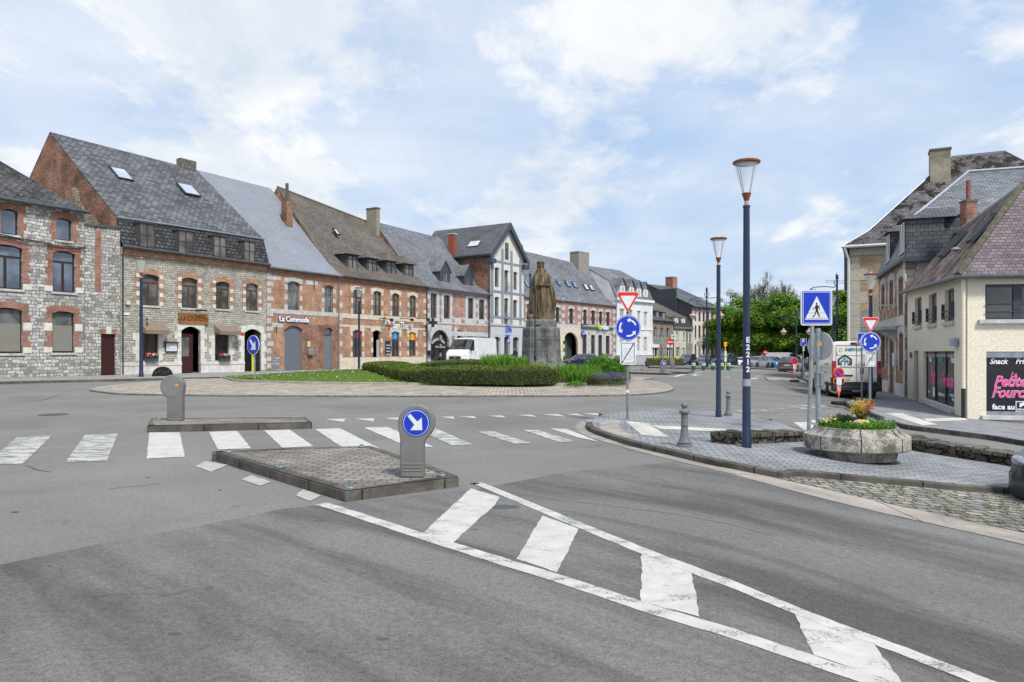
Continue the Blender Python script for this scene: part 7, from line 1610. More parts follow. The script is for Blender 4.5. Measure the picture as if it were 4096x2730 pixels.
    for wc in wx:
        for sg in (1, -1):
            my = Matrix.Translation((wc-L/2, sg*(W_/2-.11), r)) @ Matrix.Rotation(rad(90)*-sg, 4, 'X')
            t_ = MB().lathe([(r*.6,-.10),(r*.95,-.10),(r,-.07),(r,.07),(r*.94,.105),(r*.66,.11)], 22, m=my).build('wheel', TYRE, o, smooth=35)
            rim = MB().lathe([(.001,.075),(r*.16,.085),(r*.18,.06),(r*.30,.05),(r*.30,.03)], 20, m=my)
            for k in range(5 if not van else 8):
                a = 2*math.pi*k/(5 if not van else 8); c_, s__ = math.cos(a), math.sin(a); mm = my @ Matrix.Rotation(a, 4, 'Z'); rim.box(r*.12, r*.62, -r*.09, r*.09, .04, .085, m=mm)
            rim.lathe([(r*.60,.02),(r*.60,.10),(r*.68,.108),(r*.68,.02)], 22, m=my); rim.build('rim', RIM, t_, smooth=30)
            MB().lathe([(.001,-.02),(r*.62,-.02),(r*.62,.02),(.001,.02)], 18, m=my).build('hub_shadow', plain('brake_dark', (.02,.02,.02), .8), t_)
    hz = S_['belt']*H_
    if dark_low:
        MB().box(L*.485-.10, L*.5+.015, -W_*.36, W_*.36, .2, .36, .03).build('front_bumper_lip', BPL, o); MB().box(-L*.5-.015, -L*.5+.10, -W_*.40, W_*.40, .22, .42, .03).build('rear_bumper_lip', BPL, o)
    MB().box(L*.495-.05, L*.5+.008, -W_*.27, W_*.27, hz*.48, hz*.68, .01).build('grille', grille or BPL, o)
    if not van: MB().box(L*.5+.004, L*.5+.02, -.26, .26, hz*.36, hz*.46).build('number_plate', PLT, o)
    else: MB().box(L*.5+.004, L*.5+.02, -.26, .26, hz*.30, hz*.37).build('number_plate', PLT, o)
    MB().box(L*.5-.0, L*.5+.014, -.09, .09, hz*.60, hz*.645, .004).build('badge', CHR, o)
    for sg in (1, -1):
        mm = Matrix.Translation((L*.468, sg*W_*.365, hz*.70)) @ Matrix.Rotation(rad(-28)*-sg, 4, 'Z') @ Matrix.Rotation(rad(-22), 4, 'Y')
        MB().ball((0,0,0), 1, 14, 8, (.10,.22,.075)).build('headlight', HL, o, smooth=True).data.transform(mm) if False else MB().lathe([(max(1e-3, math.sin(math.pi*i/8)), -math.cos(math.pi*i/8)) for i in range(9)], 14, m=mm @ Matrix.Diagonal((.12,.21,.075,1))).build('headlight', HL, o, smooth=True)
        if not van: MB().box(-L*.5-.006, -L*.5+.16, sg*W_*.33-.13, sg*W_*.33+.13, hz*.80, hz*1.02, .03).build('tail_light', TL, o)
        mx = L*(S_['ws'][1]-.045)-L/2; ms = 1.5 if van else 1
        MB().box(mx-.06*ms, mx+.06*ms, sg*(W_/2+.03) if sg > 0 else -(W_/2+.03)-.2*1, sg*(W_/2+.03)+.2 if sg > 0 else -(W_/2+.03), hz+.02, hz+.17*ms*(1.2 if van else 1), .03).box(mx-.02, mx+.02, min(sg*(W_/2-.08), sg*(W_/2+.06)), max(sg*(W_/2-.08), sg*(W_/2+.06)), hz+.03, hz+.07).build('wing_mirror', BPL if van else color, o)
        for a, b in (S_['side'][-1:] if not van else []) + (S_['side'][1:2] if not van else []): MB().box(a*L-L/2+.02, a*L-L/2+.20, sg*W_/2*.985-.015, sg*W_/2*.985+.02, hz*.80, hz*.825, .004).build('door_handle', color, o)
        if seam:
            for x in ([.34, .555, .73] if not van else [.705, .46]):
                MB().box(x*L-L/2-.006, x*L-L/2+.006, sg*W_/2*.995-.012, sg*W_/2*.995+.006, .3, hz*.97).build('door_seam', BPL, o)
    if van:
        MB().box(.60*L-L/2, .72*L-L/2, -.01, .01, H_, H_+.0).build('antenna', BPL, o) if False else None
        for sg in (1, -1): MB().box(-L*.46, L*.30, sg*W_/2*.99-.02, sg*W_/2*.99+.022, hz*.40, hz*.49, .005).build('side_rub_strip', BPL, o)
    return o
def cam_dir(p): return math.atan2(-p.y, -p.x)
def place(kind, label, color, px, py, phi, scale=1.0, Y=None, rear=False, **kw):
    p = g(px, py) if Y is None else ptG(px, Y); th = cam_dir(p)-rad(phi) if not rear else cam_dir(p)+math.pi+rad(phi)
    return car(kind, label, color, p, th, scale, **kw)
DKB = carpaint('dark_blue_paint', (.022,.030,.060)); BLK = carpaint('black_paint', (.010,.011,.014)); SIL = carpaint('silver_paint', (.26,.27,.29), .5); WHT = carpaint('white_paint', (.70,.71,.72), .0); CRW = carpaint('cream_white_paint', (.74,.72,.66), 0); SKY = carpaint('sky_blue_paint', (.03,.22,.42), .2); RBR = carpaint('rust_paint', (.11,.04,.03), .3); GRY = carpaint('grey_paint', (.075,.08,.085), .5); NVB = carpaint('navy_car_paint', (.008,.018,.07), .2); SLT = carpaint('slate_paint', (.040,.043,.052), .4)
CG = 'cars parked along the far side of the square'
# white delivery van by the gallery
v = place('van', 'white delivery van parked nose-left in front of the pink brick gallery house', WHT, 1886, 1471, 28, 1.20, cat='van', name='white_van', grille=BPL)
place('hatch', 'dark blue hatchback parked beside the statue in front of the arched gateway', NVB, 2325, 1468, 62, .95)
place('mpv', 'dark blue people carrier, leftmost of the cars parked behind the far islands', DKB, 2750, 1461, 15, .87, group=CG, grille=CHR)
place('hatch', 'dark blue hatchback second from the left behind the double-armed lamp', SLT, 2824, 1462, 17, .92, group=CG, grille=CHR)
place('mpv', 'tall dark people carrier parked behind the yellow bus stop post', BLK, 2901, 1465, 22, .90, group=CG)
place('hatch', 'small white car parked just left of the tallest navy lamp', WHT, 2962, 1465, 25, .74, group=CG)
place('suv', 'silver grey crossover driving off the square right of the tallest lamp', SIL, 3026, 1474, 30, .88)
place('hatch', 'bright sky blue car behind the silver crossover', SKY, 3068, 0, -50, .98, Y=88, group=CG)
place('hatch', 'rusty brown car behind the sky blue car', RBR, 3092, 0, -50, 1.0, Y=94, group=CG)
v = place('van', 'white panel van parked behind the other cars under the trees', WHT, 3140, 0, -62, .84, Y=100, cat='van', name='white_van', group=None)
a_ = place('suv', 'dark grey crossover seen from behind with a red light bar', GRY, 3163, 1490, -9, 1.02, rear=True)
MB().box(-2.222, -2.19, -.84, .84, .98, 1.03, .006).build('light_bar', TL, a_); MB().box(-2.225, -2.20, -.27, .27, .70, .80).build('number_plate', PLT, a_); MB().box(-2.23, -2.14, -.8, .8, .45, .52, .01).build('bumper_trim', plain('satin_grey', (.2,.21,.22), .4), a_)
place('suv', 'black car half hidden right of the crossover behind the two grey bollards', BLK, 3236, 1488, -8, 1.0, rear=True)
# big white tradesman's van seen from behind
p = ptG(3428, 32.3); th = rad(76.5)
c = Vector((p.x-.55, p.y+.2, p.z)); v = car('van', 'dirty cream-white tradesman van with teal house logo, parked beside the right pavement', CRW, c, th, .92, cat='van', name='lettered_van', seam=True)
v.location.z = tz(c.x, c.y)
Lv, Wv, Hv = 5.9, 2.05, 2.6; xr = -Lv/2-.004
rt = (rad(90), 0, rad(-90)); TEAL = plain('teal_letter', (.03,.22,.32), .5); DGR = plain('dark_grey_letter', (.05,.055,.06), .5); PGR = plain('pale_grey_letter', (.28,.30,.31), .5)
for sg in (1, -1):
    MB().box(xr-.03, xr+.16, sg*.935-.075, sg*.935+.075, 1.0, 1.72, .03).build('tail_light', TL, v)
    MB().box(xr-.034, xr+.1, sg*.935-.055, sg*.935+.02, 1.15, 1.38, .01).build('reverse_light', HL, v)
    MB().box(xr-.02, xr+.0, sg*.80-.03, sg*.80+.03, 2.02, 2.14, .01).build('hinge', CRW, v)
MB().box(xr-.14, xr+.25, -1.03, 1.03, .36, .60, .05).build('rear_bumper', BPL, v); 
for sg in (1, -1): MB().box(xr-.12, xr+.35, sg*.93-.10, sg*.93+.10, .55, 1.0, .05).build('bumper_corner', BPL, v); MB().box(xr-.125, xr-.11, sg*.93-.03, sg*.93+.03, .64, .72).build('reflector', TL, v)
MB().box(xr-.02, xr+.05, -.84, .84, .60, .78, .01).build('door_kick_panel', BPL, v)
MB().box(xr-.012, xr+.01, -.006, .006, .62, 2.42).box(xr-.012, xr+.01, -.85, -.84, .62, 2.42).box(xr-.012, xr+.01, .84, .85, .62, 2.42).box(xr-.012, xr+.01, -.84, .84, 2.41, 2.42).build('door_gap', BPL, v)
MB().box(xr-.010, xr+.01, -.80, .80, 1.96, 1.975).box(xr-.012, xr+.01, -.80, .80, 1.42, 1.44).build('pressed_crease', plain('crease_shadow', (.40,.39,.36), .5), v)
MB().box(xr-.05, xr+.05, -.24, .24, 2.46, 2.55, .02).build('brake_light_housing', BPL, v); MB().box(xr-.055, xr-.04, -.13, .13, 2.48, 2.53).build('brake_light', TL, v)
MB().box(xr-.04, xr+.01, -.30, -.16, 1.13, 1.40, .02).build('door_handle', BPL, v); MB().box(xr-.035, xr+.01, .15, .78, 1.03, 1.10, .01).build('plate_light_bar', BPL, v); MB().box(xr-.02, xr+.01, .24, .74, .86, .98).build('number_plate', PLT, v); text('1-642', .11, 'lettering', SIGNR, v, (xr-.024, .40, .92), rt, ext=.001)
text('0489/100 4', .20, 'lettering', TEAL, v, (xr-.012, .02, 2.22), rt, bold=.004, ext=.001); MB().tube([(xr-.012, .66+.07*math.cos(a*.35), 2.22+.07*math.sin(a*.35)) for a in range(19)], .006, 4).build('phone_ring', TEAL, v)
hp = lambda pts, nm, mt, x0=0: MB().prism([(-y, z) for y, z in pts], xr-.012-x0, xr-.004, 'x').build(nm, mt, v)
hp([(-.78,1.53),(-.78,1.80),(-.48,2.02),(-.18,1.80),(-.18,1.53),(-.36,1.53),(-.36,1.60),(-.26,1.60),(-.26,1.77),(-.48,1.93),(-.70,1.77),(-.70,1.60),(-.60,1.60),(-.60,1.53)], 'house_logo', DGR)
for P_ in ([(-.67,1.62),(-.67,1.70),(-.50,1.88),(-.50,1.83),(-.62,1.70),(-.62,1.62)], [(-.50,1.53),(-.50,1.88),(-.45,1.88),(-.45,1.53)], [(-.40,1.62),(-.40,1.80),(-.36,1.78),(-.36,1.62)], [(-.30,1.62),(-.30,1.74),(-.26,1.72),(-.26,1.62)], [(-.62,1.69),(-.52,1.69),(-.52,1.73),(-.62,1.73)], [(-.45,1.69),(-.30,1.69),(-.30,1.73),(-.45,1.73)]): hp(P_, 'logo_stroke', TEAL, .002)
text('Frederic', .13, 'lettering', PGR, v, (xr-.012, -.15, 1.56), rt, ext=.001, sx=.9); text('HANNEQUART', .13, 'lettering', DGR, v, (xr-.012, -.58, 1.56), rt, ext=.001, bold=.003, sx=.8)
text('Amenagement interieur - Salle de bain, renovation', .085, 'lettering', DGR, v, (xr-.012, .0, 1.46), rt, ext=.001, sx=.78)
MB().lathe([(.001,0),(.055,.0),(.055,.004),(.001,.004)], 16, m=Matrix.Translation((xr-.012, -.22, .96)) @ Matrix.Rotation(rad(90), 4, 'Y')).prism([(-.20-.05-.02, .94), (-.20+.03, .94), (-.22, .84)], xr-.012, xr-.006, 'x').build('map_pin', TEAL, v); text('6460 BAILIEVRE', .075, 'lettering', TEAL, v, (xr-.012, -.55, .84), rt, ext=.001); text('Rue Principale', .07, 'lettering', PGR, v, (xr-.012, -.55, .92), rt, ext=.001)
MB().tube([(xr-.012, -.35, 1.62),(xr-.012,-.35,1.78),(xr-.012,-.30,1.88),(xr-.012,-.24,1.84)], .004, 4).tube([(xr-.012,-.1,1.66),(xr-.012,-.6,1.66),(xr-.012,-.55,1.60)], .004, 4).build('tap_drawing', PGR, v)
for x_, t_, sz in ((-1.9,'HANNEQUART',.16), (-1.6,'0489 / 100',.12)): text(t_, sz, 'lettering', PGR, v, (x_+.3, 1.028, 1.55 if sz > .13 else 1.15), (rad(90), 0, rad(180)), ext=.001)
MB().tube([(-1.9,1.025,2.15),(-.9,1.01,2.15)], .008, 4).tube([(-1.8,1.02,1.9),(-1.0,1.02,1.9)], .006, 4).build('side_drawing', PGR, v)
MB().box(xr-.22, xr-.05, -.22, .22, .33, .42, .02).build('tow_bar', plain('tow_steel', (.18,.18,.17), .6, .4), v)
# grey car entering at the right edge
v = car('hatch', 'dark grey car at the right edge of the picture, only its front corner in view', SLT, (8.20, 8.30, tz(8.20, 8.30)), rad(181), 1.0)
for sg in (-1, 1): MB().lathe([(.04,.0),(.075,.0),(.075,.02),(.045,.02)], 18, m=Matrix.Translation((1.95, sg*.66, .40)) @ Matrix.Rotation(rad(90), 4, 'Y') @ Matrix.Diagonal((1.2,1,1,1))).build('fog_lamp_ring', CHR, v, smooth=True); MB().box(1.80, 2.0, sg*.66-.14, sg*.66+.14, .30, .52, .05).build('fog_lamp_recess', BPL, v)
# ------------------------------------------------------------ vegetation
def leafmat(name, c1, c2, c3=None, scale=1.2, trans=.25, rough=.6):
    m = bpy.data.materials.new(name); m.use_nodes = True; t = T(m.node_tree); b = m.node_tree.nodes['Principled BSDF']; b.inputs['Roughness'].default_value = rough; b.inputs['Specular IOR Level'].default_value = .25
    p = t.n('ShaderNodeNewGeometry'); k = t.math('ADD', t.math('MULTIPLY', t.noise(p.outputs['Position'], scale, 4, .6), .6), t.math('MULTIPLY', p.outputs['Random Per Island'], .4))
    st = [(.25, c1), (.55, c2)]+([(.80, c3)] if c3 else []); col = t.ramp(k, *st); t.set(b.inputs['Base Color'], col)
    tr = t.n('ShaderNodeBsdfTranslucent', None, Color=t.mix(1, col, (1.25, 1.3, .7), 'MULTIPLY')); mx = t.n('ShaderNodeMixShader', None, Fac=trans)
    out = m.node_tree.nodes['Material Output']; t.L.new(b.outputs[0], mx.inputs[1]); t.L.new(tr.outputs[0], mx.inputs[2]); t.L.new(mx.outputs[0], out.inputs[0]); return m
def rv(): return Vector((R.gauss(0,1), R.gauss(0,1), R.gauss(0,1))).normalized()
def leaf(mb, p, s, n=None, asp=.6, bend=.25):
    n = n or rv(); a = n.cross(rv()).normalized()*s; b = n.cross(a).normalized()*s*asp; o = len(mb.v)
    mb.v += [p-a, p+b*.9+n*s*bend, p+a, p-b*.9+n*s*bend]; mb.f.append([o, o+1, o+2, o+3])
BARK = plain('bark', (.045,.036,.028), .95, var=.35, scale=8)
LIME = leafmat('lime_leaves', (.045,.10,.012), (.13,.25,.022), (.26,.42,.045), .55, .38); LIME2 = leafmat('airy_leaves', (.09,.10,.03), (.20,.22,.07), None, .8)
HEDG = leafmat('hedge_leaves', (.030,.050,.012), (.075,.115,.02), (.19,.25,.035), 1.6, .2); HTOP = leafmat('lit_hedge_top_leaves', (.08,.125,.016), (.16,.225,.028), (.26,.32,.045), 1.3, .25)  # HTOP: light on the hedge top put into a brighter leaf colour
IRIS = leafmat('iris_blades', (.05,.13,.018), (.14,.30,.035), (.26,.42,.08), 1.5, .3)
SHRB = leafmat('shrub_leaves', (.04,.12,.012), (.10,.25,.02), (.19,.37,.04), 2, .25); LAVG = leafmat('lavender_green', (.06,.085,.045), (.12,.15,.09), None, 3); LAVP = leafmat('lavender_purple', (.13,.10,.24), (.22,.18,.36), None, 5); YELB = leafmat('yellow_green', (.12,.16,.02), (.28,.30,.04), None, 3)
def tree(px, Y, ztop, rw, label, n=6500, lobes=15, seed=1, mat=None, zlow=3.2, lsz=.20, group='green trees at the end of the square'):
    global R; keep = R; R = random.Random(seed); c = at(px, Y); z0 = tz(c.x, c.y); o = thing('tree', label, 'tree', (c.x, c.y, z0), 0, group); zt = ztop-z0
    MB().tube([(0,0,-.2),(.05,.02,1.4),(0,.05,zlow),(.05,0,zt*.75)], [.32,.26,.22,.06], 9).build('trunk', BARK, o, smooth=True); br = MB(); cr = MB()
    L_ = []
    for i in range(lobes):
        a = 2*math.pi*i/lobes*2.4+R.random(); f = (i+.5)/lobes; z = zlow+.4+(zt-zlow-.9)*f; rr = rw*(.35+.65*math.sin(math.pi*min(1, .12+.80*f)))*R.uniform(.35,.80)*(1-.45*max(0, f-.7)/.3); q = Vector((rr*math.cos(a), rr*math.sin(a), z)); L_.append((q, R.uniform(.30,.50)*rw, R.uniform(.5,.75)))
        br.tube([(0,0,max(1.6, z*.62)), tuple(q*.6+Vector((0,0,z*.36))), tuple(q)], [.09,.06,.02], 5)
    br.build('branches', BARK, o)
    for i in range(n):
        q, r_, fl = L_[i % lobes]; d = rv(); 
        if d.z < -.35 and R.random() < .6: d.z = -d.z
        w = r_*(R.random()**.35)*(1+.22*math.sin(d.x*5+q.z*3)+.15*math.sin(d.y*7+q.x*4)); p = q+Vector((d.x*w, d.y*w, d.z*w*fl*.9)); p.z -= .12*(d.x*d.x+d.y*d.y)*w
        leaf(cr, p, lsz*R.uniform(.6,1.25), (d+Vector((0,0,.9))+rv()*.5).normalized(), .6)
    cr.build('crown', mat or LIME, o, fix=False, uv=False); R = keep; return o
tl = ['first green tree right of the tall brick house', 'second round green tree, seen between the two tall navy lamps', 'third green tree, just right of the tallest lamp', 'fourth green tree under the bare-branched one', 'fifth green tree, behind the scrolled lamp', 'sixth green tree, behind the crossing sign', 'last green tree, at the corner of the mossy old building']
for k, (px, Y, zt_, rw) in enumerate(((2905,112,8.6,4.0), (2985,108,9.9,4.2), (3062,106,8.9,4.2), (3140,104,9.9,4.2), (3215,102,8.9,4.1), (3290,100,9.6,4.2), (3375,96,9.9,4.5))): tree(px, Y, zt_, rw, tl[k], 12000, 20, 20+k, zlow=1.9 if k else 2.2)
for k, (px, Y) in enumerate(((2945,122), (3100,118), (3180,121), (3260,116), (3340,112))): tree(px, Y, 9.4, 4.6, ['green tree behind the gap between the two tall lamps','green tree in the second row behind the silver crossover','green tree in the second row behind the white panel van','green tree in the second row behind the parking sign','green tree in the second row behind the twin sign posts'][k], 5000, 14, 60+k, zlow=1.6)
tree(2925, 134, 13.4, 3.0, 'thin pale-leaved treetop peeping above the trees left of the tallest lamp', 900, 12, 77, LIME2, zlow=8, lsz=.18, group=None)
def baretree():
    global R; keep = R; R = random.Random(5); c = at(3096, 138); z0 = tz(c.x, c.y); o = thing('bare_tree', 'tall bare-branched tree with sparse young leaves rising above the green trees', 'tree', (c.x, c.y, z0)); w = MB(); lf = MB(); ztop = zat(1085, 138)-z0
    def grow(p, d, L_, r_, k):
        pts = [p]; q = p.copy(); dd = d.copy()
        for i in range(3): dd = (dd+rv()*.16+Vector((0,0,.05))).normalized(); q = q+dd*L_/3; pts.append(q.copy())
        r_ = max(r_, .055); w.tube(pts, [r_, r_*.9, r_*.8, r_*.7], 5 if k < 3 else 3, cap=False)
        if k >= 3:
            for i in range(2): leaf(lf, q+rv()*.5, .15)
        if k < 6:
            for i in range(3 if k else 5):
                a = (dd+rv()*(.62 if k else .75)).normalized(); a.z = abs(a.z)*.8+.15 if k < 4 else a.z; grow(pts[-1 if i else -2], a.normalized(), L_*R.uniform(.66,.82), r_*.62, k+1)
    grow(Vector((0,0,0)), Vector((0,0,1)), ztop*.42, .50, 0)
    s = max(v.z for v in w.v); f = ztop/s; wx_ = max(abs(v.x) for v in w.v); fx = 7.4/wx_
    for m_ in (w, lf):
        for v in m_.v: v.z *= f; v.x *= fx; v.y *= fx
    w.build('trunk', BARK, o, uv=False); lf.build('crown', LIME2, o, fix=False, uv=False); R = keep
baretree()
def hedge(path, prof, label, dens=330, seed=3):
    global R; keep = R; R = random.Random(seed); P = smooth_path(path, 6); base_ = Vector((P[0].x, P[0].y, 0)); o = thing('hedge', label, 'hedge', base_); core = MB(); lf = MB(); n = len(P); k = len(prof); rows = []; m = len(prof)
    for j, p in enumerate(P):
        d = (P[min(j+1, n-1)]-P[max(j-1, 0)]).normalized(); nn = Vector((-d.y, d.x)); z0 = mound_z(p.x, p.y) if in_poly(p, inner) else .2
        e = min(1, min(j, n-1-j)/3+.25); row = []
        cyy = sum(a for a, b in prof)/m
        for a, b in prof: q = p+nn*((a-cyy)*(.55+.45*math.sqrt(e))+cyy); row.append(Vector((q.x, q.y, z0-.05+b*(.75+.25*math.sqrt(e))*(.62+.38*min(1, j/(n*.45)))))-base_)
        rows.append(row); core.v += [r-(r-Vector((p.x+nn.x*cyy-base_.x, p.y+nn.y*cyy-base_.y, z0+.3)))*.05 for r in row]
    for j in range(n-1):
        for i in range(m-1): core.f.append([j*m+i, j*m+i+1, (j+1)*m+i+1, (j+1)*m+i])
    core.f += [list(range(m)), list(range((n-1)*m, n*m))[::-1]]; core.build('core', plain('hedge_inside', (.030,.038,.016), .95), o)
    top = MB()
    def fill(a, b, c, d):
        ar = ((b-a).cross(d-a)).length; nm = (b-a).cross(d-a).normalized()
        for _ in range(int(ar*dens)+1):
            u, v = R.random(), R.random(); p = a+(b-a)*u+(d-a)*v*(1-u)+(c-b)*v*u; pw = p+nm*0; s_ = noise.noise(p*2.2)*.05
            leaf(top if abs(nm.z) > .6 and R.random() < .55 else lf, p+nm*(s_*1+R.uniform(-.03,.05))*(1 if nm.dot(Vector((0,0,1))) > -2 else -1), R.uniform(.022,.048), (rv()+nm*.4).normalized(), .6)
    for j in range(n-1):
        for i in range(m-1): fill(rows[j][i], rows[j+1][i], rows[j+1][i+1], rows[j][i+1])
    for row in (rows[0], rows[-1]):
        for i in range(m//2): fill(row[i], row[i+1], row[m-2-i], row[m-1-i])
    lf.build('foliage', HEDG, o, fix=False, uv=False); top.build('lit_top_leaves', HTOP, o, fix=False, uv=False); R = keep
def gl(px, Y): return at(px, Y)
HP = [(0,0),(-.03,.30),(-.01,.60),(.06,.66),(.6,.73),(1.2,.76),(1.75,.72),(1.88,.62),(1.9,.2),(1.88,0)]
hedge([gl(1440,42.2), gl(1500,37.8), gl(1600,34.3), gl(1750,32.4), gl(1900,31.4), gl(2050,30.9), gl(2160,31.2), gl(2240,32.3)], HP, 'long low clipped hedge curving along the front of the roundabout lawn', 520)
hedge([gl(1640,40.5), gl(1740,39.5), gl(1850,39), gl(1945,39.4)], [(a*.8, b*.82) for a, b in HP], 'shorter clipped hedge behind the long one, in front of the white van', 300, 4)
def blades(mb, c, n, rx, ry, h, w=.02, lean=.35, hv=.35):
    for i in range(n):
        a, rr = R.random()*6.283, math.sqrt(R.random()); x, y = c.x+rx*rr*math.cos(a), c.y+ry*rr*math.sin(a); z = c.z; hh = h*R.uniform(1-hv, 1); l = Vector((R.gauss(0,1), R.gauss(0,1), 0))*lean*hh*.5; s_ = Vector((R.uniform(-1,1), R.uniform(-1,1), 0)).normalized()*w
        p0 = Vector((x,y,z)); p1 = p0+Vector((0,0,hh*.55))+l*.35; p2 = p0+Vector((0,0,hh*(.95-.2*l.length/hh)))+l*1.1; o = len(mb.v); mb.v += [p0-s_, p0+s_, p1+s_*.9, p1-s_*.9, p2]; mb.f += [[o,o+1,o+2,o+3],[o+3,o+2,o+4]]
def plant(name, label, px, Y, cat='plant', zoff=0): c = at(px, Y); z = mound_z(c.x, c.y) if in_poly(c, inner) else .1; return thing(name, label, cat, (c.x, c.y, z+zoff)), Vector((c.x, c.y, z))
o, c = plant('iris_clump', 'tall sword-leaved grass clump behind the hedge, left of the statue', 1985, 37.5)
mb = MB(); blades(mb, Vector((0,0,0)), 900, .75, .6, 1.12, .022); mb.build('leaves', IRIS, o, fix=False, uv=False)
o, c = plant('iris_clump', 'second tall grass clump touching the left side of the statue pedestal', 2058, 38)
mb = MB(); blades(mb, Vector((0,0,0)), 700, .75, .6, 1.02, .022); mb.build('leaves', IRIS, o, fix=False, uv=False)
o, c = plant('ornamental_grass', 'broad clump of long arching grass right of the statue pedestal', 2300, 34.2)
mb = MB(); blades(mb, Vector((0,0,0)), 1100, 1.0, .7, .95, .02, .5); mb.build('leaves', IRIS, o, fix=False, uv=False)
o, c = plant('ornamental_grass', 'lower arching grass clump beside the end of the long hedge', 2348, 33.2)
mb = MB(); blades(mb, Vector((0,0,0)), 800, .8, .6, .75, .02, .55); mb.build('leaves', IRIS, o, fix=False, uv=False)
def bush(name, label, px, Y, rx, ry, h, mat, n, ls=.06, cat='shrub', up=.3):
    o, c = plant(name, label, px, Y, cat); mb = MB()
    for i in range(n):
        d = rv(); d.z = abs(d.z); w = R.random()**.3*(1+.18*math.sin(d.x*6+d.y*4)); leaf(mb, Vector((d.x*rx*w, d.y*ry*w, d.z*h*w)), ls*R.uniform(.6,1.3), (rv()+Vector((0,0,up))).normalized(), .5)
    MB().tube([(0,0,-.1),(0,0,h*.5)], .02, 5).build('stem', BARK, o); mb.build('foliage', mat, o, fix=False, uv=False); return o, c
bush('green_shrub', 'bright green shrub right of the pedestal, taller left one of the pair', 2405, 36.5, .95, .8, 1.12, SHRB, 6500)
bush('green_shrub', 'bright green bushy shrub at the right end of the planting behind the signpost', 2463, 35.8, .72, .8, 1.05, SHRB, 5500)
bush('yellow_shrub', 'low yellow-green shrub at the foot of the statue pedestal', 2165, 35.5, .65, .5, .72, YELB, 1800, .045)
bush('dark_perennial', 'small dark reddish perennial between the grass and the lavender', 2375, 32.2, .35, .3, .42, leafmat('dark_red_leaves', (.06,.03,.025), (.10,.07,.03)), 700, .04)
o, c = bush('lavender', 'purple flowering lavender clump at the right front edge of the planting', 2440, 32.0, .75, .45, .45, LAVG, 3500, .03, 'plant')
mb = MB(); 
for i in range(900): a, rr = R.random()*6.28, math.sqrt(R.random()); p_ = Vector((.85*rr*math.cos(a), .5*rr*math.sin(a), .28+.34*R.random()*(1.1-rr*.5))); leaf(mb, p_, .032, rv(), .4)
mb.build('flowers', LAVP, o, fix=False, uv=False)
bush('low_ground_plant', 'low pale green plant on the bare soil at the end of the hedge', 2300, 30.9, .45, .3, .2, SHRB, 700, .035, 'plant')
# lawn blades and daisies
mb = MB(); ds = MB(); k = 0
while k < 16000:
    px = R.uniform(905, 2400); Y = R.uniform(27, 46); c = at(px, Y)
    if not in_poly(c, inner): continue
    z = mound_z(c.x, c.y); k += 1; blades(mb, Vector((c.x, c.y, z-.01)), 1, .02, .02, .085, .010, .6)
    if R.random() < .02: leaf(ds, Vector((c.x, c.y, z+.08)), .022, Vector((0, -.5, .85)), 1)
LAWN = leafmat('lawn_blades', (.06,.11,.015), (.12,.19,.03), (.20,.27,.05), 1.1, .3)
stuff(mb.build('lawn_grass', LAWN, None, fix=False, uv=False)); stuff(ds.build('daisies', plain('daisy_white', (.75,.75,.70), .6), None, fix=False, uv=False))
mb = MB(); 
bay = [Vector((p.x, p.y)) for p in G([(3150,1915),(3439,1930),(3862,1968),(4300,1995),(4300,2170),(3913,2094),(3557,2017)])]
k = 0
while k < 420:
    c = Vector((R.uniform(3, 7.5), R.uniform(5.2, 9.2)))
    if in_poly(c, bay) and noise.noise(Vector((c.x*2.5, c.y*2.5, 0))) > .05: k += 1; blades(mb, Vector((c.x, c.y, tz(c.x, c.y)+.008)), 4, .02, .02, .022, .003, 1)
stuff(mb.build('moss_tufts', leafmat('moss', (.05,.07,.01), (.12,.15,.02), None, 3), None, fix=False, uv=False))
# plants in the concrete planter
def pplant(name, label, x, y, cat='plant'): o_ = thing(name, label, cat, (PL.x+x*.9, PL.y+y*.9, PL.z+.445)); o_.scale = (.92, .92, .92); return o_
o = pplant('ground_foliage', 'mixed low green foliage filling the concrete planter', 0, 0); stuff_m = MB()
for i in range(4200): a, rr = R.random()*6.28, .57*math.sqrt(R.random()); p_ = Vector((rr*math.cos(a), rr*math.sin(a), .01+.11*R.random()*(1+.7*noise.noise(Vector((rr*math.cos(a)*5, rr*math.sin(a)*5, 1)))))); leaf(stuff_m, p_, R.uniform(.012,.028), (rv()+Vector((0,-.2,.7))).normalized(), .6)
stuff_m.build('leaves', SHRB, o, fix=False, uv=False)
o = pplant('tufted_grass', 'rounded blue-green tuft of fine grass in the left half of the planter', -.20, .0); mb = MB()
for i in range(1500): d = rv(); d.z = abs(d.z)+.12; d.normalize(); p0 = rv()*.03; p2 = d*R.uniform(.18,.29); s_ = d.cross(rv()).normalized()*.003; q = len(mb.v); mb.v += [p0-s_, p0+s_, p2*.6+Vector((0,0,.03)), p2]; mb.f += [[q, q+1, q+2], [q+1, q+3, q+2]]
mb.build('leaves', leafmat('blue_grass', (.035,.07,.035), (.09,.14,.08), None, 6), o, fix=False, uv=False)
o = pplant('red_tipped_shrub', 'small shrub with yellow, orange and red young leaves in the planter', .13, .08, 'shrub'); st = MB(); cols = [leafmat('yellow_tips', (.40,.40,.03), (.62,.55,.05), None, 8), leafmat('red_tips', (.45,.05,.02), (.65,.18,.05), None, 8), leafmat('olive_leaves', (.08,.10,.015), (.20,.20,.03), None, 8)]; ms = [MB(), MB(), MB()]
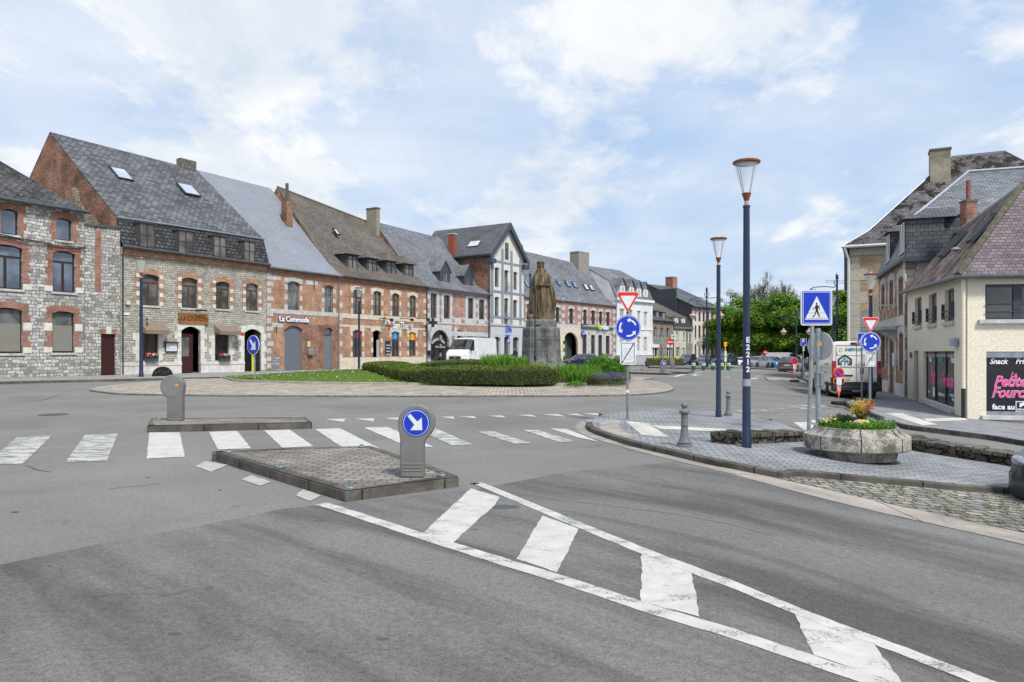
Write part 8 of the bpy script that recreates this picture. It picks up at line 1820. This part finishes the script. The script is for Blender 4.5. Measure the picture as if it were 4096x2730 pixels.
for i in range(34):
    a = R.random()*6.28; d = Vector((math.cos(a)*.5*R.random()**.5, math.sin(a)*.5*R.random()**.5, 1)).normalized(); L_ = R.uniform(.28,.46); tip = d*L_; st.tube([(0,0,0), tuple(d*L_*.5+rv()*.02), tuple(tip)], [.006,.004,.002], 4)
    w = 0 if tip.x < -.02 and R.random() < .8 else (1 if R.random() < .65 else 0)
    for j in range(16): leaf(ms[w if tip.z > .24 else 2], tip+rv()*.05, .022, rv(), .4)
    for j in range(8): leaf(ms[2], tip*.7+rv()*.05, .02, rv(), .4)
st.build('stems', plain('red_stem', (.10,.035,.025), .8), o)
for m_, cm in zip(ms, cols): m_.build('leaves', cm, o, fix=False, uv=False)
for nm, lab, x, y, k in (('pansies', 'yellow and violet pansies at the left rim of the planter', -.44, .02, 60), ('pansies', 'brighter yellow and mauve pansies at the front of the planter', -.10, -.38, 110)):
    o = pplant(nm, lab, x, y, 'flowers'); a_, b_, c_ = MB(), MB(), MB()
    for i in range(k):
        p_ = Vector((R.gauss(0,.06), R.gauss(0,.045), .10+R.random()*.07)); leaf(b_ if R.random() < .4 else a_, p_, .016, Vector((R.uniform(-.4,.4), -1, .5)).normalized(), .9)
    for i in range(k*3): leaf(c_, Vector((R.gauss(0,.09), R.gauss(0,.06), R.random()*.13)), .018)
    a_.build('yellow_petals', plain('pansy_yellow', (.75,.52,.02), .6), o, fix=False); b_.build('violet_petals', plain('pansy_violet', (.30,.28,.50), .6), o, fix=False); c_.build('leaves', SHRB, o, fix=False)
o = pplant('silver_plant', 'silvery grey-leaved plant at the right rim of the planter', .40, -.22); mb = MB()
for i in range(260): leaf(mb, Vector((R.gauss(0,.08), R.gauss(0,.06), .03+R.random()*.16)), .022, rv(), .35)
mb.build('leaves', leafmat('silver_leaves', (.25,.30,.27), (.42,.46,.42), None, 6), o, fix=False)
for px, x0, lab in ((2622, 0, 'wooden trough of plants in front of the small grey stone house'), (2694, 1, 'wooden trough of yellow flowers behind the blank pillar')):
    c = at(px, 80); o = thing('plant_trough', lab, 'planter', (c.x, c.y, 0), 0, 'wooden troughs'); MB().prism([(-1.0,.0),(1.0,.0),(1.15,.62),(-1.15,.62)], -.35, .35, 'y').build('trough', plain('old_wood', (.055,.045,.035), .9), o); mb = MB(); fl = MB()
    for i in range(500): leaf(mb, Vector((R.uniform(-1,1), R.uniform(-.3,.3), .6+R.random()*.35)), .09)
    for i in range(120): leaf(fl, Vector((R.uniform(-.2 if not x0 else -.9,1.1), R.uniform(-.3,.1), .7+R.random()*.4)), .09)
    mb.build('leaves', SHRB, o, fix=False); fl.build('flowers', plain('trough_yellow', (.70,.50,.03), .6), o, fix=False)

# ------------------------------------------------------------ statue on its pedestal
def stonemat(name, c1, c2, streak, rough=.85):
    m, t, b = base(name, rough, .2); p = OB(t); n = t.noise(p, 2.2, 9, .7, .4); v = t.noise(t.map(p, sc=(5, 5, .35)), 1.1, 7, .65)
    c = t.ramp(n, (.35, c1), (.62, c2)); c = t.mix(t.ramp(v, (.48, 0), (.66, .85)), c, streak); t.set(b.inputs['Base Color'], c); bump(t, b, t.noise(p, 14, 6, .7), .5, .03); return m
PED = stonemat('pedestal_stone', (.085,.088,.088), (.20,.205,.20), (.040,.041,.040)); STA = stonemat('weathered_fold_shade_stone', (.038,.028,.017), (.11,.080,.046), (.27,.21,.13))  # statue's pale streaks also paint in the light and dark of robe folds
YS = 40.0; c = at(2166, YS); zb_ = .55; zs = lambda py: zat(py, YS)-zb_; q_ = YS/F
o = thing('statue_pedestal', 'tall weathered grey stone pedestal with chamfered corners on the roundabout', 'pedestal', (c.x, c.y, zb_), rad(-9))
def ring(w, ch=.24): a = w/2; k = w*ch; return [(-a+k,-a),(a-k,-a),(a,-a+k),(a,a-k),(a-k,a),(-a+k,a),(-a,a-k),(-a,-a+k)]
def stack(levels, nm):
    mb = MB(); n = 8
    for w, z in levels:
        for x, y in ring(w): mb.v.append(Vector((x, y, z)))
    for j in range(len(levels)-1):
        for i in range(n): mb.f.append([j*n+i, j*n+(i+1) % n, (j+1)*n+(i+1) % n, (j+1)*n+i])
    mb.f += [list(range(n))[::-1], [(len(levels)-1)*n+i for i in range(n)]]; return mb.build(nm, PED, o)
stack([(3.2,-.6),(3.2,.10),(3.1,.12)], 'base_slab')
stack([(2.75,.12),(2.62,.30),(2.30,.45),(2.12,.62),(2.05,.75),(1.96,zs(1322)),(1.90,zs(1313)),(1.66,zs(1310))], 'lower_block')
stack([(1.62,zs(1310)),(1.60,zs(1288)),(1.54,zs(1283)),(1.46,zs(1280))], 'upper_block')
jm = MB()
for z in (zs(1440), zs(1400), zs(1358)):
    w = 2.06-(z-.75)*.045; 
    P = ring(w+.006); jm.tube([(x, y, z) for x, y in P+[P[0]]], .009, 4)
for z0_, z1_ in ((.75, zs(1400)), (zs(1358), zs(1324))): jm.tube([(.15, -1.03, z0_), (.15, -1.0, z1_)], .008, 4)
jm.build('joint', plain('pale_mortar', (.28,.28,.26), .9), o)
zt = zs(1280)+zb_; Hs = zat(1045, YS)-zt
o = thing('robed_statue', 'large weathered brown stone statue of a robed figure with hat and cape, seen from behind', 'statue', (c.x-.02, c.y, zt-.01), rad(-6))
PR = [(0,.60,.50,.05),(.06,.60,.50,.10),(.12,.60,.50,.20),(.25,.57,.46,.22),(.5,.54,.42,.22),(.8,.53,.39,.20),(1.1,.52,.37,.18),(1.4,.505,.355,.15),(1.7,.48,.34,.12),(1.92,.46,.33,.08),(1.99,.46,.33,.06),(2.0,.60,.45,.10),(2.12,.60,.44,.08),(2.32,.575,.40,.05),(2.52,.53,.35,.035),(2.64,.48,.32,.04),(2.72,.43,.30,.05),(2.78,.37,.28,.07),(2.83,.33,.27,.10),(2.88,.31,.26,.12),(2.93,.29,.25,.12),(2.98,.26,.24,.10),(3.02,.225,.22,.06),(3.07,.205,.205,.03),(3.11,.20,.20,.02),(3.13,.235,.225,.03),(3.17,.235,.225,.04),(3.24,.215,.21,.05),(3.34,.23,.22,.06),(3.42,.24,.23,.05),(3.46,.19,.19,.04),(3.48,.05,.05,0)]
f_ = Hs/3.48; n = 84; mb = MB(); xs_ = .22/.0 if False else 0
for z, rx, ry, am in PR:
    for i in range(n):
        a = 2*math.pi*i/n; fo = math.sin(a*9+z*1.3)*.6+math.sin(a*17+2+z*.7)*.4+.35*math.sin(a*5+z*2.2)
        if z > 2.04: fo = math.sin(a*13+z*3)*.5+noise.noise(Vector((math.cos(a)*3, math.sin(a)*3, z*4)))*1.2
        k = 1+am*fo; x = rx*k*math.cos(a); y = ry*k*math.sin(a)
        if z < 1.2: x += (1.2-z)*.10*(1 if math.cos(a) > 0 else .2)
        if math.cos(a) > .2 and z < 1.7: x += .10*math.sin(z*1.85)
        x += (.04 if z < 2 else -.0)+(-.03 if z > 2.8 else 0)
        if 2.97 < z < 3.13 and abs(a-math.pi/2) < .25: y += .05 if z < 3.09 else .0
        mb.v.append(Vector((x*f_*.98, y*f_, z*f_)))
for j in range(len(PR)-1):
    for i in range(n): mb.f.append([j*n+i, j*n+(i+1) % n, (j+1)*n+(i+1) % n, (j+1)*n+i])
mb.f += [list(range(n))[::-1], [(len(PR)-1)*n+i for i in range(n)]]; mb.build('robed_figure', STA, o, smooth=50)
MB().ball((-.56,-.25,.16), .22, 14, 8, (1,1,.75)).ball((-.70,-.28,.12), .12, 10, 6, (1,1,.8)).build('helmet', STA, o, smooth=True)
MB().box(-.68, .68, -.48, .48, -.0, .07, .02).build('rock_base', STA, o)
for i, (x, y) in enumerate(((.60,-.05), (.66,.05), (-.52,-.1))): hang = MB(); hang.tube([(x*.9,y,2.1*f_), (x*1.02,y-.03,1.5*f_), (x*1.08,y,.9*f_), (x*1.0,y,.35*f_)], [.05,.11,.13,.05], 8); hang.build('hanging_sleeve', STA, o, smooth=True)
c2 = at(2140, 38.4); z0 = mound_z(c2.x, c2.y); s_ = 38.4/F; o = thing('peeling_pole', 'thin black and white peeling pole standing in front of the statue pedestal', 'pole', (c2.x, c2.y, z0)); zz = lambda py: zat(py, 38.4)-z0
PEEL = stonemat('peeling_paint', (.02,.02,.02), (.05,.05,.05), (.30,.30,.29)); MB().lathe([(.036, 0), (.036, zz(1116))], 10).build('pole', PEEL, o, smooth=True); MB().box(0, .26, -.03, .03, zz(1306), zz(1300)).box(-.06, .07, -.07, .07, zz(1441), zz(1425)).build('bracket', BLACK, o)
# ------------------------------------------------------------ dark scroll-decorated pot lid shape by the restaurant wall and the walker
p = g(640, 1506, .12); o = thing('iron_boot_scraper_grille', 'low arched black iron grille with scrolls against the restaurant wall', 'grille', (p.x, p.y+.3, p.z), math.atan2(RD.y, RD.x)); o.name = 'iron_grille'
mb = MB(); W_ = .66; A = [(W_*math.cos(math.pi*i/14), .58*math.sin(math.pi*i/14)) for i in range(15)]
mb.prism(A, -.05, .02, 'y'); mb.build('dark_panel', BLACK, o); sc_ = MB()
for k in range(5): sc_.tube([(-.42+.21*k+.08*math.cos(a*.6), -.07, .2+.06*math.sin(k*2)+.08*math.sin(a*.6)) for a in range(9)], .012, 4)
sc_.build('scrolls', plain('iron_highlight', (.10,.10,.10), .5), o)
def person():
    Y = 67; c = at(2066, Y); z0 = .12; s = (zat(1391, Y)-z0)/1.74; o = thing('person', 'person in a dark coat bending forward beside the bank, half hidden by the tall grass', 'person', (c.x, c.y, z0), rad(-8)); o.scale = (s, s, s)
    J = {'pel': (0,0,.94,.15), 'sp': (-.05,0,1.14,.15), 'ch': (-.12,0,1.32,.17), 'nk': (-.17,0,1.49,.06), 'hd': (-.20,0,1.58,.085), 'top': (-.21,0,1.68,.075),
         'sl': (-.12,.17,1.38,.075), 'el': (-.26,.22,1.14,.052), 'wl': (-.46,.18,1.06,.036), 'sr': (-.12,-.17,1.38,.075), 'er': (-.28,-.22,1.15,.052), 'wr': (-.48,-.16,1.07,.036),
         'hl': (.02,.09,.88,.10), 'kl': (.0,.10,.50,.07), 'al': (.04,.10,.09,.048), 'tl': (-.10,.11,.04,.042), 'hr': (.02,-.09,.88,.10), 'kr': (-.05,-.10,.50,.07), 'ar': (.0,-.10,.09,.048), 'tr': (-.14,-.11,.04,.042)}
    for w, y in (('l', 1), ('r', -1)):
        wr = J['w'+w]
        for k in range(4): J[f'f{w}{k}'] = (wr[0]-.13+.012*abs(k-1.3), wr[1]+y*(-.03+.02*k), wr[2]-.03, .009)
        J[f'th{w}'] = (wr[0]-.06, wr[1]-y*.05, wr[2]+.0, .010)
    E = [('pel','sp'),('sp','ch'),('ch','nk'),('nk','hd'),('hd','top'),('ch','sl'),('sl','el'),('el','wl'),('ch','sr'),('sr','er'),('er','wr'),('pel','hl'),('hl','kl'),('kl','al'),('al','tl'),('pel','hr'),('hr','kr'),('kr','ar'),('ar','tr')]+[(f'w{w}', f'f{w}{k}') for w in 'lr' for k in range(4)]+[(f'w{w}', f'th{w}') for w in 'lr']
    K_ = list(J); me = bpy.data.meshes.new('body'); me.from_pydata([J[k][:3] for k in K_], [(K_.index(a), K_.index(b)) for a, b in E], []); b = bpy.data.objects.new('body', me); COL.objects.link(b); b.parent = o
    b.modifiers.new('s', 'SKIN'); sk = me.skin_vertices[0].data
    for i, k in enumerate(K_): sk[i].radius = (J[k][3], J[k][3]); sk[i].use_root = (k == 'pel')
    sm = b.modifiers.new('u', 'SUBSURF'); sm.levels = sm.render_levels = 1
    m, t, bb = base('person_clothes_and_skin', .8, .2); z = t.n('ShaderNodeSeparateXYZ', None, Vector=OB(t)); sel = t.ramp(t.math('DIVIDE', z.outputs[2], 2), (.755, (.010,.012,.018)), (.765, (.42,.25,.18))); t.set(bb.inputs['Base Color'], sel); me.materials.append(m)
    MB().lathe([(.16,1.42),(.20,1.34),(.205,1.1),(.20,.95),(.23,.78),(.20,.78)], 18, (-.06,0,0), sx=.85, sy=1.05).build('coat', plain('dark_coat', (.010,.012,.02), .9), o, smooth=True)
    MB().ball((-.20,0,1.64), .098, 12, 8, (1,.92,1)).build('hair', plain('grey_hair', (.10,.09,.085), .9), o, smooth=True)
person()
